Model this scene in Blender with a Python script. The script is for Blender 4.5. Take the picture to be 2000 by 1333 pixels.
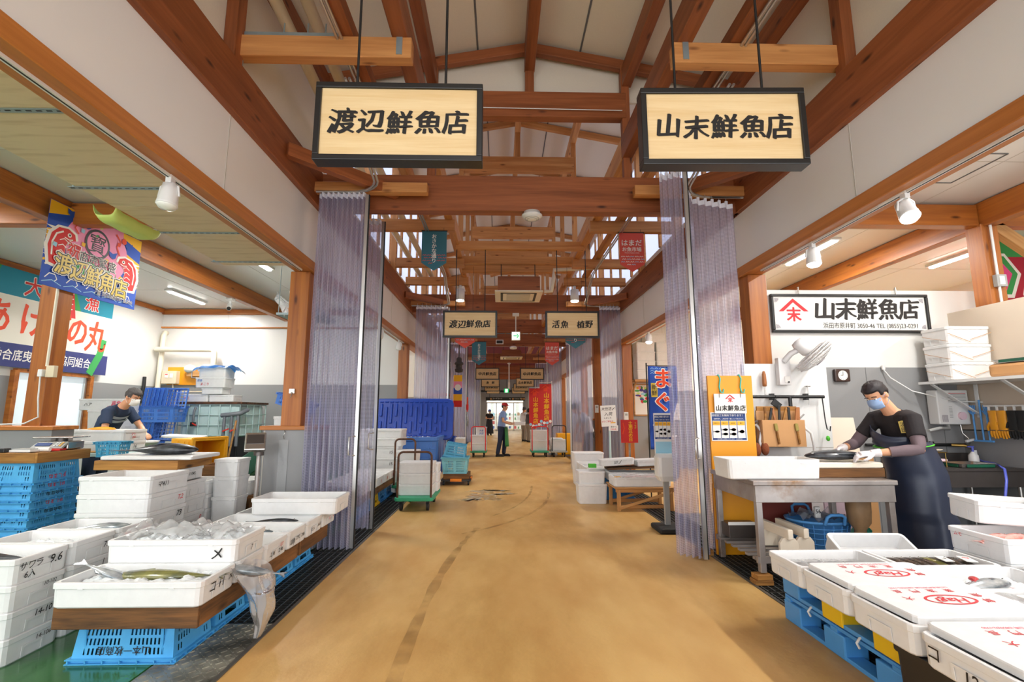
import bpy, bmesh, math, random
from math import sin, cos, pi, radians, hypot, atan2
from mathutils import Vector, Matrix, Euler, noise
SC = bpy.context.scene
for o in list(bpy.data.objects):
 bpy.data.objects.remove(o)
COL = SC.collection
# ------------------------------------------------------------------ camera
cam = bpy.data.objects.new('camera', bpy.data.cameras.new('camera'))
COL.objects.link(cam)
cam.data.sensor_width = 36.0
cam.data.lens = 36.0 * 944.0 / 2000.0
cam.data.clip_start = 0.05
cam.data.clip_end = 300
cam.location = (0, 0, 1.40)
cam.rotation_euler = (radians(90 + 8.406), 0, radians(-1.3207))
SC.camera = cam
# ------------------------------------------------------------------ view, world, big lights
SC.view_settings.view_transform = 'Standard'
SC.view_settings.look = 'None'
SC.view_settings.gamma = 1
SC.view_settings.use_curve_mapping = False
SC.view_settings.exposure = 0.56
SC.cycles.max_bounces = 10
SC.cycles.diffuse_bounces = 5
SC.cycles.glossy_bounces = 4
SC.cycles.transmission_bounces = 6
SC.cycles.transparent_max_bounces = 24
SC.cycles.sample_clamp_indirect = 6
SC.cycles.caustics_reflective = False
SC.cycles.caustics_refractive = False
W = bpy.data.worlds.new('sky'); SC.world = W
W.use_nodes = True
bg = W.node_tree.nodes['Background']
bg.inputs[0].default_value = (0.93, 0.96, 1.0, 1)
bg.inputs[1].default_value = 2.5
def lamp(name, kind, loc, energy, color=(1, 1, 1), size=0.1, size_y=None, target=None, angle=None, blend=0.4, parent=None):
 L = bpy.data.lights.new(name, kind)
 L.energy = energy; L.color = color
 if kind == 'AREA':
  L.size = size
  if size_y: L.shape = 'RECTANGLE'; L.size_y = size_y
 elif kind == 'SPOT':
  L.spot_size = angle or radians(60); L.spot_blend = blend; L.shadow_soft_size = size
 else:
  L.shadow_soft_size = size
 o = bpy.data.objects.new(name, L); COL.objects.link(o); o.location = loc
 if target is not None:
  o.rotation_euler = (Vector(target) - Vector(loc)).to_track_quat('-Z', 'Y').to_euler()
 if parent:
  o.parent = parent; o.matrix_parent_inverse = Matrix.Translation(parent.location).inverted()
 return o
P_ = lamp('entrance_daylight', 'AREA', (0.35, -3.9, 2.9), 1, size=12.0, size_y=5.8, target=(0.35, 5, 2.9))
P_.data.cycles.is_portal = True
XL, XR, XC = -2.2, 2.9, 0.35        # faces of the two rows of stalls, middle of the aisle
Y1, MOD = 5.6, 6.0                  # first cross frame, frame spacing
YEND = 38.0
ILX, IRX = -0.86, 1.56              # inner long beams
XLI, XRI = -5.16, 5.74              # inner post lines inside the stalls
XLW, XRW = -8.15, 9.0
YS = -4.0
ZB, ZT = 3.80, 4.25                 # main beam bottom / top
TUBES = [(-6.75, 10.3, 'y', 55), (-6.75, 5.0, 'y', 55), (-6.75, 0.5, 'y', 45), (-4.0, 7.6, 'y', 55), (-4.1, 1.0, 'y', 45),
         (4.78, 7.1, 'y', 50), (4.72, 7.2, 'y', 0), (7.3, 7.2, 'y', 55), (4.4, 3.4, 'y', 45), (7.2, 2.5, 'y', 45), (4.4, 0.3, 'y', 45), (6.0, 10.3, 'y', 45)]
# ------------------------------------------------------------------ materials
MATS = {}
def _new(name):
 m = bpy.data.materials.new(name); m.use_nodes = True
 nt = m.node_tree; b = nt.nodes['Principled BSDF']
 MATS[name] = m
 return m, nt, b
def srgb(h):
 if isinstance(h, str):
  h = h.lstrip('#'); c = [int(h[i:i+2], 16) / 255 for i in (0, 2, 4)]
 else: c = [x / 255 for x in h]
 return tuple(x / 12.92 if x <= 0.04045 else ((x + 0.055) / 1.055) ** 2.4 for x in c) + (1,)
def plain(name, col, rough=0.5, metal=0.0, spec=0.5, var=0.0, scale=6.0, bump=0.0, coat=0.0, emit=0.0, alpha=1.0, trans=0.0, sss=0.0):
 m, nt, b = _new(name)
 c = srgb(col)
 b.inputs['Base Color'].default_value = c
 b.inputs['Roughness'].default_value = rough
 b.inputs['Metallic'].default_value = metal
 b.inputs['Specular IOR Level'].default_value = spec
 if coat: b.inputs['Coat Weight'].default_value = coat
 if alpha < 1: b.inputs['Alpha'].default_value = alpha
 if trans: b.inputs['Transmission Weight'].default_value = trans
 if emit:
  b.inputs['Emission Color'].default_value = c; b.inputs['Emission Strength'].default_value = emit
 if var or bump:
  N = nt.nodes; Lk = nt.links
  tc = N.new('ShaderNodeTexCoord'); nz = N.new('ShaderNodeTexNoise')
  nz.inputs['Scale'].default_value = scale; nz.inputs['Detail'].default_value = 4
  Lk.new(tc.outputs['Object'], nz.inputs['Vector'])
  if var:
   mx = N.new('ShaderNodeMix'); mx.data_type = 'RGBA'
   mx.inputs[6].default_value = tuple(x * (1 - var) for x in c[:3]) + (1,)
   mx.inputs[7].default_value = tuple(min(1, x * (1 + var)) for x in c[:3]) + (1,)
   Lk.new(nz.outputs['Fac'], mx.inputs[0]); Lk.new(mx.outputs[2], b.inputs['Base Color'])
  if bump:
   bp = N.new('ShaderNodeBump'); bp.inputs['Strength'].default_value = bump; bp.inputs['Distance'].default_value = 0.01
   Lk.new(nz.outputs['Fac'], bp.inputs['Height']); Lk.new(bp.outputs[0], b.inputs['Normal'])
 return m
def wood(name, c1, c2, knot=None, rough=0.5, along=0.5, across=9.0, rnd=0.25, spec=0.4):
 """grain runs along the local X axis"""
 m, nt, b = _new(name); N = nt.nodes; Lk = nt.links
 tc = N.new('ShaderNodeTexCoord'); mp = N.new('ShaderNodeMapping'); oi = N.new('ShaderNodeObjectInfo')
 mp.inputs['Scale'].default_value = (along, across, across)
 va = N.new('ShaderNodeVectorMath'); va.operation = 'ADD'
 sc = N.new('ShaderNodeVectorMath'); sc.operation = 'SCALE'; sc.inputs[0].default_value = (7, 13, 5)
 Lk.new(oi.outputs['Random'], sc.inputs['Scale']); Lk.new(tc.outputs['Object'], va.inputs[0]); Lk.new(sc.outputs[0], va.inputs[1])
 Lk.new(va.outputs[0], mp.inputs['Vector'])
 n1 = N.new('ShaderNodeTexNoise'); n1.inputs['Scale'].default_value = 1.0; n1.inputs['Detail'].default_value = 6; n1.inputs['Distortion'].default_value = 0.6
 Lk.new(mp.outputs[0], n1.inputs['Vector'])
 n2 = N.new('ShaderNodeTexNoise'); n2.inputs['Scale'].default_value = 5.0; n2.inputs['Detail'].default_value = 3
 Lk.new(mp.outputs[0], n2.inputs['Vector'])
 ad = N.new('ShaderNodeMath'); ad.operation = 'ADD'
 Lk.new(n1.outputs['Fac'], ad.inputs[0])
 ml = N.new('ShaderNodeMath'); ml.operation = 'MULTIPLY'; ml.inputs[1].default_value = 0.45
 Lk.new(n2.outputs['Fac'], ml.inputs[0]); Lk.new(ml.outputs[0], ad.inputs[1])
 cr = N.new('ShaderNodeValToRGB')
 cr.color_ramp.elements[0].position = 0.48; cr.color_ramp.elements[0].color = srgb(c2)
 cr.color_ramp.elements[1].position = 0.92; cr.color_ramp.elements[1].color = srgb(c1)
 Lk.new(ad.outputs[0], cr.inputs[0])
 out = cr.outputs[0]
 if knot:
  mp2 = N.new('ShaderNodeMapping'); mp2.inputs['Scale'].default_value = (2.2, 7, 7)
  Lk.new(va.outputs[0], mp2.inputs['Vector'])
  vo = N.new('ShaderNodeTexVoronoi'); vo.inputs['Scale'].default_value = 1.0
  Lk.new(mp2.outputs[0], vo.inputs['Vector'])
  r2 = N.new('ShaderNodeValToRGB')
  r2.color_ramp.elements[0].position = 0.05; r2.color_ramp.elements[0].color = (1, 1, 1, 1)
  r2.color_ramp.elements[1].position = 0.17; r2.color_ramp.elements[1].color = (0, 0, 0, 1)
  Lk.new(vo.outputs['Distance'], r2.inputs[0])
  mk = N.new('ShaderNodeMix'); mk.data_type = 'RGBA'; mk.inputs[7].default_value = srgb(knot)
  Lk.new(r2.outputs[0], mk.inputs[0]); Lk.new(out, mk.inputs[6]); out = mk.outputs[2]
 hs = N.new('ShaderNodeHueSaturation')
 mr = N.new('ShaderNodeMapRange'); mr.inputs[3].default_value = 1 - rnd; mr.inputs[4].default_value = 1 + rnd
 Lk.new(oi.outputs['Random'], mr.inputs[0]); Lk.new(mr.outputs[0], hs.inputs['Value']); Lk.new(out, hs.inputs['Color'])
 Lk.new(hs.outputs[0], b.inputs['Base Color'])
 b.inputs['Roughness'].default_value = rough; b.inputs['Specular IOR Level'].default_value = spec
 bp = N.new('ShaderNodeBump'); bp.inputs['Strength'].default_value = 0.15; bp.inputs['Distance'].default_value = 0.004
 Lk.new(n2.outputs['Fac'], bp.inputs['Height']); Lk.new(bp.outputs[0], b.inputs['Normal'])
 return m
def ramp2(name, c1, c2, p1=0.4, p2=0.6, scale=3.0, detail=6, rough=(0.5, 0.5), stretch=(1, 1, 1), metal=0.0, bump=0.0, spec=0.5, dist=0.0, c3=None, scale3=1.0, coat=0.0):
 """two colours mixed by noise (stains, rust, wear)"""
 m, nt, b = _new(name); N = nt.nodes; Lk = nt.links
 tc = N.new('ShaderNodeTexCoord'); mp = N.new('ShaderNodeMapping'); mp.inputs['Scale'].default_value = stretch
 Lk.new(tc.outputs['Object'], mp.inputs[0])
 nz = N.new('ShaderNodeTexNoise'); nz.inputs['Scale'].default_value = scale; nz.inputs['Detail'].default_value = detail; nz.inputs['Distortion'].default_value = dist
 Lk.new(mp.outputs[0], nz.inputs['Vector'])
 cr = N.new('ShaderNodeValToRGB')
 cr.color_ramp.elements[0].position = p1; cr.color_ramp.elements[0].color = srgb(c1)
 cr.color_ramp.elements[1].position = p2; cr.color_ramp.elements[1].color = srgb(c2)
 Lk.new(nz.outputs['Fac'], cr.inputs[0]); out = cr.outputs[0]
 if c3:
  n3 = N.new('ShaderNodeTexNoise'); n3.inputs['Scale'].default_value = scale3; n3.inputs['Detail'].default_value = 8; n3.inputs['Roughness'].default_value = 0.65
  Lk.new(mp.outputs[0], n3.inputs['Vector'])
  r3 = N.new('ShaderNodeValToRGB'); r3.color_ramp.elements[0].position = 0.5; r3.color_ramp.elements[1].position = 0.68
  r3.color_ramp.elements[0].color = (0, 0, 0, 1); r3.color_ramp.elements[1].color = (1, 1, 1, 1)
  Lk.new(n3.outputs['Fac'], r3.inputs[0])
  mk = N.new('ShaderNodeMix'); mk.data_type = 'RGBA'; mk.inputs[7].default_value = srgb(c3)
  Lk.new(r3.outputs[0], mk.inputs[0]); Lk.new(out, mk.inputs[6]); out = mk.outputs[2]
 Lk.new(out, b.inputs['Base Color'])
 b.inputs['Metallic'].default_value = metal; b.inputs['Specular IOR Level'].default_value = spec
 if coat: b.inputs['Coat Weight'].default_value = coat; b.inputs['Coat Roughness'].default_value = 0.12
 if rough[0] != rough[1]:
  mr = N.new('ShaderNodeMapRange'); mr.inputs[1].default_value = p1; mr.inputs[2].default_value = p2
  mr.inputs[3].default_value = rough[0]; mr.inputs[4].default_value = rough[1]
  Lk.new(nz.outputs['Fac'], mr.inputs[0]); Lk.new(mr.outputs[0], b.inputs['Roughness'])
 else: b.inputs['Roughness'].default_value = rough[0]
 if bump:
  nb = N.new('ShaderNodeTexNoise'); nb.inputs['Scale'].default_value = 40; nb.inputs['Detail'].default_value = 3
  Lk.new(tc.outputs['Object'], nb.inputs['Vector'])
  bp = N.new('ShaderNodeBump'); bp.inputs['Strength'].default_value = bump; bp.inputs['Distance'].default_value = 0.01
  Lk.new(nb.outputs['Fac'], bp.inputs['Height']); Lk.new(bp.outputs[0], b.inputs['Normal'])
 return m
def emis(name, col, strength):
 m, nt, b = _new(name)
 b.inputs['Base Color'].default_value = srgb(col)
 b.inputs['Emission Color'].default_value = srgb(col); b.inputs['Emission Strength'].default_value = strength
 return m
def clear(name, tint, white=0.12, gloss=0.25, rough=0.1, grid=False, scatter='#cfcbe6'):
 """thin clear plastic: transparent tint + a little milky scatter + gloss"""
 m, nt, b = _new(name); N = nt.nodes; Lk = nt.links
 out = nt.nodes['Material Output']
 tr = N.new('ShaderNodeBsdfTransparent'); tr.inputs[0].default_value = srgb(tint)
 df = N.new('ShaderNodeBsdfDiffuse'); df.inputs[0].default_value = srgb(scatter)
 tl = N.new('ShaderNodeBsdfTranslucent'); tl.inputs[0].default_value = srgb(scatter)
 dm = N.new('ShaderNodeMixShader'); dm.inputs[0].default_value = 0.5
 Lk.new(df.outputs[0], dm.inputs[1]); Lk.new(tl.outputs[0], dm.inputs[2])
 gl = N.new('ShaderNodeBsdfGlossy'); gl.inputs['Roughness'].default_value = rough
 m1 = N.new('ShaderNodeMixShader'); m1.inputs[0].default_value = white
 Lk.new(tr.outputs[0], m1.inputs[1]); Lk.new(dm.outputs[0], m1.inputs[2])
 fr = N.new('ShaderNodeFresnel'); fr.inputs[0].default_value = 1.45
 mu = N.new('ShaderNodeMath'); mu.operation = 'MULTIPLY'; mu.inputs[1].default_value = gloss * 4
 mu.use_clamp = True
 Lk.new(fr.outputs[0], mu.inputs[0])
 m2 = N.new('ShaderNodeMixShader')
 Lk.new(mu.outputs[0], m2.inputs[0]); Lk.new(m1.outputs[0], m2.inputs[1]); Lk.new(gl.outputs[0], m2.inputs[2])
 Lk.new(m2.outputs[0], out.inputs['Surface'])
 tc = N.new('ShaderNodeTexCoord')
 if grid:
  uv = tc.outputs['UV']
  br = N.new('ShaderNodeTexBrick'); br.offset = 0; br.squash = 1
  br.inputs['Color1'].default_value = (0, 0, 0, 1); br.inputs['Color2'].default_value = (0, 0, 0, 1); br.inputs['Mortar'].default_value = (1, 1, 1, 1)
  br.inputs['Scale'].default_value = 1.0; br.inputs['Mortar Size'].default_value = 0.0035; br.inputs['Mortar Smooth'].default_value = 0.3
  br.inputs['Brick Width'].default_value = 0.016; br.inputs['Row Height'].default_value = 0.016
  Lk.new(uv, br.inputs['Vector'])
  mr = N.new('ShaderNodeMapRange'); mr.inputs[3].default_value = white; mr.inputs[4].default_value = min(1, white + 0.3)
  Lk.new(br.outputs['Color'], mr.inputs[0]); Lk.new(mr.outputs[0], m1.inputs[0])
  wv = N.new('ShaderNodeTexNoise'); wv.inputs['Scale'].default_value = 9; wv.inputs['Detail'].default_value = 2
  Lk.new(uv, wv.inputs['Vector'])
  ad = N.new('ShaderNodeMath'); ad.operation = 'ADD'
  Lk.new(wv.outputs['Fac'], ad.inputs[0]); Lk.new(br.outputs['Fac'], ad.inputs[1])
  bp = N.new('ShaderNodeBump'); bp.inputs['Strength'].default_value = 0.5; bp.inputs['Distance'].default_value = 0.004
  Lk.new(ad.outputs[0], bp.inputs['Height'])
 else:
  wv = N.new('ShaderNodeTexNoise'); wv.inputs['Scale'].default_value = 22; wv.inputs['Detail'].default_value = 3
  Lk.new(tc.outputs['Object'], wv.inputs['Vector'])
  bp = N.new('ShaderNodeBump'); bp.inputs['Strength'].default_value = 0.25 if 'pvc' in name else 0.6; bp.inputs['Distance'].default_value = 0.01
  Lk.new(wv.outputs['Fac'], bp.inputs['Height'])
 Lk.new(bp.outputs[0], gl.inputs['Normal']); Lk.new(bp.outputs[0], df.inputs['Normal'])
 return m
wood('beam_wood', '#a05c34', '#77401f', knot='#43200f', rough=0.5, rnd=0.10)
wood('pine_wood', '#cf9459', '#ab6c38', knot='#74401f', rough=0.5, rnd=0.12)
wood('lintel_wood', '#cb8240', '#a5622a', rough=0.36, along=0.3, rnd=0.05)
wood('post_wood', '#b8702f', '#8d4d22', knot='#552a12', rough=0.38, along=0.4, rnd=0.06)
wood('crate_wood', '#86592f', '#45301d', knot='#2c1d12', rough=0.75, rnd=0.2, across=16, along=1.3)
wood('plank_wood', '#b5803f', '#74491f', knot='#4a2f18', rough=0.7, rnd=0.15, across=14, along=1.0)
wood('light_wood', '#c99a62', '#a8743f', rough=0.6, rnd=0.12)
wood('sign_wood', '#e8cd9d', '#dbb983', rough=0.5, along=1.2, across=22, rnd=0.02)
ramp2('plywood', '#e8d0ae', '#c9aa82', 0.5, 0.85, scale=2.0, stretch=(1.0, 8.0, 1), rough=(0.7, 0.7))
plain('white_wall', '#e2e0db', rough=0.28, var=0.015, scale=90, bump=0.06)
plain('panel_white', '#f1efeb', rough=0.3, spec=0.4, bump=0.05, scale=140)
plain('ceiling_white', '#eeeeea', rough=0.24, var=0.01, scale=2)
plain('roof_beige', '#e8dfcd', rough=0.75, var=0.04, scale=60, bump=0.1)
plain('grey_wall', '#8f8f8f', rough=0.35, var=0.02, scale=80, bump=0.04)
plain('joint_grey', '#bdb8ae', rough=0.6)
plain('joint_dark', '#6c6c6c', rough=0.6)
plain('beige_panel', '#cbbba8', rough=0.45, var=0.02)
ramp2('sand_floor', '#d7b06e', '#c6995a', 0.35, 0.7, scale=3.2, detail=10, rough=(0.36, 0.5), bump=0.12, c3='#b4894a', scale3=0.9, spec=0.4, stretch=(1, .42, 1))
ramp2('green_floor', '#3f7a3c', '#285a2b', 0.35, 0.65, scale=1.6, rough=(0.06, 0.25), bump=0.05, coat=0.4)
ramp2('grey_floor', '#6e6a62', '#4d4a45', 0.35, 0.65, scale=2.0, rough=(0.2, 0.45), bump=0.08)
plain('grate_black', '#3b3c3a', rough=0.45, metal=0.6, var=0.2, scale=30)
plain('drain_dark', '#141615', rough=0.25)
ramp2('checker_steel', '#a19d8e', '#55534b', 0.4, 0.62, scale=4.5, metal=0.35, rough=(0.22, 0.4))
plain('kerb_steel', '#77756f', rough=0.4, metal=0.7)
ramp2('styrofoam', '#e6e6e5', '#e1e1e0', 0.35, 0.7, scale=18, rough=(0.5, 0.6), bump=0.05, spec=0.3)
ramp2('styrofoam_worn', '#e2e1dc', '#d2d0c8', 0.4, 0.75, scale=5, rough=(0.6, 0.6), bump=0.05, spec=0.3)
clear('pvc_curtain', '#f3f2fd', white=0.36, gloss=0.26, rough=0.18, grid=True, scatter='#dedefb')
clear('pvc_plain', '#f2f3fe', white=0.36, gloss=0.34, rough=0.1, scatter='#dcdffd')
clear('poly_wrap', '#fefefe', white=0.36, gloss=0.16, rough=0.12, scatter='#ffffff')
clear('clear_bag', '#fcfdfd', white=0.4, gloss=0.16, rough=0.12, scatter='#f4f4f4')
clear('blue_net', '#8fc0f0', white=0.5, gloss=0.2, rough=0.3, scatter='#3f8fe0')
clear('window_glass', '#e8f0f4', white=0.1, gloss=0.3, rough=0.05, scatter='#dfe8f0')
plain('hem_white', '#e4e3ec', rough=0.4)
plain('aluminium', '#c9c8c4', rough=0.3, metal=0.85)
plain('galvanised', '#9fb0b4', rough=0.42, metal=0.6, var=0.15, scale=14)
plain('iron_black', '#1d1c1c', rough=0.45)
plain('rod_black', '#161514', rough=0.5)
plain('frame_black', '#1b1a19', rough=0.32)
plain('ink', '#17130f', rough=0.6)
plain('ink_soft', '#2a2624', rough=0.7)
plain('ink_red', '#d0202c', rough=0.6)
plain('ink_pink', '#e0406a', rough=0.6)
plain('ink_blue', '#2a62b8', rough=0.6)
plain('white_plastic', '#e4e4e2', rough=0.3)
plain('cream_pipe', '#e6ddc8', rough=0.35)
plain('beige_pipe', '#dccdb0', rough=0.5, bump=0.2, scale=20)
plain('grey_pipe', '#6d7279', rough=0.4)
plain('black_plastic', '#1c1c1d', rough=0.4)
plain('rubber_black', '#161616', rough=0.7)
plain('grey_plastic', '#a3a3a0', rough=0.4)
emis('tube_light', '#fffdf6', 7.0)
emis('lamp_glow', '#fff6ea', 12.0)
emis('pink_glow', '#ffe9ea', 12.0)
emis('sky_window', '#cfdcf8', 0.7)
emis('shop_glow', '#f4f8f0', 0.9)
emis('dim_window', '#cfdbe0', 0.4)
emis('exit_white', '#f2fff6', .7)
emis('exit_green', '#1fae63', 0.8)
ramp2('crate_blue', '#56b0e4', '#3f97d2', 0.3, 0.75, scale=5, rough=(0.4, 0.5))
ramp2('crate_blue_deep', '#3f8fd0', '#2f78bb', 0.3, 0.75, scale=5, rough=(0.4, 0.5))
plain('crate_royal', '#4d82d8', rough=0.4, var=0.08)
plain('crate_navy', '#27458f', rough=0.4, var=0.1)
plain('tank_blue', '#1440a4', rough=0.3, var=0.08)
plain('tank_blue_side', '#4674bd', rough=0.42, var=0.1)
plain('crate_teal', '#4fa3c6', rough=0.4, var=0.1)
plain('crate_aqua', '#7fc3cf', rough=0.4, var=0.08)
plain('pallet_blue', '#4d98d8', rough=0.42, var=0.08, scale=9)
plain('pallet_yellow', '#ecc21c', rough=0.45, var=0.05)
plain('crate_yellow', '#f0a818', rough=0.35, var=0.05)
plain('crate_orange', '#e8830f', rough=0.4, var=0.05)
plain('green_plastic', '#15543d', rough=0.4, var=0.1)
plain('trolley_green', '#2f9c72', rough=0.5, var=0.15, scale=20)
ramp2('stainless', '#b3aca8', '#8f8680', 0.4, 0.7, scale=3.0, metal=0.55, rough=(0.3, 0.45), c3='#85633f', scale3=2.2)
plain('steel', '#bdbab5', rough=0.25, metal=0.9)
plain('steel_dark', '#5d5754', rough=0.35, metal=0.7, var=0.15)
plain('brass', '#a98a4a', rough=0.35, metal=0.8)
ramp2('rust_brown', '#6a4630', '#3e2c22', 0.4, 0.7, scale=12, metal=0.3, rough=(0.5, 0.7))
ramp2('tank_grey', '#8f948f', '#7b5a3c', 0.52, 0.75, scale=6, rough=(0.5, 0.7))
plain('tank_aqua', '#bcd3d2', rough=0.4, var=0.1)
plain('orange_board', '#eb9c14', rough=0.4, var=0.03)
plain('board_cream', '#f1e4d0', rough=0.4, var=0.03)
plain('paper', '#e9e7e2', rough=0.7)
plain('paper_blue', '#23407c', rough=0.6)
plain('paper_amber', '#efb02c', rough=0.6)
plain('fan_white', '#dedcdb', rough=0.3)
plain('fan_grey', '#9a949c', rough=0.4)
plain('clock_brown', '#3a241d', rough=0.35)
plain('banner_teal', '#2f6f80', rough=0.55)
plain('banner_red', '#d9503f', rough=0.55)
plain('flag_red', '#d22f2a', rough=0.7)
plain('flag_red2', '#d42420', rough=0.7)
plain('flag_orange', '#e8481e', rough=0.7)
plain('flag_blue', '#1f4fb4', rough=0.7)
plain('flag_navy', '#343a73', rough=0.75)
plain('flag_teal', '#15849c', rough=0.75)
plain('flag_green', '#3a9a4e', rough=0.75)
plain('flag_yellow', '#f2b81c', rough=0.7)
plain('flag_gold', '#d8b83a', rough=0.5)
plain('flag_pink', '#ef93b6', rough=0.7)
plain('flag_white', '#f2eee6', rough=0.75)
plain('flag_cream', '#ebe4d6', rough=0.8)
plain('flag_skyblue', '#9fd3e8', rough=0.7)
plain('flag_lime', '#cfe07a', rough=0.6)
plain('flag_purple', '#4a3f8a', rough=0.7)
plain('flag_crimson', '#b01c34', rough=0.7)
plain('flag_magenta', '#e8488a', rough=0.7)
ramp2('fish_dark', '#1b1c20', '#43474d', 0.42, 0.7, scale=14, rough=(0.3, 0.4), coat=0.2)
ramp2('fish_silver', '#c3c7c8', '#6f7a80', 0.4, 0.65, scale=9, stretch=(1, 1, 3), metal=0.3, rough=(0.16, 0.25), coat=0.5)
ramp2('fish_olive', '#8d8a50', '#5d6046', 0.4, 0.65, scale=9, metal=0.2, rough=(0.18, 0.25), coat=0.5)
ramp2('fish_brown', '#4d4136', '#2e2a28', 0.4, 0.65, scale=16, stretch=(3, 1, 1), rough=(0.2, 0.3), coat=0.5)
ramp2('fish_pink', '#e6a99d', '#c9756d', 0.4, 0.65, scale=8, rough=(0.25, 0.3), coat=0.4)
ramp2('fish_red', '#c43a3e', '#8e2228', 0.4, 0.65, scale=8, rough=(0.25, 0.3), coat=0.4)
plain('eye_white', '#e8e8e0', rough=0.1)
def _ice():
 m = plain('ice', '#eef3f5', rough=0.2, spec=0.6, var=0.06, scale=60)
_ice()
def _mark():
 m, nt, b = _new('tyre_mark'); N = nt.nodes; b.inputs['Base Color'].default_value = srgb('#7d5c30'); b.inputs['Roughness'].default_value = .5
 tc = N.new('ShaderNodeTexCoord'); z = N.new('ShaderNodeTexNoise'); z.inputs['Scale'].default_value = 5; z.inputs['Detail'].default_value = 6
 r = N.new('ShaderNodeMapRange'); r.inputs[1].default_value = .35; r.inputs[2].default_value = .8; r.inputs[3].default_value = .03; r.inputs[4].default_value = .42
 nt.links.new(tc.outputs['Object'], z.inputs['Vector']); nt.links.new(z.outputs['Fac'], r.inputs[0]); nt.links.new(r.outputs[0], b.inputs['Alpha'])
_mark()
plain('skin', '#d9a07c', rough=0.5, var=0.03, spec=0.35)
plain('skin_dark', '#c58e6c', rough=0.5, spec=0.35)
plain('lips', '#b86a5c', rough=0.45)
plain('hair_black', '#1d1417', rough=0.5, bump=0.35, scale=220)
plain('hair_grey', '#4a4544', rough=0.6, bump=0.6, scale=120)
plain('mask_blue', '#8fa9cf', rough=0.7, bump=0.1, scale=60)
plain('shirt_black', '#1f191b', rough=0.85, bump=0.15, scale=40)
plain('sleeve_grey', '#716065', rough=0.8, bump=0.15, scale=60)
plain('apron_navy', '#2c3346', rough=0.35, bump=0.2, scale=8)
plain('strap_green', '#52c032', rough=0.5)
plain('gold_print', '#c8ac52', rough=0.4)
plain('glove_white', '#ece4e4', rough=0.75, bump=0.15, scale=80)
plain('glove_yellow', '#eaa01c', rough=0.4)
plain('shirt_navy', '#2b3a54', rough=0.85)
plain('stripe_grey', '#aab2bc', rough=0.85)
plain('shirt_blue', '#7d95c2', rough=0.85)
plain('shirt_white', '#d5d6da', rough=0.85)
plain('cloth_black', '#26262a', rough=0.85)
plain('cloth_navy', '#26304a', rough=0.8)
plain('cloth_pattern', '#4b4a4c', rough=0.85, var=0.6, scale=30)
plain('cloth_taupe', '#8a7d70', rough=0.85)
plain('cap_red', '#c62c2c', rough=0.7)
plain('apron_green', '#2d7a3c', rough=0.5)
plain('hose_blue', '#5560c0', rough=0.35)
plain('reel_blue', '#3a3f9c', rough=0.35)
plain('basket_blue', '#5aa0e2', rough=0.42, var=0.05)
plain('bottle_teal', '#2fa98a', rough=0.3)
plain('bottle_clear', '#d5d8d4', rough=0.2, alpha=0.7)
plain('pink_board', '#e6c8d2', rough=0.5)
plain('sink_pipe', '#9a7a58', rough=0.5, var=0.25, scale=18)
plain('tape_cyan', '#3fb4cf', rough=0.5)
plain('hook_teal', '#44c0b4', rough=0.4)
plain('brush_brown', '#8a4a2a', rough=0.9, bump=0.8, scale=120)
plain('knife_handle', '#a86a3a', rough=0.5)
plain('brush_bristle', '#9a8a4a', rough=0.9)
plain('lantern_dark', '#3c3836', rough=0.6)
plain('red_box', '#d23a2e', rough=0.5)
plain('panel_brown', '#7a2f24', rough=0.6)
plain('sign_dark', '#2b2c2c', rough=0.5)
ramp2('splash_water', '#d8ccb0', '#b8955a', 0.4, 0.55, scale=9, rough=(0.04, 0.2), spec=0.8)
plain('valve_red', '#d8301f', rough=0.4)
plain('foil_tan', '#c08f5c', rough=0.6)
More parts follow.
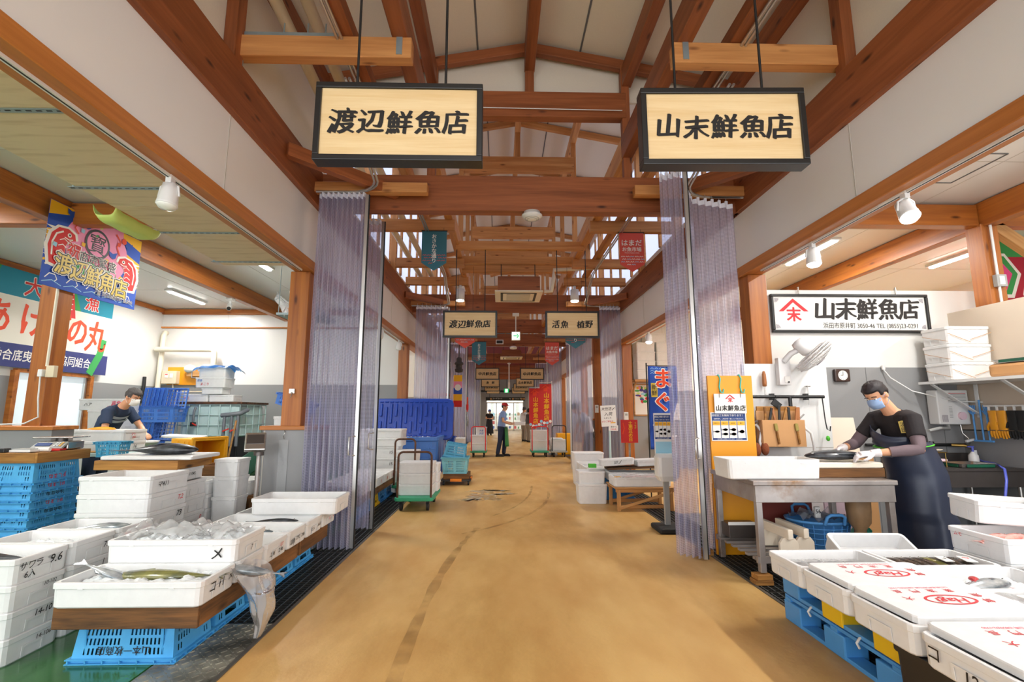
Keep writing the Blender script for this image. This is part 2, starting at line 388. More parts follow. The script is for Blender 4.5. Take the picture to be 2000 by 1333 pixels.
# ------------------------------------------------------------------ mesh builder
def col_of(m): return MATS[m]
class M:
 """collects shapes and links them as ONE mesh object"""
 def __init__(s): s.v = []; s.f = []; s.m = []; s.mats = []; s.sm = []; s.uv = {}
 def mi(s, mat):
  if mat not in s.mats: s.mats.append(mat)
  return s.mats.index(mat)
 def add(s, vs, fs, mat, T=None, smooth=False):
  n = len(s.v); k = s.mi(mat)
  if T is not None: vs = [T @ Vector(v) for v in vs]
  s.v.extend([tuple(v) for v in vs])
  for f in fs:
   s.f.append([i + n for i in f]); s.m.append(k); s.sm.append(smooth)
  return n
 def box(s, c, d, mat, rz=0, rot=None, taper=1.0):
  x, y, z = d[0] / 2, d[1] / 2, d[2] / 2
  t = taper
  vs = [(-x * t, -y * t, -z), (x * t, -y * t, -z), (x * t, y * t, -z), (-x * t, y * t, -z), (-x, -y, z), (x, -y, z), (x, y, z), (-x, y, z)]
  T = Matrix.Translation(c) @ (Euler(rot).to_matrix().to_4x4() if rot else Matrix.Rotation(rz, 4, 'Z'))
  s.add(vs, [(0, 3, 2, 1), (4, 5, 6, 7), (0, 1, 5, 4), (1, 2, 6, 5), (2, 3, 7, 6), (3, 0, 4, 7)], mat, T)
 def bar(s, p0, p1, w, h, mat, up=(0, 0, 1)):
  p0, p1 = Vector(p0), Vector(p1); d = p1 - p0; L = d.length; d.normalize()
  u = Vector(up);
  if abs(d.dot(u)) > 0.98: u = Vector((1, 0, 0))
  r = d.cross(u).normalized(); u = r.cross(d)
  vs = []
  for q in (p0, p1):
   for a, b in ((-1, -1), (1, -1), (1, 1), (-1, 1)): vs.append(q + r * (a * w / 2) + u * (b * h / 2))
  s.add(vs, [(0, 1, 2, 3), (7, 6, 5, 4), (0, 4, 5, 1), (1, 5, 6, 2), (2, 6, 7, 3), (3, 7, 4, 0)], mat)
 def cyl(s, p0, p1, r, mat, n=14, r2=None, cap=True):
  s.tube([p0, p1], [r, r if r2 is None else r2], mat, n, cap)
 def tube(s, pts, r, mat, n=10, cap=True, closed=False, flat=1.0):
  pts = [Vector(p) for p in pts]; m = len(pts)
  rs = r if isinstance(r, (list, tuple)) else [r] * m
  vs = []; ref = None
  for i, p in enumerate(pts):
   if closed: t = pts[(i + 1) % m] - pts[i - 1]
   else: t = pts[min(i + 1, m - 1)] - pts[max(i - 1, 0)]
   t.normalize()
   if ref is None: ref = Vector((0, 0, 1)) if abs(t.z) < 0.9 else Vector((1, 0, 0))
   a = t.cross(ref)
   if a.length < 1e-5: a = t.cross(Vector((0, 1, 0)))
   a.normalize(); b = a.cross(t).normalized(); ref = b
   for k in range(n):
    g = 2 * pi * k / n
    vs.append(p + a * (cos(g) * rs[i]) + b * (sin(g) * rs[i] * flat))
  fs = []
  for i in range(m if closed else m - 1):
   j = (i + 1) % m
   for k in range(n):
    k2 = (k + 1) % n
    fs.append((i * n + k, i * n + k2, j * n + k2, j * n + k))
  s.add(vs, fs, mat, smooth=True)
  if cap and not closed:
   s.add(vs[:n], [tuple(range(n - 1, -1, -1))], mat); s.add(vs[-n:], [tuple(range(n))], mat)
 def lathe(s, prof, mat, T=None, n=24, smooth=True, sx=1.0, sy=1.0):
  vs = []; m = len(prof)
  for r, z in prof:
   for k in range(n): vs.append((r * cos(2 * pi * k / n) * sx, r * sin(2 * pi * k / n) * sy, z))
  fs = [(i * n + k, i * n + (k + 1) % n, (i + 1) * n + (k + 1) % n, (i + 1) * n + k) for i in range(m - 1) for k in range(n)]
  s.add(vs, fs, mat, T, smooth)
  if prof[0][0] > 1e-4: s.add(vs[:n], [tuple(range(n - 1, -1, -1))], mat, T)
  if prof[-1][0] > 1e-4: s.add(vs[-n:], [tuple(range(n))], mat, T)
 def ell(s, c, r, mat, n=16, m=10, T=None):
  vs = []; fs = []
  for i in range(m + 1):
   a = pi * i / m
   for k in range(n): vs.append((c[0] + r[0] * sin(a) * cos(2 * pi * k / n), c[1] + r[1] * sin(a) * sin(2 * pi * k / n), c[2] + r[2] * cos(a)))
  for i in range(m):
   for k in range(n):
    k2 = (k + 1) % n
    fs.append((i * n + k, (i + 1) * n + k, (i + 1) * n + k2, i * n + k2))
  s.add(vs, fs, mat, T, True)
 def prism(s, poly, h, mat, T=None, smooth=False):
  """polygon in XY extruded along +Z"""
  n = len(poly)
  vs = [(x, y, 0) for x, y in poly] + [(x, y, h) for x, y in poly]
  fs = [tuple(range(n - 1, -1, -1)), tuple(range(n, 2 * n))] + [(i, (i + 1) % n, n + (i + 1) % n, n + i) for i in range(n)]
  s.add(vs, fs, mat, T, smooth)
 def sheet(s, fn, nu, nv, mat, smooth=True, uv=None):
  vs = [fn(i / nu, j / nv) for j in range(nv + 1) for i in range(nu + 1)]
  fs = []; f0 = len(s.f)
  for j in range(nv):
   for i in range(nu):
    a = j * (nu + 1) + i
    fs.append((a, a + 1, a + nu + 2, a + nu + 1))
    if uv:
     s.uv[f0 + len(fs) - 1] = [uv(i / nu, j / nv), uv((i + 1) / nu, j / nv), uv((i + 1) / nu, (j + 1) / nv), uv(i / nu, (j + 1) / nv)]
  s.add(vs, fs, mat, smooth=smooth)
 def poly(s, pts, mat, fn=None):
  """flat polygon; pts 2-D mapped through fn(u,v) or 3-D as they are"""
  vs = [fn(p[0], p[1]) for p in pts] if fn else pts
  s.add(vs, [tuple(range(len(vs)))], mat)
 def text(s, body, fn, mat, cu=0.0, cv=0.0, size=1.0, bold=0.0, shear=0.0, sx=1.0, wob=0.0, rot=0.0, vertical=False, space=1.0, ext=0.0):
  """glyphs centred at (cu,cv); fn maps (u,v) to a 3-D point"""
  if vertical:
   k = len(body)
   for i, ch in enumerate(body):
    s.text(ch, fn, mat, cu, cv + ((k - 1) / 2 - i) * size * space, size, bold, shear, sx, wob)
   return
  vs, fs = glyphs(body, 0.0, shear)
  if bold > 0.004:     # thicken strokes by overprinting
   b = bold*.55; n0 = len(vs); v2 = []; f2 = []
   for i, (dx, dy) in enumerate([((k - 3)/3*b*1.35, (3 - k)/3*b*.75) for k in range(7)] if bold == .045 else ((b, b*.7), (-b, b*.7), (b, -b*.7), (-b, -b*.7)) + (((b*1.3, 0), (-b*1.3, 0), (0, b), (0, -b)) if bold > .03 else ())):
    v2 += [(x + dx, y + dy) for x, y in vs]; f2 += [tuple(k + i*n0 for k in f) for f in fs]
   vs, fs = v2, f2
   n1 = n0
  else: n1 = len(vs) or 1
  e = 1e-3; q0 = Vector(fn(cu, cv)); nrm = (Vector(fn(cu + e, cv)) - q0).cross(Vector(fn(cu, cv + e)) - q0)
  if nrm.length > 0: nrm.normalize()
  ca, sa = cos(rot), sin(rot)
  out = []
  for i, (x, y) in enumerate(vs):
   x *= size * sx; y *= size
   if wob:
    q = noise.noise_vector(Vector((x / size * 3.1 + cu * 17, y / size * 3.1 + cv * 9, len(body) * 1.3)))
    x += q.x * wob * size; y += q.y * wob * size
   out.append(Vector(fn(cu + x * ca - y * sa, cv + x * sa + y * ca)) + nrm * (i // n1 * 2e-5))
  s.add(out, fs, mat)
 def build(s, name, parent=None, loc=(0, 0, 0), rz=0, rot=None, bevel=0, smooth=False, solid=0, sub=0, kind=None, seg=2, remesh=0, smoothmod=0, auto=None):
  me = bpy.data.meshes.new(name)
  me.from_pydata(s.v, [], s.f)
  for mt in s.mats: me.materials.append(MATS[mt])
  me.polygons.foreach_set('material_index', s.m)
  me.polygons.foreach_set('use_smooth', [True if smooth else x for x in s.sm])
  if s.uv:
   ul = me.uv_layers.new(name='UVMap')
   for fi, us in s.uv.items():
    p = me.polygons[fi]
    for k, li in enumerate(p.loop_indices): ul.data[li].uv = us[k]
  me.update()
  o = bpy.data.objects.new(name, me); COL.objects.link(o)
  o.location = loc
  o.rotation_euler = rot if rot else (0, 0, rz)
  if parent: o.parent = parent
  if kind: o['kind'] = kind
  if solid:
   q = o.modifiers.new('thickness', 'SOLIDIFY'); q.thickness = solid; q.offset = 0
  if remesh:
   q = o.modifiers.new('join', 'REMESH'); q.mode = 'VOXEL'; q.voxel_size = remesh; q.use_smooth_shade = True
  if smoothmod:
   q = o.modifiers.new('soften', 'SMOOTH'); q.factor = 0.5; q.iterations = smoothmod
  if bevel:
   q = o.modifiers.new('edge', 'BEVEL'); q.width = bevel; q.segments = seg; q.limit_method = 'ANGLE'; q.angle_limit = radians(35)
  if sub:
   q = o.modifiers.new('round', 'SUBSURF'); q.levels = sub; q.render_levels = sub
  return o
_GL = {}
def glyphs(body, bold=0.0, shear=0.0):
 key = (body, round(bold, 3), round(shear, 3))
 if key in _GL: return _GL[key]
 cu = bpy.data.curves.new('lettering', 'FONT')
 cu.body = body; cu.size = 1.0; cu.offset = bold; cu.shear = shear; cu.resolution_u = 2
 cu.align_x = 'CENTER'; cu.align_y = 'CENTER'; cu.fill_mode = 'FRONT'
 ob = bpy.data.objects.new('lettering', cu)
 me = bpy.data.meshes.new_from_object(ob)
 vs = [(v.co.x, v.co.y) for v in me.vertices]; fs = [tuple(p.vertices) for p in me.polygons]
 if vs:
  ax = (min(v[0] for v in vs) + max(v[0] for v in vs)) / 2; ay = (min(v[1] for v in vs) + max(v[1] for v in vs)) / 2
  vs = [(x - ax, y - ay) for x, y in vs]
 bpy.data.objects.remove(ob); bpy.data.curves.remove(cu); bpy.data.meshes.remove(me)
 _GL[key] = (vs, fs)
 return _GL[key]
def plane(o, u, v, off=0.002):
 """map (a,b) -> o + a*u + b*v lifted off the surface"""
 o = Vector(o); u = Vector(u).normalized(); v = Vector(v).normalized(); n = u.cross(v) * off
 return lambda a, b: o + u * a + v * b + n
def tag(o, label=None, cat=None, group=None, kind=None):
 if label: o['label'] = label
 if cat: o['category'] = cat
 if group: o['group'] = group
 if kind: o['kind'] = kind
 return o
def thing(name, label, cat, loc=(0, 0, 0), rz=0, group=None, rot=None):
 o = bpy.data.objects.new(name, None); COL.objects.link(o)
 o.empty_display_size = 0.1
 o.location = loc; o.rotation_euler = rot if rot else (0, 0, rz)
 return tag(o, label, cat, group)
_KIDS = None
def dup(root, loc=None, rz=None, label=None, group=None, rot=None):
 r = root.copy(); COL.objects.link(r)
 if loc is not None: r.location = loc
 if rot is not None: r.rotation_euler = rot
 elif rz is not None: r.rotation_euler = (0, 0, rz)
 if label: r['label'] = label
 if group: r['group'] = group
 for ch in list(root.children):
  c = ch.copy(); COL.objects.link(c); c.parent = r
  for g in list(ch.children):
   d = g.copy(); COL.objects.link(d); d.parent = c
 return r
def struct(o, kind='structure'):
 o['kind'] = kind
 return o
def beam(name, p0, p1, w, h, mat='beam_wood', parent=None, up=(0, 0, 1), kind='structure', bevel=0.006):
 """timber whose grain follows its length: local X along p0->p1, w across, h along up"""
 p0, p1 = Vector(p0), Vector(p1); d = p1 - p0; L = d.length; x = d.normalized()
 u = Vector(up)
 if abs(x.dot(u)) > 0.98: u = Vector((0, 1, 0))
 y = u.cross(x).normalized(); z = x.cross(y)
 m = M(); m.box((0, 0, 0), (L, w, h), mat)
 o = m.build(name, parent, bevel=bevel, seg=1)
 R = Matrix((x, y, z)).transposed().to_4x4()
 o.matrix_local = Matrix.Translation((p0 + p1) / 2) @ R
 if kind: o['kind'] = kind
 return o
def rrect(L, Wd, r, n=3):
 pts = []
 r = max(0.0005, min(r, L / 2 - 1e-3, Wd / 2 - 1e-3))
 for cx, cy, a0 in ((L/2 - r, Wd/2 - r, 0), (-L/2 + r, Wd/2 - r, pi/2), (-L/2 + r, -Wd/2 + r, pi), (L/2 - r, -Wd/2 + r, 3*pi/2)):
  for k in range(n + 1):
   a = a0 + pi / 2 * k / n
   pts.append((cx + r * cos(a), cy + r * sin(a)))
 return pts
# ------------------------------------------------------------------ structure
def slab(name, c, d, mat, kind='structure', bevel=0):
 m = M(); m.box(c, d, mat); return m.build(name, kind=kind, bevel=bevel)
def slabx(name, x0, x1, y0, y1, z0, z1, mat, bevel=0):
 m = M(); m.box((0, 0, 0), (x1 - x0, y1 - y0, z1 - z0), mat)
 return m.build(name, kind='structure', bevel=bevel, loc=((x0+x1)/2, (y0+y1)/2, (z0+z1)/2))
GLX, GRX = -1.5, 2.08
slabx('floor', GLX, GRX, YS, YEND, -0.2, 0.0, 'sand_floor')
slabx('floor_left', XLW - .2, -1.95, YS, 11.75, -0.2, 0.0, 'green_floor')
slabx('floor_left_far', XLW - .2, -1.95, 11.75, YEND, -0.2, 0.0, 'sand_floor')
slabx('floor_right', 2.5, XRW + .2, YS, 7.0, -0.2, 0.0, 'grey_floor')
slabx('floor_right_far', 2.5, XRW + .2, 7.0, YEND, -0.2, 0.0, 'sand_floor')
slabx('floor_drain_left', -1.95, GLX, YS, YEND, -0.2, -0.04, 'drain_dark')
slabx('floor_drain_right', GRX, 2.5, YS, YEND, -0.2, -0.04, 'drain_dark')
m = M(); m.box((0, 0, 0), (0.025, YEND - YS, 0.012), 'kerb_steel'); m.build('trim_1', kind='structure', loc=(GLX, (YEND + YS) / 2, 0.0))
m = M(); m.box((0, 0, 0), (0.025, YEND - YS, 0.012), 'kerb_steel'); m.build('trim_2', kind='structure', loc=(GRX, (YEND + YS) / 2, 0.0))
def grating(name, x0, x1, y0, y1, label):
 m = M(); w = x1 - x0
 k = 7
 for i in range(k): m.box((x0 + w * (i + .5) / k, (y0 + y1) / 2, -0.012), (0.012, y1 - y0, 0.022), 'grate_black')
 for i in range(7): m.box((x0 + w*(i + .5)/7, (y0 + y1)/2, -.0025), (.004, y1 - y0, .003), 'galvanised')
 n = int((y1 - y0) / 0.045)
 for j in range(n + 1): m.box(((x0 + x1) / 2, y0 + (y1 - y0) * j / n, -0.014), (w, 0.014, 0.018), 'grate_black')
 return tag(m.build(name), label, 'drain grating', 'drain gratings')
def checker(name, x0, x1, y0, y1, label):
 m = M(); m.box(((x0 + x1) / 2, (y0 + y1) / 2, -0.008), (x1 - x0, y1 - y0, 0.012), 'checker_steel')
 nx = int((x1 - x0) / 0.045); ny = int((y1 - y0) / 0.045)
 for i in range(nx):
  for j in range(ny):
   a = pi / 4 if (i + j) % 2 else -pi / 4
   m.box((x0 + (i + .5) * (x1 - x0) / nx, y0 + (j + .5) * (y1 - y0) / ny, -0.001), (0.034, 0.008, 0.005), 'checker_steel', rz=a)
 return tag(m.build(name), label, 'cover plate')
checker('drain_cover_plate', -1.94, -1.515, 1.9, 3.52, 'wet steel checker plate over drain beside the front fish crates')
grating('drain_grating', -1.94, -1.515, 3.54, 5.2, 'black drain grating between checker plate and left curtain')
grating('drain_grating', -1.94, -1.515, 5.22, 8.2, 'black drain grating under the left curtain beside the hand trolley')
grating('drain_grating', 2.095, 2.49, 1.9, 4.0, 'black drain grating under the blue pallets on right')
grating('drain_grating', 2.095, 2.49, 4.02, 6.0, 'black drain grating under the steel table')
grating('drain_grating', 2.095, 2.49, 6.02, 9.5, 'black drain grating under trestle fish display')
def wallpanel(name, axis, pos, a0, a1, z0, z1, mat, t=0.1):
 if axis == 'x': return slabx(name, pos - t / 2, pos + t / 2, a0, a1, z0, z1, mat)
 return slabx(name, a0, a1, pos - t / 2, pos + t / 2, z0, z1, mat)
def wainscot_wall(name, axis, pos, a0, a1, ztop, zw, side, joints=()):
 """white wall with grey lower part and fine panel joints on its visible side"""
 m = M(); t = 0.1
 def B(p0, p1, z0, z1, mat, off=0.0, th=t):
  c = (p0 + p1) / 2; L = p1 - p0
  if axis == 'x': m.box((pos + off, c, (z0 + z1) / 2), (th, L, z1 - z0), mat)
  else: m.box((c, pos + off, (z0 + z1) / 2), (L, th, z1 - z0), mat)
 B(a0, a1, zw, ztop, 'white_wall'); B(a0, a1, 0, zw, 'grey_wall')
 for j in joints:
  B(j - .003, j + .003, 0.05, zw, 'joint_dark', side * t / 2, 0.003); B(j - .003, j + .003, zw, ztop, 'joint_grey', side * t / 2, 0.003)
 return m.build(name, kind='structure')
wainscot_wall('wall_back_left', 'y', 11.7, XLW, XL - 0.1, 3.9, 2.05, -1, joints=(-6.6, -5.0, -3.62, -2.9))
m = M()
ww = [(YS, 8.25), (9.75, 11.65)]
for a, b in ww:
 m.box((XLW - .05, (a + b) / 2, 2.95), (0.1, b - a, 1.9), 'white_wall'); m.box((XLW - .05, (a + b) / 2, 1.0), (0.1, b - a, 2.0), 'grey_wall')
m.box((XLW - .05, 9.0, 3.0), (0.1, 1.5, 1.8), 'white_wall'); m.box((XLW - .05, 9.0, 0.4), (0.1, 1.5, 0.8), 'grey_wall')
m.build('wall_left', kind='structure')
w = struct(thing('window_1', None, None, (XLW, 9.0, 0)))
m = M()
for y in (-.75, .75): m.bar((0.02, y, .8), (0.02, y, 2.1), .08, .12, 'post_wood')
m.bar((.02, -.75, 2.1), (.02, .75, 2.1), .11, .06, 'post_wood'); m.bar((.02, -.75, .8), (.02, .75, .8), .11, .06, 'post_wood')
for y in (-.68, 0, .68): m.bar((0, y, .83), (0, y, 2.07), .04, .05, 'aluminium')
m.build('window_frame', w)
m = M(); m.box((-.02, 0, 1.45), (.01, 1.4, 1.24), 'dim_window'); m.build('window_pane', w)
slabx('wall_right', XRW, XRW + .1, YS, 13, 0, 4.0, 'white_wall')
wainscot_wall('wall_back_right', 'y', 12.4, XR + .1, XRW, 3.9, 1.95, -1, joints=(4.2, 5.6))
m = M()
m.box((4.58, 5.78, 2.42), (2.7, 0.06, 0.96), 'white_wall'); m.box((4.58, 5.78, 0.97), (2.7, 0.06, 1.94), 'grey_wall')
for x in (4.42, 5.3): m.box((x, 5.749, 0.97), (.006, .004, 1.94), 'joint_dark')
m.build('wall_partition', kind='structure')
m = M(); m.box((5.55, 3.4, 1.9), (0.05, 4.7, 1.42), 'beige_panel'); m.box((5.55, 3.4, .6), (0.05, 4.7, 1.2), 'grey_wall')
m.build('wall_side_panel', kind='structure')
def ceil(name, x0, x1, y0, y1, z, js):
 m = M(); m.box(((x0+x1)/2, (y0+y1)/2, z + .05), (x1-x0, y1-y0, .1), 'ceiling_white')
 for j in js: m.box(((x0+x1)/2, j, z - .0005), (x1-x0, .006, .003), 'joint_grey')
 for k in (0.33, 0.66): m.box((x0 + (x1-x0)*k, (y0+y1)/2, z - .0005), (.006, y1-y0, .003), 'joint_grey')
 return m.build(name, kind='structure')
ceil('ceiling_left', XLW - .1, XL - .1, YS, 11.75, 3.88, (-1, .8, 2.6, 4.4, 6.2, 8.0, 9.8))
ceil('ceiling_right', XR + .1, XRW + .1, YS, 12.4, 3.88, (-1, .8, 2.6, 4.4, 6.2, 8.0, 9.8))
slabx('wall_left_far', -6.0, -5.9, 11.75, YEND, 0, 3.9, 'white_wall'); slabx('ceiling_left_far', -6.0, XL - .1, 11.75, YEND, 3.88, 3.98, 'ceiling_white')
slabx('wall_right_far', 6.0, 6.1, 12.4, YEND, 0, 3.9, 'white_wall'); slabx('ceiling_right_far', XR + .1, 6.1, 12.4, YEND, 3.88, 3.98, 'ceiling_white')
for k, y in enumerate((17.6, 23.6, 29.6)):
 wainscot_wall('wall_left_cross', 'y', y + .1, -5.9, -2.4, 3.88, 1.95, -1)
 wainscot_wall('wall_right_cross', 'y', y + .1, 3.1, 6.0, 3.88, 1.95, -1)
# ---- timber frames
frames = [Y1 + MOD * k for k in range(6)]
for s, X in ((-1, XL), (1, XR)):
 for a, b in ((YS, Y1), (Y1, Y1 + MOD), (Y1 + MOD, Y1 + 2*MOD), (Y1 + 2*MOD, YEND)):
  beam('long_beam', (X + s * .03, a, (ZB + ZT) / 2), (X + s * .03, b, (ZB + ZT) / 2), .16, ZT - ZB)
  m = M(); m.box((X + s * .05, (a + b) / 2, 3.46), (.08, b - a, .70), 'panel_white')
  n = max(1, round((b - a) / 1.9))
  for j in range(1, n): m.box((X + s * .008, a + (b - a) * j / n, 3.46), (.004, .006, .69), 'joint_grey')
  m.build('wall_fascia', kind='structure')
  beam('lintel_beam', (X + s * .09, a, 3.08), (X + s * .09, b, 3.08), .22, .12, 'lintel_wood')
 for fy in frames[:5]:
  beam('pillar', (X + s * .13, fy, 0), (X + s * .13, fy, 3.02), .22, .22, 'post_wood')
for s, X, Y_ in ((-1, XLI, Y1), (1, XRI, 5.4)):
 for fy in (Y1 - MOD, Y_):
  beam('pillar', (X, fy, 0), (X, fy, 3.6), .2, .2, 'post_wood')
 beam('stall_beam', (X, YS, 3.72), (X, 11.6, 3.72), .14, .3, 'post_wood')
 beam('stall_beam', (X + s * .08, Y_, 3.72), ((XLW if s < 0 else XRW), Y_, 3.72), .14, .26, 'post_wood')
 beam('stall_beam', (X - s * .08, Y_, 3.72), (XL - .2 if s < 0 else XR + .2, Y_, 3.72), .14, .26, 'post_wood')
beam('brace_beam', (XRI + .1, 5.38, 3.62), (XRI + 1.2, 5.38, 2.8), .1, .14, 'light_wood')
for k, fy in enumerate(frames):
 zt = ZT
 beam('cross_beam', (XL, fy, (ZB + zt) / 2), (XR, fy, (ZB + zt) / 2), .15, zt - ZB)
beam('cross_beam', (XL, Y1 + 2*MOD, 4.55), (XR, Y1 + 2*MOD, 4.55), .15, .5)
RS = 0.19
def roofz(x, zr): return zr - RS * abs(x - XC)
def roof(name, y0, y1, zr, xl, xr, mat):
 m = M()
 for xa, xb in ((xl, XC), (XC, xr)):
  za, zb = roofz(xa, zr), roofz(xb, zr)
  vs = [(xa, y0, za), (xb, y0, zb), (xb, y1, zb), (xa, y1, za), (xa, y0, za + .1), (xb, y0, zb + .1), (xb, y1, zb + .1), (xa, y1, za + .1)]
  m.add(vs, [(0, 3, 2, 1), (4, 5, 6, 7), (0, 1, 5, 4), (1, 2, 6, 5), (2, 3, 7, 6), (3, 0, 4, 7)], mat)
  xm = XC + (-.66 if xb == XC else .66); zm = roofz(xm, zr)
  m.box((xm, (y0 + y1) / 2, zm - .001), (.022, y1 - y0, .02), 'joint_dark')
 return m.build(name, kind='structure')
ZR1, ZR2 = 6.14, 7.8
roof('ceiling_entrance_roof', YS, Y1 + .16, ZR1, XL - .1, XR + .1, 'roof_beige')
roof('ceiling_hall_roof', Y1, YEND, ZR2, XL - .1, XR + .1, 'roof_beige')
slabx('wall_gable', XL - .1, XR + .1, Y1 + .12, Y1 + .16, 5.38, 7.85, 'roof_beige')
def truss(fy, zr, zu, mat, light=False, gable=False):
 """rafters, ridge post, purlin posts and the upper tie between them"""
 for sx in (-1, 1):
  x2 = XL if sx < 0 else XR
  beam('rafter', (XC, fy, roofz(XC, zr) - .09), (x2, fy, roofz(x2, zr) - .09), .09, .13, mat)
  xp = ILX if sx < 0 else IRX
  beam('roof_post', (xp, fy, ZT if not light else 4.5), (xp, fy, roofz(xp, zr) - .1), .1, .1, mat)
 beam('roof_post', (XC, fy, zu + .3), (XC, fy, zr - .1), .11, .11, mat)
 beam('roof_tie', (ILX, fy, zu + .15), (IRX, fy, zu + .15), .13, .34, mat)
truss(Y1, ZR1 - .02, 5.07, 'beam_wood')
for fy in (1.6, 3.6): truss_y = fy; beam('rafter', (XC, fy, ZR1 - .09), (XL, fy, roofz(XL, ZR1) - .09), .09, .13, 'beam_wood'); beam('rafter', (XC, fy, ZR1 - .09), (XR, fy, roofz(XR, ZR1) - .09), .09, .13, 'beam_wood')
for x, w, h in ((XC, .13, .3), (ILX - .02, .12, .26), (IRX + .02, .12, .26)):
 z = roofz(x, ZR1) - .16 - h / 2
 beam('purlin', (x, YS, z), (x, Y1 - .02, z), w, h)
for x, w, h in ((XC, .12, .2), (ILX, .12, .2), (IRX, .12, .2)):
 z = roofz(x, ZR2) - .16 - h / 2
 beam('purlin', (x, Y1 + .2, z), (x, YEND, z), w, h, 'pine_wood')
for fy in (9.8, 11.8, 13.8, 15.8, 17.6, 20.6, 23.6, 26.6): truss(fy, ZR2, 6.55, 'pine_wood', light=True)
for s, X in ((-1, XL), (1, XR)):
 z1 = roofz(X, ZR1)
 beam('eaves_beam', (X + s * .02, YS, z1 - .2), (X + s * .02, Y1, z1 - .2), .14, .22)
 slabx('wall_upper', X + s * .1 - .03, X + s * .1 + .03, YS, Y1, ZT, z1, 'roof_beige')
 for y in (1.7, 3.65): beam('wall_post', (X + s * .02, y, ZT), (X + s * .02, y, z1 - .3), .1, .13)
 z2 = roofz(X, ZR2)
 beam('eaves_beam', (X + s * .02, Y1, z2 - .2), (X + s * .02, YEND, z2 - .2), .14, .22, 'pine_wood')
 slabx('wall_upper', X + s * .1 - .03, X + s * .1 + .03, Y1, YEND, ZT, 4.45, 'panel_white')
 slabx('wall_upper', X + s * .1 - .03, X + s * .1 + .03, Y1, YEND, 6.8, z2, 'panel_white')
 wn = 2 if s < 0 else 3
 w = struct(thing('window_%d' % wn, None, None, (X + s * .1, 0, 0)))
 m = M(); m.box((0, (Y1 + YEND) / 2, 5.63), (.012, YEND - Y1, 2.36), 'sky_window'); m.build('window_pane', w)
 m = M(); y = Y1
 while y < YEND: m.box((-s * .03, y, 5.63), (.05, .07, 2.36), 'pine_wood'); y += 1.0
 m.build('window_frame', w)
 for y in (7.6, 9.6, 13.6, 15.6): beam('wall_post', (X + s * .0, y, ZT), (X + s * .0, y, z2 - .3), .11, .12, 'pine_wood')
for a, b in ((YS, Y1), (Y1, Y1 + MOD), (Y1 + MOD, Y1 + 2*MOD), (Y1 + 2*MOD, YEND)):
 mt = 'beam_wood' if b < 6 else 'pine_wood'
 for x in (ILX, IRX): beam('inner_beam', (x, a, 4.66), (x, b, 4.66), .13, .28, mt)
 for x in (-1.3, 2.0): beam('rail_timber', (x, a, 4.60), (x, b - .3, 4.60), .10, .14, mt if b < 6 else 'pine_wood')
BR = [1.7, 3.72, 5.35, 7.6, 9.6, 11.0, 11.35, 13.6, 15.6, 17.35, 19.6, 21.6, 23.35, 26.0, 28.0, 30.0]
for y in BR:
 low = y in (5.35, 11.35, 17.35, 23.35)
 z = 4.43 if not low else 3.98
 beam('bracket_beam', (XL - .02, y, z), (ILX + (.1 if not low else -.0), y, z), .11, .19 if not low else .12, 'pine_wood')
 beam('bracket_beam', (IRX - (.1 if not low else 0), y, z), (XR + .02, y, z), .11, .19 if not low else .12, 'pine_wood')
for y in (8.8, 9.7, 10.3, 14.5, 20.4, 21.0, 26.4, 31.6, 36.2, 37.2): beam('tie_beam', (ILX, y, 4.52), (IRX, y, 4.52), .12, .16, 'pine_wood')
for fy in (Y1, Y1 + MOD): # knee braces in plan between cross beam and long beam
 for s, X in ((-1, XL), (1, XR)): beam('brace_beam', (X - s * .05, fy - 1.05, 4.0), (X - s * .95, fy - .1, 4.0), .1, .14)
beam('brace_beam', (-.4, 12.4, 5.5), (1.0, 12.4, 5.05), .06, .12, 'pine_wood'); beam('brace_beam', (1.2, 12.6, 5.5), (-.3, 12.6, 5.05), .06, .12, 'pine_wood')
def halfwall(name, x0, x1, y, z):
 m = M(); m.box(((x0+x1)/2, y, (z - .04) / 2), (x1-x0, .28, z - .04), 'grey_wall')
 m.box((x0 + .02, y - .141, (z - .04) / 2), (.012, .004, z - .04), 'joint_grey')
 m.build(name, kind='structure')
 beam('trim_cap', (x0 - .03, y, z - .02), (x1 + .03, y, z - .02), .34, .045, 'lintel_wood')
halfwall('wall_low', -2.62, -2.0, Y1 + .02, 1.25)
halfwall('wall_low', XLW, -4.9, Y1 + .02, 1.25)
beam('trim_3', (XLW, 11.62, 3.8), (XL - .2, 11.62, 3.8), .06, .13, 'post_wood')
beam('trim_4', (XLW, 11.63, 3.42), (XL - .2, 11.63, 3.42), .05, .035, 'lintel_wood')
beam('trim_5', (XLW + .03, YS, 3.82), (XLW + .03, 11.6, 3.82), .05, .1, 'post_wood')
for x in (-3.0, -2.85): beam('trim_6', (x, 11.63, 3.43), (x, 11.63, 3.74), .05, .05, 'post_wood')
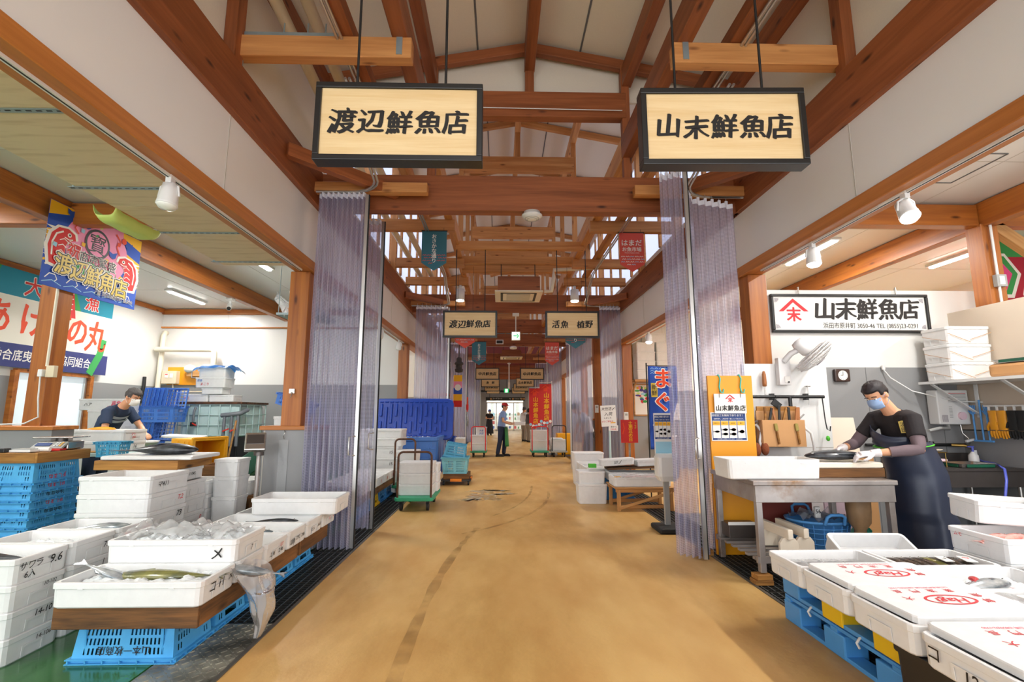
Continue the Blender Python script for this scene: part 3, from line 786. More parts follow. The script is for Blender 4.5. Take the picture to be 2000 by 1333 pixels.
# ------------------------------------------------------------------ lamps of the stalls
def tube_fixture(x, y, z, e, label, L=1.2):
 t = thing('ceiling_light', label, 'ceiling light', (x, y, z), 0, 'tube lights on stall ceilings')
 m = M(); m.box((0, 0, -.02), (.16, L, .04), 'white_plastic'); m.build('housing', t, bevel=.006)
 m = M(); m.box((0, 0, -.052), (.075, L * .97, .026), 'tube_light'); m.build('tube', t, bevel=.01)
 if e: lamp('tube_lamp', 'AREA', (x, y, z - .09), e*(1.25 if x < 0 else 1.5), (1, .985, .95), .1, L, target=(x, y, 0))
 return t
TL = ['long tube light on the left stall ceiling above the back wall', 'long tube light deep in the left stall beyond the post', 'long tube light on the left stall ceiling near the entrance',
 'long tube light on left stall ceiling between plywood and back wall', 'long tube light hidden by plywood near the entrance', 'bright tube light on right stall ceiling beside lintel spotlights',
 '', 'bright tube light seen over the right partition', 'tube light over the cutting table on the right', 'tube light on the far right stall ceiling', 'tube light on the right stall ceiling near the entrance', 'tube light over the right stall back wall']
for (x, y, ax, e), lb in zip(TUBES, TL):
 if lb: tube_fixture(x, y, 3.88, e, lb)
for k, y in enumerate((14.5, 20.5, 26.5, 32.5)):
 for s, x in ((-1, -3.9), (1, 4.6)):
  tube_fixture(x, y, 3.88, 60, 'tube light in the far %s stall of bay %d' % ('left' if s < 0 else 'right', k + 3))
# ------------------------------------------------------------------ prop builders
def loops_to(m, loops, mat, closed_bottom=True, closed_top=True, smooth=False):
 n = len(loops[0]); vs = [p for lp in loops for p in lp]
 fs = []
 for i in range(len(loops) - 1):
  for k in range(n):
   k2 = (k + 1) % n
   fs.append((i*n + k, i*n + k2, (i+1)*n + k2, (i+1)*n + k))
 if closed_bottom: fs.append(tuple(range(n - 1, -1, -1)))
 if closed_top: fs.append(tuple(range((len(loops)-1)*n, len(loops)*n)))
 m.add(vs, fs, mat, smooth=smooth)
def ring(L, Wd, r, z, n=2): return [(x, y, z) for x, y in rrect(L, Wd, r, n)]
def recess(m, c, u, v, nrm, w, h, d, mat):
 """grip pocket: a raised arch-shaped rim around a sunk panel on a box end"""
 c, u, v, nrm = Vector(c), Vector(u), Vector(v), Vector(nrm)
 def P(a, b, o): return tuple(c + u * a + v * b + nrm * o)
 t = 0.012
 for (a0, b0, a1, b1) in ((-w/2 - t, -h/2, -w/2, h/2 + t), (w/2, -h/2, w/2 + t, h/2 + t), (-w/2, h/2, w/2, h/2 + t)):
  vs = [P(a0, b0, 0), P(a1, b0, 0), P(a1, b1, 0), P(a0, b1, 0), P(a0, b0, d), P(a1, b0, d), P(a1, b1, d), P(a0, b1, d)]
  m.add(vs, [(4, 5, 6, 7), (0, 1, 5, 4), (1, 2, 6, 5), (2, 3, 7, 6), (3, 0, 4, 7)], mat)
TP = 0.965
_BX = {}
def box_bm(L, Wd, H, mat='styrofoam', closed=False, wall=0.022, step=True, grips='x'):
 m = M(); r = .03
 L0, W0 = L - 2*H*.06, Wd - 2*H*.06
 lp = [ring(L0 - .012, W0 - .012, r, 0), ring(L0, W0, r, .008)]
 if step:
  lp += [ring(L - .012, Wd - .012, r, H - .034), ring(L, Wd, r, H - .03), ring(L, Wd, r, H - .004), ring(L - .006, Wd - .006, r, H)]
 else: lp += [ring(L, Wd, r, H - .004), ring(L - .006, Wd - .006, r, H)]
 if closed:
  loops_to(m, lp, mat)
 else:
  lp += [ring(L - 2*wall, Wd - 2*wall, r*.7, H), ring(L - 2*wall - .004, Wd - 2*wall - .004, r*.7, H - .006), ring(L0 - 2*wall - .01, W0 - 2*wall - .01, r*.6, .022)]
  loops_to(m, lp, mat)
 gh = min(.05, H * .38)
 if 'x' in grips:
  for s in (-1, 1): recess(m, (s*(L0/2 + .004), 0, .01 + gh/2), (0, s, 0), (s*.06, 0, 1), (s, 0, -.06), Wd*.30, gh, .0025, mat)
 if 'y' in grips:
  for s in (-1, 1):
   for q in (-.22, .22): recess(m, (q*L, s*(W0/2 + .004), .01 + gh/2), (-s, 0, 0), (0, s*.06, 1), (0, s, -.06), L*.15, gh, .0025, mat)
 for s in (-1, 1):     # small notches on the rim
  for q in (-.3, .3): m.box((q*L, s*(Wd/2 - .001), H - .030), (.03, .006, .008), mat)
 return m
def lid_bm(L, Wd, mat='styrofoam', t=.03):
 m = M(); r = .03
 loops_to(m, [ring(L - .05, Wd - .05, r*.8, -.012), ring(L - .05, Wd - .05, r*.8, 0), ring(L, Wd, r, 0), ring(L, Wd, r, t - .005), ring(L - .01, Wd - .01, r, t)], mat)
 return m
def side_fn(L, Wd, H, side, off=.0062):
 """(u,v) on a box side, u to the viewer's right, v up from the bottom"""
 k = .06
 if side == 'f': return lambda u, v: Vector((u, -(Wd/2 - (H - v)*k) - off, v))
 if side == 'b': return lambda u, v: Vector((-u, (Wd/2 - (H - v)*k) + off, v))
 if side == 'r': return lambda u, v: Vector(((L/2 - (H - v)*k) + off, u, v))
 if side == 'l': return lambda u, v: Vector((-(L/2 - (H - v)*k) - off, -u, v))
 return lambda u, v: Vector((u, v, H + off))
def write(root, L, Wd, H, marks, name='handwriting'):
 m = M()
 for mk in marks:
  side, txt, u, v, size, mat = mk[:6]; rot = mk[6] if len(mk) > 6 else 0
  m.text(txt, side_fn(L, Wd, H, side), mat, u, v, size, 0.014, 0.12, wob=.025, rot=rot)
 return m.build(name, root)
def styro(x, y, z, L, Wd, H, label, rz=0, marks=None, lid=None, closed=False, group=None, mat='styrofoam', cat='fish box', lidtext=None, grips='x', rot=None, liddx=(0, 0), lidrz=0, step=True, wall=.022, name='styrofoam_box'):
 if marks or lid or lidtext:
  root = thing(name, label, cat, (x, y, z), rz, group, rot)
  key = (L, Wd, H, mat, closed, grips, step, wall)
  if key not in _BX:
   o = box_bm(L, Wd, H, mat, closed, wall, step, grips).build('box_body', root); _BX[key] = o.data
  else:
   o = bpy.data.objects.new('box_body', _BX[key]); COL.objects.link(o); o.parent = root
  if lid:
   lo = lid_bm(L, Wd, mat).build('lid', root, loc=(liddx[0], liddx[1], H), rz=lidrz)
   if lidtext:
    m = M(); lidtext(m, lambda a, b: Vector((a, b, .0315)), L, Wd); m.build('printed_mark', lo)
  if marks: write(root, L, Wd, H, marks)
  return root
 key = (L, Wd, H, mat, closed, grips, step, wall)
 if key not in _BX:
  o = box_bm(L, Wd, H, mat, closed, wall, step, grips).build(name); _BX[key] = o.data
 else:
  o = bpy.data.objects.new(name, _BX[key]); COL.objects.link(o)
 o.location = (x, y, z); o.rotation_euler = rot if rot else (0, 0, rz)
 return tag(o, label, cat, group)
_CR = {}
def crate_bm(L, Wd, H, mat, fx=5, fz=3, inv=True, holes=True, words=None, wmat='ink'):
 """slotted plastic basket; inv = standing upside down with its rim on the floor. Slots run up the sides."""
 m = M(); tp = H * .1
 def side(p0, p1, q0, q1, cols, rows, hand):
  """p = rim edge, q = base edge; grid with open slots"""
  p0, p1, q0, q1 = map(Vector, (p0, p1, q0, q1))
  us = [0, .07]; n = cols
  for i in range(n):
   a = .09 + .82 * i / n; us += [a + .82/n*.30, a + .82/n*.75]
  us += [.93, 1]
  vsr = [0, .12]
  for j in range(rows):
   a = .2 + .72 * j / rows; vsr += [a + .02, a + .72/rows*.76]
  vsr += [.96, 1]
  us = sorted(us); vsr = sorted(vsr)
  vv = []; ff = []
  for b in vsr:
   for a in us: vv.append((p0.lerp(p1, a)).lerp(q0.lerp(q1, a), b))
  w = len(us)
  for j in range(len(vsr) - 1):
   for i in range(w - 1):
    ua, va = (us[i] + us[i+1]) / 2, (vsr[j] + vsr[j+1]) / 2
    hole = holes and i >= 2 and (i % 2 == 0) and i < w - 2 and j >= 2 and (j % 2 == 0) and j < len(vsr) - 2 and not (.46 < ua < .54)
    if hand and abs(ua - .5) < .2 and .18 < va < .42: hole = hand == 2
    elif hand and abs(ua - .5) < .3 and va < .5: hole = False
    if words and .2 < va < .42 and abs(ua - .5) < .22: hole = False
    if not hole: ff.append((j*w + i, j*w + i + 1, (j+1)*w + i + 1, (j+1)*w + i))
  m.add(vv, ff, mat)
 zr, zb = (0, H) if inv else (H, 0)
 X, Yh = L/2, Wd/2; x, y = X - tp, Yh - tp
 A = [(-X, -Yh, zr), (X, -Yh, zr), (X, Yh, zr), (-X, Yh, zr)]
 Bq = [(-x, -y, zb), (x, -y, zb), (x, y, zb), (-x, y, zb)]
 nl, ns = max(8, int(L / .028)), max(6, int(Wd / .03))
 side(A[0], A[1], Bq[0], Bq[1], nl, fz, 0); side(A[2], A[3], Bq[2], Bq[3], nl, fz, 0)
 side(A[1], A[2], Bq[1], Bq[2], ns, fz, 2); side(A[3], A[0], Bq[3], Bq[0], ns, fz, 2)
 nx, ny = int(L / .06), int(Wd / .06)
 for i in range(nx + 1): m.box((-x + 2*x*i/nx, 0, zb), (.012, 2*y, .006), mat)
 for j in range(ny + 1): m.box((0, -y + 2*y*j/ny, zb), (2*x, .012, .006), mat)
 s = 1 if inv else -1
 f = .018
 for zz in (zr + s*.004, zr + s*.026):
  for yy in (-Yh - f/2, Yh + f/2): m.box((0, yy, zz), (L + 2*f, f, .005), mat)
  for xx in (-X - f/2, X + f/2): m.box((xx, 0, zz), (f, Wd, .005), mat)
 k = 6
 for i in range(k + 1):
  for yy in (-Yh - f/2, Yh + f/2): m.box((-X + L*i/k, yy, zr + s*.015), (.005, f, .022), mat)
 for j in range(5):
  for xx in (-X - f/2, X + f/2): m.box((xx, -Yh + Wd*j/4, zr + s*.015), (f, .005, .022), mat)
 for px in (-X + .07, X - .07):
  for py, ss in ((-Yh, -1), (Yh, 1)): m.box((px, py - ss*.008, (zr + zb)/2), (.008, .004, H*.8), mat, rot=(ss * s * -.1, 0, 0))
 return m
def crate(x, y, z, L, Wd, H, mat, label, rz=0, inv=True, group=None, words=None, wmat='ink', fz=3, rot=None, cat='crate', name='plastic_crate', side='f', holes=True):
 key = (L, Wd, H, mat, inv, bool(words), fz, holes)
 if words:
  root = thing(name, label, cat, (x, y, z), rz, group, rot)
  if key not in _CR: o = crate_bm(L, Wd, H, mat, fz=fz, inv=inv, words=words, holes=holes).build('crate_body', root); _CR[key] = o.data
  else: o = bpy.data.objects.new('crate_body', _CR[key]); COL.objects.link(o); o.parent = root
  m = M(); t = .1
  if side == 'f': fn = lambda u, v: Vector((u, -(Wd/2 - v*t) - .004, v))
  else: fn = lambda u, v: Vector(((L/2 - v*t) + .004, u, v))
  m.text(words, fn, wmat, 0, H*.32, .05, .012, rot=pi)
  m.build('printed_name', root)
  return root
 if key not in _CR: o = crate_bm(L, Wd, H, mat, fz=fz, inv=inv, holes=holes).build(name); _CR[key] = o.data
 else: o = bpy.data.objects.new(name, _CR[key]); COL.objects.link(o)
 o.location = (x, y, z); o.rotation_euler = rot if rot else (0, 0, rz)
 return tag(o, label, cat, group)
def wood_tray(x, y, z, L, Wd, H, label, rz=0, mat='crate_wood', t=.022, cat='wooden tray', slats=5, rot=None):
 root = thing('wooden_tray', label, cat, (x, y, z), rz, None, rot)
 for nm, a, b in (('side_board', (-L/2, -Wd/2 + t/2, H/2), (L/2, -Wd/2 + t/2, H/2)), ('side_board', (-L/2, Wd/2 - t/2, H/2), (L/2, Wd/2 - t/2, H/2)),
                     ('end_board', (-L/2 + t/2, -Wd/2 + t, H/2), (-L/2 + t/2, Wd/2 - t, H/2)), ('end_board', (L/2 - t/2, -Wd/2 + t, H/2), (L/2 - t/2, Wd/2 - t, H/2))):
  beam(nm, a, b, t, H, mat, root, kind=None, bevel=.003)
 for i in range(slats):
  yy = -Wd/2 + t + (Wd - 2*t) * (i + .5) / slats
  beam('slat', (-L/2 + t, yy, H*.18 if slats < 8 else H - .012), (L/2 - t, yy, H*.18 if slats < 8 else H - .012), (Wd - 2*t)/slats - .012, .014, mat, root, kind=None, bevel=.002)
 return root
def ice_bed(x, y, z, L, Wd, label, rz=0, amp=.02, seed=0, mat='ice', name='crushed_ice', cat='ice', rot=None):
 m = M()
 def fn(u, v):
  p = Vector((u*L*22 + seed*7, v*Wd*22, seed))
  e = min(u, 1-u, v, 1-v)
  h = noise.noise(p)*amp + noise.noise(p*2.3)*amp*.6 + amp * min(1, e*6)
  return ((u-.5)*L, (v-.5)*Wd, h)
 m.sheet(fn, 44, 30, mat, smooth=False)
 o = m.build(name, loc=(x, y, z), rz=rz, rot=rot)
 return tag(o, label, cat, kind='stuff')
def wrap(x, y, z, L, Wd, label, rz=0, amp=.05, seed=0, mat='poly_wrap', name='plastic_sheet', drop=0.0, nx=40, ny=26):
 m = M()
 def fn(u, v):
  p = Vector((u*L*6 + seed*5.1, v*Wd*6, seed*1.7))
  h = abs(noise.noise(p))*amp + abs(noise.noise(p*2.7))*amp*.5
  e = min(u, 1-u, v, 1-v)
  return ((u-.5)*L + noise.noise(p + Vector((9, 0, 0)))*.02, (v-.5)*Wd + noise.noise(p + Vector((0, 9, 0)))*.02, h - drop*max(0, 1 - e*8))
 m.sheet(fn, nx, ny, mat)
 return tag(m.build(name, loc=(x, y, z), rz=rz), label, 'plastic sheet')
def fish_bm(Ln, depth, thick, mt, mb=None, tail=True, curve=0.0, fins=True, eye=True):
 """fish along local X, head at +X, lying on its side (thickness along Z) with belly at -Y"""
 m = M(); n = 12; K = 14; mb = mb or mt
 prof = [(-.5, .10), (-.42, .16), (-.3, .42), (-.12, .82), (.05, 1.0), (.2, .96), (.33, .78), (.42, .55), (.48, .3), (.5, .12)]
 rings = []
 for t, w in prof:
  rings.append([(t*Ln, cos(2*pi*k/K)*w*depth/2 + curve*Ln*(t*t*4 - .3), sin(2*pi*k/K)*w*thick/2*(1.05 if sin(2*pi*k/K) > 0 else .7)) for k in range(K)])
 vs = [p for r in rings for p in r]; top = []; bot = []
 for i in range(len(rings) - 1):
  for k in range(K):
   f = (i*K + k, i*K + (k+1) % K, (i+1)*K + (k+1) % K, (i+1)*K + k)
   (top if cos(2*pi*(k + .5)/K) > -.15 else bot).append(f)
 m.add(vs, top, mt, smooth=True); m.add(vs, bot, mb, smooth=True)
 m.add(rings[-1], [tuple(range(K))], mt); m.add(rings[0], [tuple(range(K - 1, -1, -1))], mt)
 if tail:
  c = curve*Ln*.7; d = depth*.5
  for zz in (.003, -.003):
   m.add([(-.48*Ln, c + .06*depth, zz), (-.62*Ln, c + d, zz), (-.57*Ln, c, zz), (-.62*Ln, c - d, zz), (-.48*Ln, c - .06*depth, zz)], [(0, 1, 2), (0, 2, 4), (2, 3, 4)], mt)
 if fins:
  for zz in (.003, -.003):
   m.add([(.18*Ln, depth*.46, zz), (-.05*Ln, depth*.62, zz), (-.25*Ln, depth*.42, zz), (-.3*Ln, depth*.2, zz)], [(0, 1, 2, 3)], mt)
   m.add([(-.1*Ln, -depth*.38, zz), (-.22*Ln, -depth*.55, zz), (-.3*Ln, -depth*.2, zz)], [(0, 1, 2)], mt)
  m.add([(.25*Ln, -.05*depth, thick*.44), (.1*Ln, -.18*depth, thick*.56), (.08*Ln, .0, thick*.52)], [(0, 1, 2)], mt)
 if eye: m.ell((.41*Ln, .1*depth, thick*.26), (.012*Ln + .003, .012*Ln + .003, .006), 'eye_white', 8, 5); m.ell((.41*Ln, .1*depth, thick*.26 + .004), (.007*Ln + .002, .007*Ln + .002, .004), 'ink', 8, 5)
 return m
def fish(x, y, z, Ln, label, mt='fish_dark', mb=None, depth=None, thick=None, rz=0, group=None, curve=0.0, rot=None, name='fish', cat='fish', **kw):
 m = fish_bm(Ln, depth or Ln*.26, thick or Ln*.14, mt, mb, curve=curve, **kw)
 return tag(m.build(name, loc=(x, y, z), rz=rz, rot=rot), label, cat, group)
def hang_sign(x, y, z, text, label, w=1.0, h=.5, ztop=4.44, size=.165, rz=0, gap=None):
 root = thing('hanging_sign', label, 'shop sign', (x, y, z), rz)
 m = M(); d = .10; b = .035
 for c, s in (((0, 0, h/2 - b/2), (w, d, b)), ((0, 0, -h/2 + b/2), (w, d, b)), ((-w/2 + b/2, 0, 0), (b, d, h - 2*b)), ((w/2 - b/2, 0, 0), (b, d, h - 2*b))): m.box(c, s, 'frame_black')
 m.build('frame', root, bevel=.004)
 m = M(); m.box((0, 0, 0), (w - .06, d - .03, h - .06), 'sign_wood'); bo = m.build('board', root)
 m = M(); n = len(text)
 fn = lambda u, v: Vector((u, -d/2 + .012, v))
 if ' ' in text or n < 5:
  stp = size*1.02; n0 = len(text)
  for i, ch in enumerate(text):
   if ch != ' ': m.text(ch, fn, 'ink', (i - (n0 - 1)/2)*stp, random.uniform(-.006, .006), size, .045, .14, wob=.045, rot=.05)
 else:
  for i, ch in enumerate(text): m.text(ch, fn, 'ink', (i - (n - 1)/2)*size*1.02, random.uniform(-.006, .006), size*random.uniform(.97, 1.05), .045, .14, wob=.045, rot=.05)
 m.build('lettering', bo)
 for s in (-1, 1):
  m = M(); m.cyl((s*w*.27, 0, h/2), (s*w*.27, 0, ztop - z), .008, 'rod_black', 8); m.build('hanging_rod', root)
 return root
def curtain(name, label, path, ztop, zbot, n_folds, amp, mat='pvc_curtain', bars=(), hooks=True, handle=None, seed=0, hem=True, cat='plastic curtain', nu=None, splay=0.0):
 """pleated sheet hung along a polyline of (x,y) points"""
 root = thing(name, label, cat, (path[0][0], path[0][1], zbot))
 ox, oy = path[0]
 seg = [hypot(path[i+1][0]-path[i][0], path[i+1][1]-path[i][1]) for i in range(len(path)-1)]; T = sum(seg)
 def at(t):
  d = t*T
  for i, s in enumerate(seg):
   if d <= s or i == len(seg)-1:
    k = d/s; a, b = path[i], path[i+1]
    tx, ty = (b[0]-a[0])/s, (b[1]-a[1])/s
    return a[0] + (b[0]-a[0])*k, a[1] + (b[1]-a[1])*k, -ty, tx
   d -= s
 H = ztop - zbot
 rnd = random.Random(seed); ph = [rnd.uniform(-.6, .6) for _ in range(n_folds + 2)]
 def fn(u, v):
  x, y, nx, ny = at(u)
  k = u*n_folds; i = int(k)
  f = sin(2*pi*k + ph[min(i, n_folds)] * sin(v*3 + i))
  a = amp*(.65 + .35*(1 - v) + splay*(1-v)) * (.8 + .4*abs(ph[min(i, n_folds)]))
  sw = noise.noise(Vector((u*2.5, v*2.2, seed)))*.02*(1 - v)
  return (x - ox + nx*(f*a + sw), y - oy + ny*(f*a + sw), v*H)
 nu = nu or n_folds*10
 wid = T*2.2
 m = M(); m.sheet(fn, nu, 18, mat, uv=lambda u, v: (u*wid, v*H)); m.build('curtain_sheet', root)
 if hem:
  m = M()
  def fh(u, v):
   x, y, z = fn(u, 1.0); return (x, y - .003, H - .05 + v*.055)
  m.sheet(fh, nu, 1, 'hem_white')
  if hooks:
   for i in range(n_folds):
    x, y, z = fn((i + .25)/n_folds, 1); m.box((x, y, H + .02), (.03, .02, .05), 'hem_white'); m.cyl((x, y, H + .03), (x, y, H + .09), .004, 'aluminium', 6)
  m.build('curtain_hem', root)
 for t in bars:
  x, y = t[0] - ox, t[1] - oy
  m = M(); m.box((x, y, H/2 - .01), (.035, .03, H - .02), 'aluminium'); m.box((x + .024, y - .004, H/2 - .01), (.012, .02, H - .02), 'rubber_black')
  b = m.build('edge_bar', root)
  if handle:
   m = M(); hx = x + handle*.04
   m.tube([(hx - handle*.03, y - .02, .95 - zbot), (hx + handle*.02, y - .06, .96 - zbot), (hx + handle*.02, y - .06, 1.14 - zbot), (hx - handle*.03, y - .02, 1.15 - zbot)], .008, 'aluminium', 8)
   m.build('pull_handle', b)
 return root
def trolley(x, y, rz, label, deck='trolley_green', L=.74, Wd=.48, hcol='rust_brown', zh=.86, hx=0):
 root = thing('hand_trolley', label, 'hand trolley', (x, y, 0), rz)
 m = M(); loops_to(m, [ring(Wd, L, .04, .14), ring(Wd + .02, L + .02, .04, .15), ring(Wd + .02, L + .02, .04, .185), ring(Wd, L, .04, .19)], deck); m.build('deck', root)
 for sx in (-1, 1):
  for sy in (-1, 1):
   m = M(); m.cyl((sx*(Wd/2 - .08) - .018, sy*(L/2 - .09), .062), (sx*(Wd/2 - .08) + .018, sy*(L/2 - .09), .062), .062, 'rubber_black', 16); m.box((sx*(Wd/2 - .08), sy*(L/2 - .09), .115), (.05, .06, .05), 'iron_black'); m.build('wheel', root)
 m = M(); w = Wd/2 - .03; yy = -L/2 + .03; pts = [(-w, yy, .18), (-w, yy, zh - .07)]
 for k in range(1, 6): a = pi/2*k/5; pts.append((-w + .07*(1 - cos(a)), yy, zh - .07 + .07*sin(a)))
 pts += [(-p[0], p[1], p[2]) for p in reversed(pts)]
 m.tube(pts, .016, hcol, 10); m.build('push_handle', root)
 return root
def spot_head(x, y, z, label, aim, lit=None, energy=0, color=(1, .9, .9), track_rz=pi/2):
 root = thing('track_spotlight', label, 'spotlight', (x, y, z))
 m = M(); m.box((0, 0, -.03), (.045, .26, .05), 'white_plastic'); m.box((0, -.1, -.07), (.04, .05, .05), 'white_plastic'); m.build('driver_box', root, bevel=.004)
 d = (Vector(aim) - Vector((x, y, z))).normalized(); h = Vector((0, -.1, -.19))
 R = d.to_track_quat('Z', 'Y').to_matrix().to_4x4(); T = Matrix.Translation(h) @ R
 m = M(); m.lathe([(.02, -.09), (.05, -.085), (.056, -.02), (.064, .05), (.066, .065), (.058, .066), (.055, .04), (0, .035)], 'white_plastic', T, 20)
 for k in range(10): a = 2*pi*k/10; m.box((.055*cos(a), .055*sin(a), -.045), (.022, .004, .07), 'white_plastic', rz=a) if False else None
 hd = m.build('lamp_head', root)
 m = M(); m.tube([(0, -.1, -.08), (.06, -.1, -.12), (.07, -.1, -.19)], .008, 'white_plastic', 6); m.tube([(0, -.1, -.08), (-.06, -.1, -.12), (-.07, -.1, -.19)], .008, 'white_plastic', 6); m.build('yoke', root)
 m = M(); m.lathe([(0, .05), (.06, .05), (.063, .07), (.045, .09), (0, .1)], lit or 'eye_white', T, 18); m.build('lens', root)
 if energy:
  p = Vector((x, y, z)) + h + d*.08
  lamp('spot_lamp', 'SPOT', p, energy, color, .05, target=tuple(p + d), angle=radians(95), blend=.6)
 return root
# ------------------------------------------------------------------ left stall
random.seed(4)
cy = [3.19, 3.60, 4.01, 4.42, 4.83]
CL = ['blue slatted crate with shop name, upside down at the front of the left row', 'blue crate upside down, second from the front of the left row', 'blue crate upside down under the hanging fish bag, left row middle', 'blue crate upside down, fourth from the front of the left row', 'blue crate upside down at far end of left row by curtain']
for i, y in enumerate(cy):
 crate(-2.13, y, 0, .57, .37, .205, 'crate_blue', CL[i], words='山本一枚商店' if i == 0 else None)
for i, (y, lb) in enumerate(((3.27, 'brown wooden tray under the front fish boxes of the left row'), (3.96, 'brown wooden tray in the middle of the left row above blue crates'), (4.66, 'brown wooden tray at the curtain end of the left row'))):
 wood_tray(-2.09, y, .206, .80, .66, .115, lb)
z1, hb = .322, .135
A = [(3.10, 'open fish box of ice at the very front of the left row, marked コ11', [('r', 'コ 11', -.03, .075, .07, 'ink'), ('r', 'メ', .11, .08, .05, 'ink_soft')]),
     (3.475, 'fish box under the ice heaped box of the left row, blue mark', [('r', 'フ', .06, .06, .05, 'ink_blue')]),
     (3.85, 'fish box marked 2.95 and 2.46 on aisle side of left row', [('r', '2.95', -.07, .05, .04, 'ink'), ('r', '2.46', .06, .05, .045, 'ink'), ('r', '137', .07, .085, .035, 'ink_red')]),
     (4.225, 'fish box marked 2.92 and 2.86 on aisle side of left row', [('r', '活魚', -.1, .05, .045, 'ink'), ('r', '2.92', 0, .06, .04, 'ink'), ('r', '2.86', .1, .06, .04, 'ink')]),
     (4.60, 'fish box marked 3.24 with a dark tail, fifth of the left row', [('r', '3.24', -.05, .05, .04, 'ink'), ('r', 'A-60', .1, .06, .04, 'ink')]),
     (4.975, 'fish box with pink marks under the top box at far end of left row', [('r', '13', 0, .06, .045, 'ink_pink'), ('r', '2', .1, .07, .05, 'ink_red')])]
for y, lb, mk in A: styro(-2.085, y, z1, .83, .37, hb, lb, marks=mk, group='fish boxes of the left front row')
styro(-2.08, 3.46, z1 + hb, .82, .40, .14, 'white fish box marked X heaped with ice and plastic film, left row', marks=[('f', 'メ', .29, .06, .085, 'ink'), ('r', '7', 0, .05, .05, 'ink_soft')])
styro(-1.93, 4.93, z1 + hb, .80, .42, .145, 'plain white fish box on top at the curtain end of left row')
ice_bed(-2.085, 3.10, z1 + .088, .76, .31, 'crushed ice around the olive fish in front box', seed=1)
fish(-2.02, 3.12, z1 + .108, .62, 'long olive striped fish lying in ice of the front box', 'fish_olive', 'fish_silver', depth=.11, thick=.07, rz=pi, eye=False)
fish(-2.30, 3.10, z1 + .12, .34, 'silver fish with raised tail wrapped in film, front box', 'fish_silver', depth=.09, thick=.06, rot=(0, radians(24), radians(8)))
ice_bed(-2.08, 3.46, z1 + hb + .08, .75, .34, 'heaped crushed ice in the box marked X', seed=2, amp=.035)
wrap(-2.12, 3.50, z1 + hb + .125, .70, .34, 'crumpled clear plastic film over heaped ice box of left row', amp=.12, seed=3)
ice_bed(-2.085, 4.225, z1 + .06, .76, .31, 'ice in the box marked 2.92', seed=5)
ice_bed(-2.085, 4.60, z1 + .06, .76, .31, 'ice in the box marked 3.24', seed=6)
fish(-2.05, 4.62, z1 + .10, .42, 'dark fish lying in the box marked 3.24', 'fish_dark', depth=.07, thick=.05, rz=.1)
fish(-2.09, 4.23, z1 + .095, .4, 'silver fish lying in the box marked 2.92', 'fish_silver', depth=.07, thick=.05, rz=.15)
bag = thing('hanging_fish_bag', 'clear plastic bag with fish tail hanging over the aisle edge of the left row', 'plastic bag', (-1.60, 3.30, 0))
m = M()
def fn(u, v):
 a = 2*pi*u; r = .115*(1-v) + .022 + .02*noise.noise(Vector((cos(a)*2, sin(a)*2, v*4)))
 return (.02 + .10*sin(v*2.2) + r*cos(a)*.8, -.05*v + r*sin(a)*1.1, .45 - .42*v - .06*(cos(a)*.5 + .5)*(1 - v)*(1 if v < .3 else .3))
m.sheet(fn, 28, 24, 'poly_wrap'); m.build('bag_film', bag)
fb = fish_bm(.34, .11, .06, 'fish_silver', eye=False); fb.build('fish_tail', bag, loc=(.01, .02, .40), rot=(0, radians(-168), radians(12)))
m = M(); m.tube([(.06, -.02, .33), (.09, -.05, .2), (.10, -.07, .1)], .004, 'rubber_black', 6); m.build('tie_band', bag)
lab = {0: 'bottom', 1: 'second', 2: 'third', 3: 'top'}
B = [(3.13, ['bottom box of the front left stack standing on green floor, marked 14-106', 'second lowest box of the front left stack, marked 14-10', 'third box of the front left stack under the サワラ box', 'open fish box marked サワラ 9.6 on the front left stack'],
      [[('r', '14-106', .06, .09, .035, 'ink_soft')], [('r', '14-10', .04, .09, .05, 'ink')], [('r', '10-102', .06, .1, .03, 'ink_soft'), ('f', 'く..', .2, .08, .04, 'ink_soft')], [('r', 'サワラ', -.08, .095, .05, 'ink'), ('r', '9.6', .08, .09, .07, 'ink'), ('r', '6入', -.08, .045, .048, 'ink')]]),
     (3.505, ['bottom box of the left stack marked 7.3', 'second box of left stack marked T.121 in red', 'third box of the left stack marked 7.3', 'open iced fish box marked 7.3 behind the サワラ box'],
      [None, [('r', 'T.121', .02, .11, .04, 'ink_pink')], [('r', 'l', .08, .1, .06, 'ink')], [('r', '7.3', .1, .07, .055, 'ink')]]),
     (3.885, ['bottom box of the left stack marked 27 in red', 'second box of the left stack marked 27', 'third box of the left stack marked 27', 'open fish box marked 27 in red with one dark fish, left stack'],
      [None, None, None, [('r', '27', -.1, .08, .06, 'ink_red'), ('r', 'ミズ', .09, .09, .045, 'ink_red'), ('r', '17', .11, .045, .04, 'ink_pink')]])]
for y, lbs, mks in B:
 for k in range(4): styro(-3.04, y, k*.1425, .60, .365, .1425, lbs[k], marks=mks[k], group='stacked fish boxes at the left edge')
for y, s in ((3.13, 11), (3.505, 12), (3.885, 13)): ice_bed(-3.04, y, .50, .54, .3, {11: 'ice in the サワラ box', 12: 'lumpy ice in the box marked 7.3', 13: 'ice in the box marked 27'}[s], seed=s)
fish(-3.08, 3.13, .53, .56, 'long dark mackerel lying in the サワラ box', 'fish_dark', 'fish_silver', depth=.1, thick=.07, rz=pi)
fish(-3.0, 3.9, .53, .42, 'dark fish half buried in ice of the box marked 27', 'fish_dark', 'fish_silver', depth=.1, thick=.08, rz=.15)
CT = [None, [('r', '4', 0, .08, .05, 'ink')], [('r', 'X', -.1, .05, .08, 'ink'), ('r', 'ネズ', -.04, .1, .05, 'ink')], [('r', '73', .14, .08, .07, 'ink')], [('r', 'T,2', .14, .07, .055, 'ink_red')], [('r', 'マ411', -.1, .07, .055, 'ink')]]
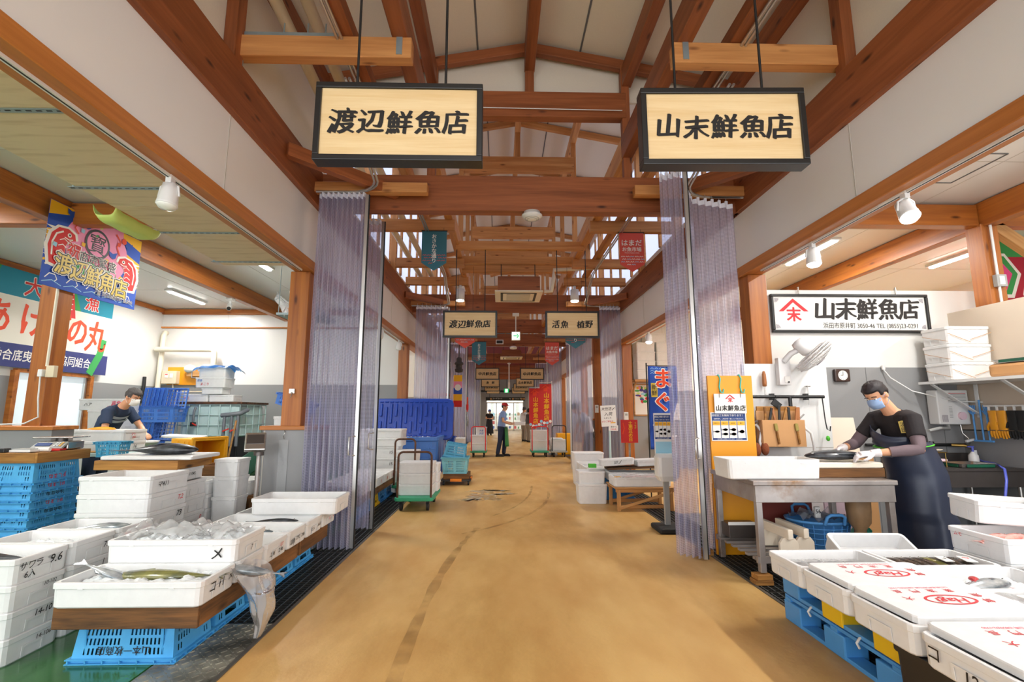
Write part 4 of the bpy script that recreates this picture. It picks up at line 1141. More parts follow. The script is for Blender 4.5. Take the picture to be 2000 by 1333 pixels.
for k in range(6): styro(-3.17, 4.42, k*.146, .60, .52, .146, ['lowest box of the tall white stack with handwritten マ411 on top', 'second box of the tall stack under マ411', 'box marked ネズ low in the tall white stack', 'box marked 73 in the tall white stack', 'box marked T,2 in red, second from top of tall white stack', 'open box marked マ411 on top of the tall white stack'][k], marks=CT[k])
for k in range(5): styro(-3.27, 4.93, k*.15, .60, .40, .15, ['lowest box of the stack behind the tall white stack', 'second box of the stack behind the tall white stack', 'third box with red loop mark behind the tall stack', 'fourth box behind the tall stack', 'upper box behind the tall stack, under the wooden tray'][k], marks=[('r', 'ρ', .12, .08, .06, 'ink_red')] if k == 2 else None)
styro(-3.30, 4.93, .75, .58, .40, .122, 'shallow box marked 1104S under the wooden tray with black fish', marks=[('r', '1104S', 0, .06, .04, 'ink_soft')])
for k in range(5): styro(-3.28, 5.34, k*.142, .60, .38, .142, ['lowest box of the stack nearest the wooden side table', 'second box, blue label, of the stack nearest side table', 'third box of the stack nearest the side table', 'fourth box of the stack nearest the side table', 'top box of the stack nearest the side table'][k], marks=[('r', 'YYSUZ8', -.03, .07, .035, 'ink_soft')] if k == 1 else None)
wood_tray(-3.36, 4.92, .874, .76, .54, .085, 'yellowish wooden tray under the white board with black fish', mat='plank_wood')
m = M(); loops_to(m, [ring(.82, .46, .02, 0), ring(.84, .48, .02, .006), ring(.84, .48, .02, .03), ring(.82, .46, .02, .036)], 'white_plastic'); tag(m.build('cutting_board', loc=(-3.30, 4.92, .96)), 'white board carrying the big black fish, left stall', 'cutting board')
bf = thing('black_fish', 'big glossy black fish lying on white board, left stall', 'fish', (-3.30, 4.90, 1.035), radians(4))
m = fish_bm(.66, .22, .13, 'fish_dark', tail=False, fins=False); m.build('fish_body', bf)
for nm, pts in (('tail_fin', [(-.31, .02, 0), (-.42, .09, 0), (-.39, 0, 0), (-.43, -.08, 0), (-.31, -.02, 0)]), ('dorsal_fin', [(.1, .1, 0), (-.08, .145, 0), (-.22, .05, 0)]), ('pectoral_fin', [(.13, -.01, .062), (-.02, -.06, .07), (-.04, .02, .065)])):
 m = M(); m.add(pts, [tuple(range(len(pts)))], 'fish_dark'); m.build(nm, bf, solid=.006)
for k in range(10):
 crate(-4.56, 5.03, k*.08, .52, .36, .205, 'crate_blue', ['lowest', 'second lowest', 'third', 'fourth', 'fifth', 'sixth', 'seventh', 'eighth', 'second from top', 'topmost'][k] + ' blue crate of the nested upturned tower beside rusty tub', rz=pi/2, group='nested blue crates by the tub', words='JFしまね' if k in (9, 8, 6, 3) else ('沖合底曳' if k in (7, 5) else None), wmat='ink_red' if k in (9, 8, 6, 3) else 'ink')
wood_tray(-4.56, 5.05, .926, .60, .42, .095, 'worn wooden tray with scale on top of the blue crate tower', rz=pi/2, mat='plank_wood', slats=9)
sc = thing('digital_scale', 'digital counter scale with steel platter on the wooden tray', 'scale', (-4.55, 5.20, 1.022), radians(8))
m = M(); m.box((0, .02, .045), (.28, .24, .08), 'steel'); m.build('scale_body', sc, bevel=.01)
m = M(); m.box((.0, -.14, .045), (.28, .1, .02), 'grey_plastic', rot=(radians(30), 0, 0)); p = m.build('display_panel', sc, bevel=.004)
m = M(); m.box((-.05, -.145, .06), (.13, .045, .004), 'paper_blue', rot=(radians(30), 0, 0));
for i in range(3):
 for j in range(3): m.box((.06 + i*.025, -.165 + j*.022, .05 + j*.0127), (.016, .014, .004), 'paper_amber' if i == 2 else 'white_plastic', rot=(radians(30), 0, 0))
m.build('keypad', p)
m = M(); m.box((0, .02, .125), (.36, .27, .012), 'steel'); m.cyl((0, .02, .08), (0, .02, .12), .05, 'steel_dark', 14); m.build('platter', sc, bevel=.004)
m = M(); m.box((0, 0, .012), (.2, .14, .024), 'white_plastic'); m.box((0, 0, .028), (.17, .11, .01), 'grey_plastic'); tag(m.build('plastic_tray', loc=(-4.58, 4.88, 1.022), bevel=.005), 'small white plastic tray on the wooden tray before scale', 'tray')
m = M(); m.cyl((-.06, 0, .02), (.06, .02, .02), .02, 'paper', 14); tag(m.build('paper_roll', loc=(-4.47, 4.92, 1.022)), 'white paper roll lying beside the scale', 'paper roll')
m = M(); m.box((0, 0, .01), (.1, .12, .02), 'flag_red'); tag(m.build('red_folder', loc=(-4.44, 5.05, 1.022), rz=.3, bevel=.003), 'small red folder under the front of scale', 'folder')
m = M(); m.box((0, 0, .02), (.05, .07, .04), 'black_plastic'); tag(m.build('tape_dispenser', loc=(-4.70, 4.80, 1.022), bevel=.008), 'small black tape dispenser on tray corner', 'tape dispenser')
bs = crate(-4.2, 5.45, .93, .26, .17, .16, 'crate_teal', 'small blue handled basket beside the scale', inv=False, fz=3, cat='basket', name='small_basket')
tb = thing('rusty_tub', 'rust speckled grey tub at the left edge of photo', 'tub', (-5.42, 5.02, 0))
m = M(); m.lathe([(.26, 0), (.30, .01), (.35, .66), (.375, .67), (.375, .72), (.34, .72), (.27, .05), (0, .05)], 'tank_grey', n=32); m.build('tub_body', tb)
m = M(); m.tube([(.34, -.12, .66), (.37, -.13, .60), (.37, -.13, .52)], .012, 'rubber_black', 8); m.build('strap', tb)
m = M(); m.box((.372, -.13, .55), (.01, .06, .03), 'white_plastic'); m.build('clip_tag', tb)
wrap(-5.40, 5.0, .70, .56, .5, 'white plastic bags piled on the rusty tub', amp=.14, seed=8, mat='clear_bag')
wt = thing('work_table', 'pale steel work table behind the crate tower', 'table', (-5.55, 6.55, 0))
m = M(); m.box((0, 0, .88), (1.9, .7, .04), 'tank_aqua'); m.build('table_top', wt, bevel=.004)
for sx in (-1, 1):
 for sy in (-1, 1): m = M(); m.box((sx*.9, sy*.3, .43), (.05, .05, .86), 'steel'); m.build('leg', wt)
styro(-5.12, 6.5, .90, .78, .42, .14, 'lower white box marked 16 on the work table', marks=[('r', '16', .0, .07, .06, 'ink')])
styro(-5.12, 6.5, 1.04, .78, .42, .14, 'upper open box with pink marks on the work table', marks=[('r', 'マヒ', -.05, .085, .045, 'ink_red'), ('r', '291', -.04, .045, .04, 'ink_red')])
fish(-5.2, 6.5, 1.185, .40, 'yellowish fish in the box before the bending man', 'glove_yellow', depth=.1, thick=.06)
m = M(); m.tube([(-.25, 0, .012), (.25, .05, .012)], .012, 'light_wood', 8); tag(m.build('wooden_stick', loc=(-4.95, 6.26, .902)), 'wooden stick lying on the work table', 'stick')
for i, (x, y, z, L, lb) in enumerate(((-7.1, 9.0, 0, .7, 'lowest white box of the stack behind the bending man'), (-7.1, 9.0, .36, .7, 'second white box of the stack behind the bending man'), (-7.1, 9.0, .72, .7, 'third white box of the stack behind the bending man'), (-7.0, 9.0, 1.08, .62, 'fourth white box of the stack behind the bending man'))):
 styro(x, y, z, L, .42, .36, lb, closed=True)
styro(-7.08, 9.0, 1.44, .8, .42, .2, 'top box with pink letters on the stack behind the bending man', closed=True, marks=[('f', '真魚', .27, .12, .09, 'ink_pink'), ('f', '仙アカ', .2, .05, .06, 'ink_pink'), ('f', 'ハア', -.22, .1, .07, 'ink')])
styro(-7.95, 9.3, 0, .4, .5, .9, 'tall white box left of bending man by window', closed=True)
bd = thing('white_frame_board', 'white framed board leaning on the grey wall', 'board', (-6.95, 9.3, 0))
for c, d in (((-.13, 0, .75), (.04, .03, 1.5)), ((.13, 0, .75), (.04, .03, 1.5)), ((0, 0, 1.5), (.3, .03, .05))): m = M(); m.box(c, d, 'white_plastic'); m.build('frame_bar', bd)
m = M(); m.box((0, .01, .72), (.22, .012, 1.4), 'plank_wood'); m.build('board_panel', bd)
sk = thing('wash_basin', 'white oval wash basin before the blue crates', 'basin', (-5.75, 7.95, 0))
m = M(); m.lathe([(.08, .72), (.2, .82), (.27, .92), (.29, .95), (.25, .95), (.18, .84), (0, .8)], 'white_plastic', n=24); m.build('basin_bowl', sk)
m = M(); m.cyl((0, 0, 0), (0, 0, .74), .07, 'white_plastic', 14); m.build('basin_foot', sk)
bx, by = -6.42, 9.45
for k in range(3): crate(bx, by, k*.29, .62, .42, .29, 'crate_royal', ['lowest', 'second', 'third'][k] + ' royal blue basket of the tower by the water tank', inv=False, group='royal blue basket tower')
def stand(n, x, y, z, lbl, hgt=.34):
 for k in range(n):
  m = crate_bm(.36, hgt, .04, 'crate_royal', fz=1, inv=False)
  o = m.build('flat_basket', loc=(x - .25 + k*.075, y, z + hgt/2 + .03), rot=(0, radians(-83), 0) if k < n - 1 else (radians(78), 0, .15))
  tag(o, lbl, 'basket', 'standing flat baskets')
stand(5, bx - .02, by, .87, 'flat blue basket standing upright in the lower row of basket tower')
crate(bx, by, 1.22, .66, .44, .30, 'crate_royal', 'upper royal blue basket holding upright flat baskets', inv=False)
stand(7, bx + .02, by, 1.45, 'flat blue basket standing upright on top of the basket tower', .36)
for k in range(3): crate(-5.55, 8.8, k*.25, .6, .42, .25, 'crate_navy', ['lowest', 'middle', 'top'][k] + ' dark blue basket in front of the water tank', inv=False)
for k, (dx, rz, tl) in enumerate(((0, .1, .05), (.05, -.15, -.08), (-.03, .25, .12))):
 o = lid_bm(.6, .4).build('loose_styrofoam_sheet', loc=(-5.5 + dx, 8.75, .80 + k*.085), rot=(tl*.3, tl*.5, rz)); tag(o, ['lowest', 'middle', 'top'][k] + ' loose white lid on the dark blue baskets', 'lid', 'loose lids on blue baskets')
ib = thing('water_tank', 'pale water tank in a cage on black base', 'water tank', (-5.75, 10.3, 0))
m = M(); loops_to(m, [ring(1.1, .95, .08, .92), ring(1.16, 1.0, .08, .96), ring(1.16, 1.0, .08, 1.5), ring(1.1, .95, .08, 1.55)], 'tank_aqua'); m.build('tank_body', ib)
m = M()
for z in (.95, 1.15, 1.35, 1.55): m.tube([(-.6, -.52, z), (.6, -.52, z), (.6, .52, z), (-.6, .52, z)], .012, 'tank_aqua', 6, closed=True)
for i in range(7): m.cyl((-.6 + .2*i, -.52, .93), (-.6 + .2*i, -.52, 1.56), .012, 'tank_aqua', 6)
for i in range(5): m.cyl((.6, -.52 + .26*i, .93), (.6, -.52 + .26*i, 1.56), .012, 'tank_aqua', 6)
m.build('cage', ib)
m = M(); m.box((0, 0, .46), (1.15, 1.0, .91), 'black_plastic'); m.build('base', ib, bevel=.02)
m = M(); m.box((0, 0, 1.585), (1.28, 1.1, .04), 'rust_brown'); m.build('cover_board', ib)
m = M(); m.tube([(-.25, -.56, 1.5), (-.25, -.6, 1.4), (-.25, -.6, 1.2)], .022, 'grey_pipe', 8); m.box((-.25, -.6, 1.17), (.07, .07, .08), 'black_plastic'); m.box((-.2, -.64, 1.17), (.09, .02, .02), 'valve_red', rot=(0, .5, 0)); m.build('valve_pipe', ib)
m = M(); m.tube([(.3, -.62, 1.34), (.66, -.62, 1.38), (.68, -.4, 1.45)], .045, 'grey_pipe', 10)
for x in (.36, .5, .62): m.cyl((x, -.62, 1.34), (x, -.62, .75), .03, 'grey_pipe', 8)
for x in (.42, .56): m.box((x, -.66, 1.06), (.12, .02, .025), 'valve_red', rot=(0, -.4, 0))
m.build('manifold', ib)
m = M(); m.tube([(0, 0, 0), (.12, -.05, .7), (.2, -.06, 1.25)], .018, 'light_wood', 8); tag(m.build('broom_handle', loc=(-5.15, 9.35, 0)), 'wooden broom handle leaning on the tank pipes', 'broom')
styro(-6.05, 9.95, 1.605, .5, .36, .15, 'white box with pink marks on tank, left one of the lower pair', closed=True, marks=[('f', 'ネ立', -.17, .08, .06, 'ink_pink')])
styro(-5.55, 9.95, 1.605, .5, .36, .14, 'white box on the tank, right one of the lower pair', closed=True)
styro(-5.72, 9.9, 1.755, .42, .34, .13, 'small white box in the middle of the pile on the tank', closed=True)
styro(-5.74, 9.88, 1.885, .60, .38, .2, 'printed white box second from top of the pile on the tank', closed=True, marks=[('f', 'まこり', -.1, .07, .06, 'ink_red'), ('f', '月島', -.2, .14, .05, 'ink_blue')])
styro(-5.72, 9.88, 2.085, .54, .38, .2, 'white box under the blue net on top of the tank pile', closed=True)
m = M()
def fn(u, v):
 p = Vector((u*4, v*4, 2)); x, y = (u-.5)*.8, (v-.5)*.5
 d = max(0, abs(x) - .27) + max(0, abs(y) - .19)
 return (x, y, .01 + abs(noise.noise(p))*.07 - d*.7)
m.sheet(fn, 26, 18, 'blue_net'); tag(m.build('blue_net', loc=(-5.68, 9.88, 2.295), rz=.1), 'blue net draped over the boxes on the tank', 'net')
m = M(); m.box((0, 0, .27), (.6, .5, .54), 'crate_navy'); tag(m.build('dark_crate', loc=(-4.25, 7.0, 0), bevel=.02), 'dark blue crate under the yellow bin', 'crate')
yb = thing('yellow_bin', 'yellow plastic bin lying on its side, opening towards aisle', 'bin', (-4.24, 6.98, .545), radians(-28))
m = M()
for c, d in (((-.20, 0, .25), (.03, .44, .5)), ((.06, .21, .25), (.52, .025, .5)), ((.06, -.21, .25), (.52, .025, .5)), ((.06, 0, .485), (.52, .42, .025)), ((.06, 0, .015), (.52, .42, .025))): m.box(c, d, 'crate_yellow')
m.build('bin_shell', yb, bevel=.01)
m = M()
for c, d in (((.31, .235, .25), (.03, .03, .54)), ((.31, -.235, .25), (.03, .03, .54)), ((.31, 0, .51), (.03, .47, .03)), ((.31, 0, -.0), (.03, .47, .03))): m.box(c, d, 'crate_yellow')
m.build('bin_rim', yb, bevel=.008)
m = M()
for z in (.16, .34): m.box((.05, -.225, z), (.44, .012, .02), 'crate_yellow')
for x in (-.05, .1, .2): m.box((x, -.225, .25), (.02, .012, .44), 'crate_yellow')
m.build('bin_rib', yb)
crate(-3.62, 6.35, .02, .60, .44, .28, 'crate_navy', 'dark crate below the blue tray in left stall', inv=False)
crate(-3.60, 6.3, .30, .62, .44, .12, 'crate_blue_deep', 'flat blue tray with white cord below the small wooden crate', inv=False, fz=2)
m = M(); m.tube([(-.1, -.2, .14), (.1, -.24, .13), (.25, -.2, .17), (.3, -.1, .2)], .01, 'white_plastic', 6); tag(m.build('tied_rope', loc=(-3.50, 6.25, .30)), 'white rope tied over the flat blue tray', 'rope')
crate(-3.68, 6.3, .43, .5, .36, .2, 'crate_navy', 'blue grey basket between flat tray and small wooden crate', inv=False)
wood_tray(-3.7, 6.28, .64, .54, .38, .12, 'small dark wooden crate on the blue baskets')
gt = thing('green_trough', 'dark green plastic trough tilted up beside platform scale', 'trough', (-3.16, 6.58, .66), 0, None, (0, radians(-38), radians(10)))
m = M()
for c, d in (((0, 0, .01), (.62, .34, .02)), ((0, .17, .12), (.62, .02, .24)), ((0, -.17, .12), (.62, .02, .24)), ((.3, 0, .12), (.02, .34, .24)), ((-.3, 0, .12), (.02, .34, .24))): m.box(c, d, 'green_plastic')
m.build('trough_shell', gt, bevel=.008)
m = M(); m.box((0, 0, .2), (.36, .36, .4), 'crate_wood'); tag(m.build('wooden_box', loc=(-3.1, 6.64, 0), bevel=.005), 'brown wooden box under the green trough', 'box')
st = thing('side_table', 'low brown wooden table beside the left partition', 'table', (-3.0, 5.86, 0))
m = M(); m.box((0, 0, .46), (.55, .5, .05), 'crate_wood'); m.build('table_top', st)
for sx in (-1, 1):
 for sy in (-1, 1): m = M(); m.box((sx*.24, sy*.21, .217), (.05, .05, .435), 'crate_wood'); m.build('leg', st)
styro(-3.03, 5.84, .485, .5, .42, .16, 'open white box with grey scribble on the low brown table', marks=[('r', '///', .0, .09, .07, 'ink_soft')])
for k, (z, h) in enumerate(((0, .3), (.3, .24), (.54, .2), (.74, .18))): styro(-2.835, 5.32, z, .26, .28, h, ['lowest', 'second', 'third', 'top'][k] + ' white box of the narrow stack before left partition', closed=True)
ps = thing('platform_scale', 'tall steel platform scale with tilted display head', 'scale', (-2.55, 5.18, 0))
m = M(); m.box((0, -.05, .05), (.28, .42, .1), 'stainless'); m.build('platform', ps, bevel=.01)
m = M(); m.cyl((0, .1, .1), (0, .1, 1.0), .022, 'stainless', 14); m.build('column', ps)
m = M(); m.box((0, 0, 0), (.2, .06, .2), 'steel'); m.build('display_head', ps, loc=(-.02, .05, 1.09), rot=(radians(-28), 0, radians(25)), bevel=.012)
m = M(); m.box((0, -.033, .02), (.16, .006, .1), 'steel_dark'); m.build('display_window', ps, loc=(-.02, .05, 1.09), rot=(radians(-28), 0, radians(25)))
m = M(); m.lathe([(.05, -.05), (.05, .04), (.03, .05)], 'steel_dark', n=16); m.build('head_joint', ps, loc=(0, .1, 1.0))
for k in range(3): styro(-2.66, 6.42, k*.45, .42, .4, .45, ['lowest', 'middle', 'top'][k] + ' tall white box behind left partition', closed=True, cat='foam box')
m = crate_bm(.42, .36, .14, 'crate_royal', fz=2, inv=False); tag(m.build('blue_basket', loc=(-2.68, 6.42, 1.45), rot=(0, radians(20), 0)), 'royal blue basket tilted beside left wooden post', 'basket')
m = M(); m.box((0, 0, .015), (.06, .02, .05), 'steel'); m.tube([(0, -.02, 0), (.02, -.05, -.03), (.01, -.06, -.06)], .005, 'steel', 6); tag(m.build('coat_hook', loc=(-2.33, 5.475, 1.62)), 'small steel hook on the left wooden post', 'hook')
ws = thing('label_strip', 'clear strip of labels hanging on grey partition', 'label strip', (-2.38, 5.47, .35))
m = M(); m.box((0, 0, .38), (.1, .004, .74), 'clear_bag'); m.build('strip_film', ws)
m = M(); m.tube([(0, 0, .76), (0, -.02, .8), (.015, -.02, .83), (0, .0, .85)], .004, 'steel', 6); m.build('hook', ws)
pp = thing('water_pipe', 'cream water pipes with red valve in left stall corner', 'pipe', (-8.01, 11.5, 0))
m = M(); m.tube([(.0, .12, 3.28), (.02, 0.03, 3.28), (.02, 0, 3.2), (0, 0, 1.55)], .055, 'cream_pipe', 14); m.build('upright_pipe', pp)
m = M(); m.tube([(0, 0, 1.3), (0, 0, 1.0), (.02, -.02, .93), (.15, -.03, .92)], .06, 'cream_pipe', 14); m.build('lower_pipe', pp)
m = M(); m.cyl((0, 0, 1.3), (0, 0, 1.55), .06, 'black_plastic', 12); m.box((.1, -.03, 1.42), (.1, .05, .08), 'valve_red'); m.build('valve', pp)
m = M(); m.tube([(-.06, -.1, 2.86), (1.22, -.1, 2.86), (1.28, -.1, 2.84), (1.30, -.1, 2.78), (1.30, -.1, 2.5)], .06, 'cream_pipe', 14); m.build('cross_pipe', pp)
ob = thing('switch_board', 'orange wall board with grey switch box and cables', 'switch board', (-7.33, 11.62, 2.25))
m = M(); m.box((0, 0, 0), (1.1, .03, .42), 'orange_board'); m.build('back_board', ob)
m = M(); m.box((-.42, -.09, -.04), (.34, .14, .3), 'beige_pipe'); b = m.build('switch_box', ob, bevel=.01)
m = M(); m.box((-.47, -.165, 0), (.08, .01, .1), 'white_plastic'); m.box((-.36, -.165, 0), (.07, .01, .1), 'white_plastic'); m.box((-.47, -.172, .03), (.06, .006, .02), 'valve_red'); m.build('switch', b)
m = M(); m.box((.28, -.08, .05), (.6, .14, .12), 'light_wood'); m.build('ledge', ob)
m = M(); m.tube([(-.35, -.1, -.19), (-.33, -.1, -.33), (-.2, -.06, -.38), (.5, -.04, -.36)], .014, 'beige_pipe', 6); m.tube([(.1, -.15, .1), (.12, -.17, -.05), (.5, -.17, -.07)], .012, 'grey_pipe', 6); m.tube([(.4, -.15, .0), (.52, -.16, -.2), (.42, -.15, -.4), (.6, -.15, -.45)], .008, 'rubber_black', 6); m.build('cable', ob)
m = M(); m.ell((0, 0, 0), (.13, .11, .1), 'white_plastic'); tag(m.build('white_bottle_cap', loc=(-7.3, 11.5, 2.41)), 'round white cap standing on the ledge by switch box', 'cap')
m = M(); m.tube([(0, 0, 0), (.02, -.02, -.2), (-.01, -.02, -.45), (.03, -.02, -.6)], .035, 'black_plastic', 8); tag(m.build('black_cable_coil', loc=(-8.11, 11.2, 2.2)), 'black cable hanging in the corner beside cream pipe', 'cable')
def map_x(X, y0, z0):  # plane facing +X: u -> +Y, v -> +Z
 return lambda u, v, w=0.0: Vector((X + .02*sin(u*5 + v*2) + w, y0 + u, z0 + v))
def flag(name, label, W_, H_, loc, base, draw, rz=0, cat='flag', wav=.02, nu=30):
 root = thing(name, label, cat, loc, rz)
 def F(u, v, w=0.0): return Vector((u, -w, v))
 m = M(); m.sheet(lambda a, b: F((a-.5)*W_, (b-.5)*H_), nu, 12, base); cl = m.build('flag_cloth', root, solid=.002)
 m = M(); lay = [0.0]
 def put(pts, mat, dense=True):
  lay[0] += .00012
  out = []
  for i, p in enumerate(pts):
   q = pts[(i+1) % len(pts)]; k = max(1, int(hypot(q[0]-p[0], q[1]-p[1]) / .08))
   for j in range(k): out.append((p[0] + (q[0]-p[0])*j/k, p[1] + (q[1]-p[1])*j/k))
  w = .0025 + lay[0]
  bm = bmesh.new(); vs = [bm.verts.new((x, y, 0)) for x, y in out]
  try: f = bm.faces.new(vs)
  except ValueError: bm.free(); return
  r = bmesh.ops.triangulate(bm, faces=[f]); bm.verts.index_update()
  m.add([F(v.co.x, v.co.y, w) for v in bm.verts], [tuple(v.index for v in t.verts) for t in bm.faces], mat); bm.free()
 def txt(s, mat, u, v, size, bold=.02, shear=.1, sx=1.0, vertical=False, rot=0, space=1.0, wob=.05):
  lay[0] += .0002; w = .0025 + lay[0]
  m.text(s, lambda a, b: F(a, b, w), mat, u, v, size, bold, shear, sx, wob=wob, vertical=vertical, rot=rot, space=space)
 draw(put, txt)
 m.build('flag_print', cl)
 return root
def circ(x, y, r, n=28, ry=None): return [(x + r*cos(2*pi*i/n), y + (ry or r)*sin(2*pi*i/n)) for i in range(n)]
def band(pts, w):
 out = []; out2 = []
 for i, p in enumerate(pts):
  a = pts[max(0, i-1)]; b = pts[min(len(pts)-1, i+1)]
  L = hypot(b[0]-a[0], b[1]-a[1]) or 1; nx, ny = -(b[1]-a[1])/L, (b[0]-a[0])/L
  out.append((p[0] + nx*w/2, p[1] + ny*w/2)); out2.append((p[0] - nx*w/2, p[1] - ny*w/2))
 return out + out2[::-1]
def draw_store(put, txt):
 W_, H_ = 1.38, .98
 for s in (-1, 1):
  x0 = s*.69; x1 = s*.36
  for k, c in enumerate(('flag_yellow', 'flag_blue', 'flag_yellow', 'flag_blue', 'flag_yellow')):
   za = .49 - k*.17; zb = za - .17
   put([(x0, za), (x1, za + .10), (x1, zb + .10), (x0, zb)] if k else [(x0, .485), (x1, .485), (x1, zb + .10), (x0, zb)], c)
 put([p for p in circ(0, .12, .47, 36, .40) if p[1] < .486], 'flag_pink')
 put([(-.36, .486), (.36, .486), (.40, .2), (-.40, .2)], 'flag_pink')
 put([(-.69, -.22), (-.5, -.16), (-.25, -.26), (0, -.30), (.25, -.26), (.5, -.17), (.69, -.2), (.69, -.488), (-.69, -.488)], 'flag_blue')
 put(band([(-.66, -.25), (-.5, -.2), (-.25, -.31), (0, -.35), (.25, -.31), (.5, -.22), (.66, -.25)], .02), 'flag_white')
 for k in range(5):
  x = -.55 + k*.27
  put(band([(x - .09, -.40), (x - .04, -.34), (x + .03, -.34), (x + .06, -.39), (x + .03, -.42)], .012), 'flag_white'); put(band([(x - .12, -.45), (x, -.41), (x + .12, -.45)], .008), 'flag_skyblue')
 for s in (-1, 1):    # two leaping red sea bream
  cx = s*.47
  B = [(-.15, -.24), (-.19, -.05), (-.16, .10), (-.08, .19), (.04, .21), (.13, .17), (.15, .10), (.05, .06), (.02, -.02), (.04, -.14), (.0, -.26)]
  def TR(pts): return [(cx + s*-1*-p[0]*(1 if s < 0 else -1)*(1), p[1] + .02) for p in pts]
  mir = (lambda pts: [(cx + p[0], p[1] + .02) for p in pts]) if s < 0 else (lambda pts: [(cx - p[0], p[1]*.9 - .03) for p in pts])
  put(mir([(x*1.22, y*1.12) for x, y in B]), 'flag_white')
  for k in range(7):
   a = .2 + k*.33; put(mir([(-.17 - .07, -.16 + k*.055), (-.13, -.19 + k*.055), (-.13, -.15 + k*.055)]), 'flag_white')
  put(mir(B), 'flag_red2')
  put(mir(band([(-.13, -.15), (-.14, 0), (-.1, .11), (-.02, .16)], .02)), 'flag_white')
  for k in range(4): put(mir(band([(-.09 + k*.012, -.16 + k*.07), (-.03 + k*.01, -.13 + k*.07), (.0 + k*.02, -.16 + k*.07)], .01)), 'flag_white')
  put(mir(circ(.06, .14, .026, 12)), 'flag_white'); put(mir(circ(.063, .142, .013, 10)), 'ink')
  put(mir(band([(.11, .10), (.06, .085), (.0, .1)], .012)), 'flag_white')
 put(circ(-.02, .19, .185, 36), 'ink'); put(circ(-.02, .19, .155, 36), 'flag_pink'); txt('寳', 'ink', -.02, .19, .26, .012, 0)
 put([(-.07, .29), (-.04, .31), (-.02, .29), (-.05, .27)], 'flag_green')
 for x, y, c in ((-.2, .37, 'flag_blue'), (.22, .13, 'flag_blue'), (-.42, .43, 'flag_blue'), (.46, .33, 'flag_blue')):
  put([(x - .06, y + .04), (x, y + .02), (x + .07, y + .05), (x + .05, y - .03), (x + .01, y - .05), (x - .05, y - .02)], c)
 for x, y, c in ((-.25, .28, 'flag_skyblue'), (-.28, .06, 'flag_red2'), (-.22, .12, 'flag_yellow'), (.14, .03, 'flag_yellow'), (.0, .42, 'flag_lime'), (.3, .3, 'flag_orange'), (-.58, .0, 'flag_skyblue')):
  put([(x - .025, y - .02), (x + .02, y - .03), (x + .03, y + .02), (x - .02, y + .025)], c)
 put(band([(-.36, .42), (-.33, .34), (-.36, .28), (-.3, .22)], .018), 'flag_orange'); put(band([(.24, .42), (.33, .34), (.27, .26), (.33, .16)], .02), 'flag_orange')
 put(circ(-.33, .43, .035, 14), 'flag_orange'); put(circ(.38, .37, .04, 14), 'flag_orange')
 put([(-.3, -.14), (-.1, -.06), (.1, -.1), (.3, -.08), (.33, -.22), (-.25, -.24)], 'flag_green')
 for x in (-.15, .08, .25): put(circ(x, -.12, .05, 12), 'flag_pink' if x > 0 else 'flag_orange')
 txt('祝', 'flag_white', -.33, .0, .20, .05, 0); txt('祝', 'flag_red2', -.33, .0, .19, .02, 0)
 txt('商売繁盛', 'flag_white', .02, -.03, .15, .05, 0, sx=.95); txt('商売繁盛', 'ink', .02, -.03, .145, .018, 0, sx=.95)
 for i, ch in enumerate('渡辺鮮魚店'):
  x = -.43 + i*.205; y = -.19 - .018*i
  txt(ch, 'flag_white', x, y, .27, .13, .05); txt(ch, 'ink', x, y, .26, .095, .05); txt(ch, 'flag_gold', x, y, .255, .03, .05)
 txt('贈 浜田市原井町 漁友会', 'flag_white', .34, -.41, .055, .06, 0); txt('贈 浜田市原井町 漁友会', 'ink', .34, -.41, .055, .01, 0)
flag('shop_flag', 'colourful blue, yellow and pink fishing flag reading 渡辺鮮魚店 under the beam', 1.38, .98, (-5.035, 5.92, 3.28), 'flag_blue', draw_store, rz=pi/2)
def draw_boat(put, txt):
 W_, H_ = 3.4, 1.62
 put([(-1.7, .81), (1.7, .81), (1.7, .36), (-1.7, .36)], 'flag_teal')
 put([(-1.7, .36), (1.7, .36), (1.7, -.42), (-1.7, -.42)], 'flag_cream')
 put([(-1.7, -.42), (1.7, -.42), (1.7, -.81), (-1.7, -.81)], 'flag_navy')
 put([(.2, .81), (.75, .81), (.95, .36), (.3, .36)], 'flag_green')
 put([(.45, .81), (.75, .72), (.85, .2), (.6, .2)], 'flag_red2')
 for k in range(4): put(band([(.5, .7 - k*.1), (.62, .62 - k*.1), (.76, .66 - k*.1)], .015), 'flag_white')
 put([(-1.2, .81), (-.6, .81), (-.75, .36), (-1.3, .36)], 'flag_green')
 for ch, x, s in (('大', -.02, .36), ('漁', 1.18, .34)): txt(ch, 'flag_white', x, .58, s*1.04, .06, 0); txt(ch, 'flag_red2', x, .58, s, .025, 0)
 for ch, x, y in (('あ', -.55, 0), ('け', .05, .0), ('ぼ', .52, -.02), ('の', .93, -.05), ('丸', 1.36, -.06)): txt(ch, 'flag_orange', x, y, .62, .035, .1, sx=.78)
 put(band([(1.55, -.1), (1.5, -.4), (1.3, -.81)], .16), 'flag_green')
 txt('島根県沖合底曳網漁業協同組合', 'flag_white', .12, -.61, .2, .015, .1, sx=.85)
flag('boat_flag', 'large red lettered boat flag あけぼの丸 on left stall wall', 3.4, 1.62, (-8.05, 8.32, 2.95), 'flag_cream', draw_boat, rz=pi/2, wav=.012)
m = M()
def fn(u, v):
 a = v*2 - 1; return (a*.11, (u-.5)*.62, .10*abs(a)**6 + .05*abs(u*2 - 1)**6 - .004*sin(u*16))
m.sheet(fn, 30, 20, 'flag_lime'); tag(m.build('yellow_cloth', loc=(-3.74, 4.72, 3.19), solid=.004), 'yellow green cloth bundle hanging under the ceiling beside plywood', 'cloth')
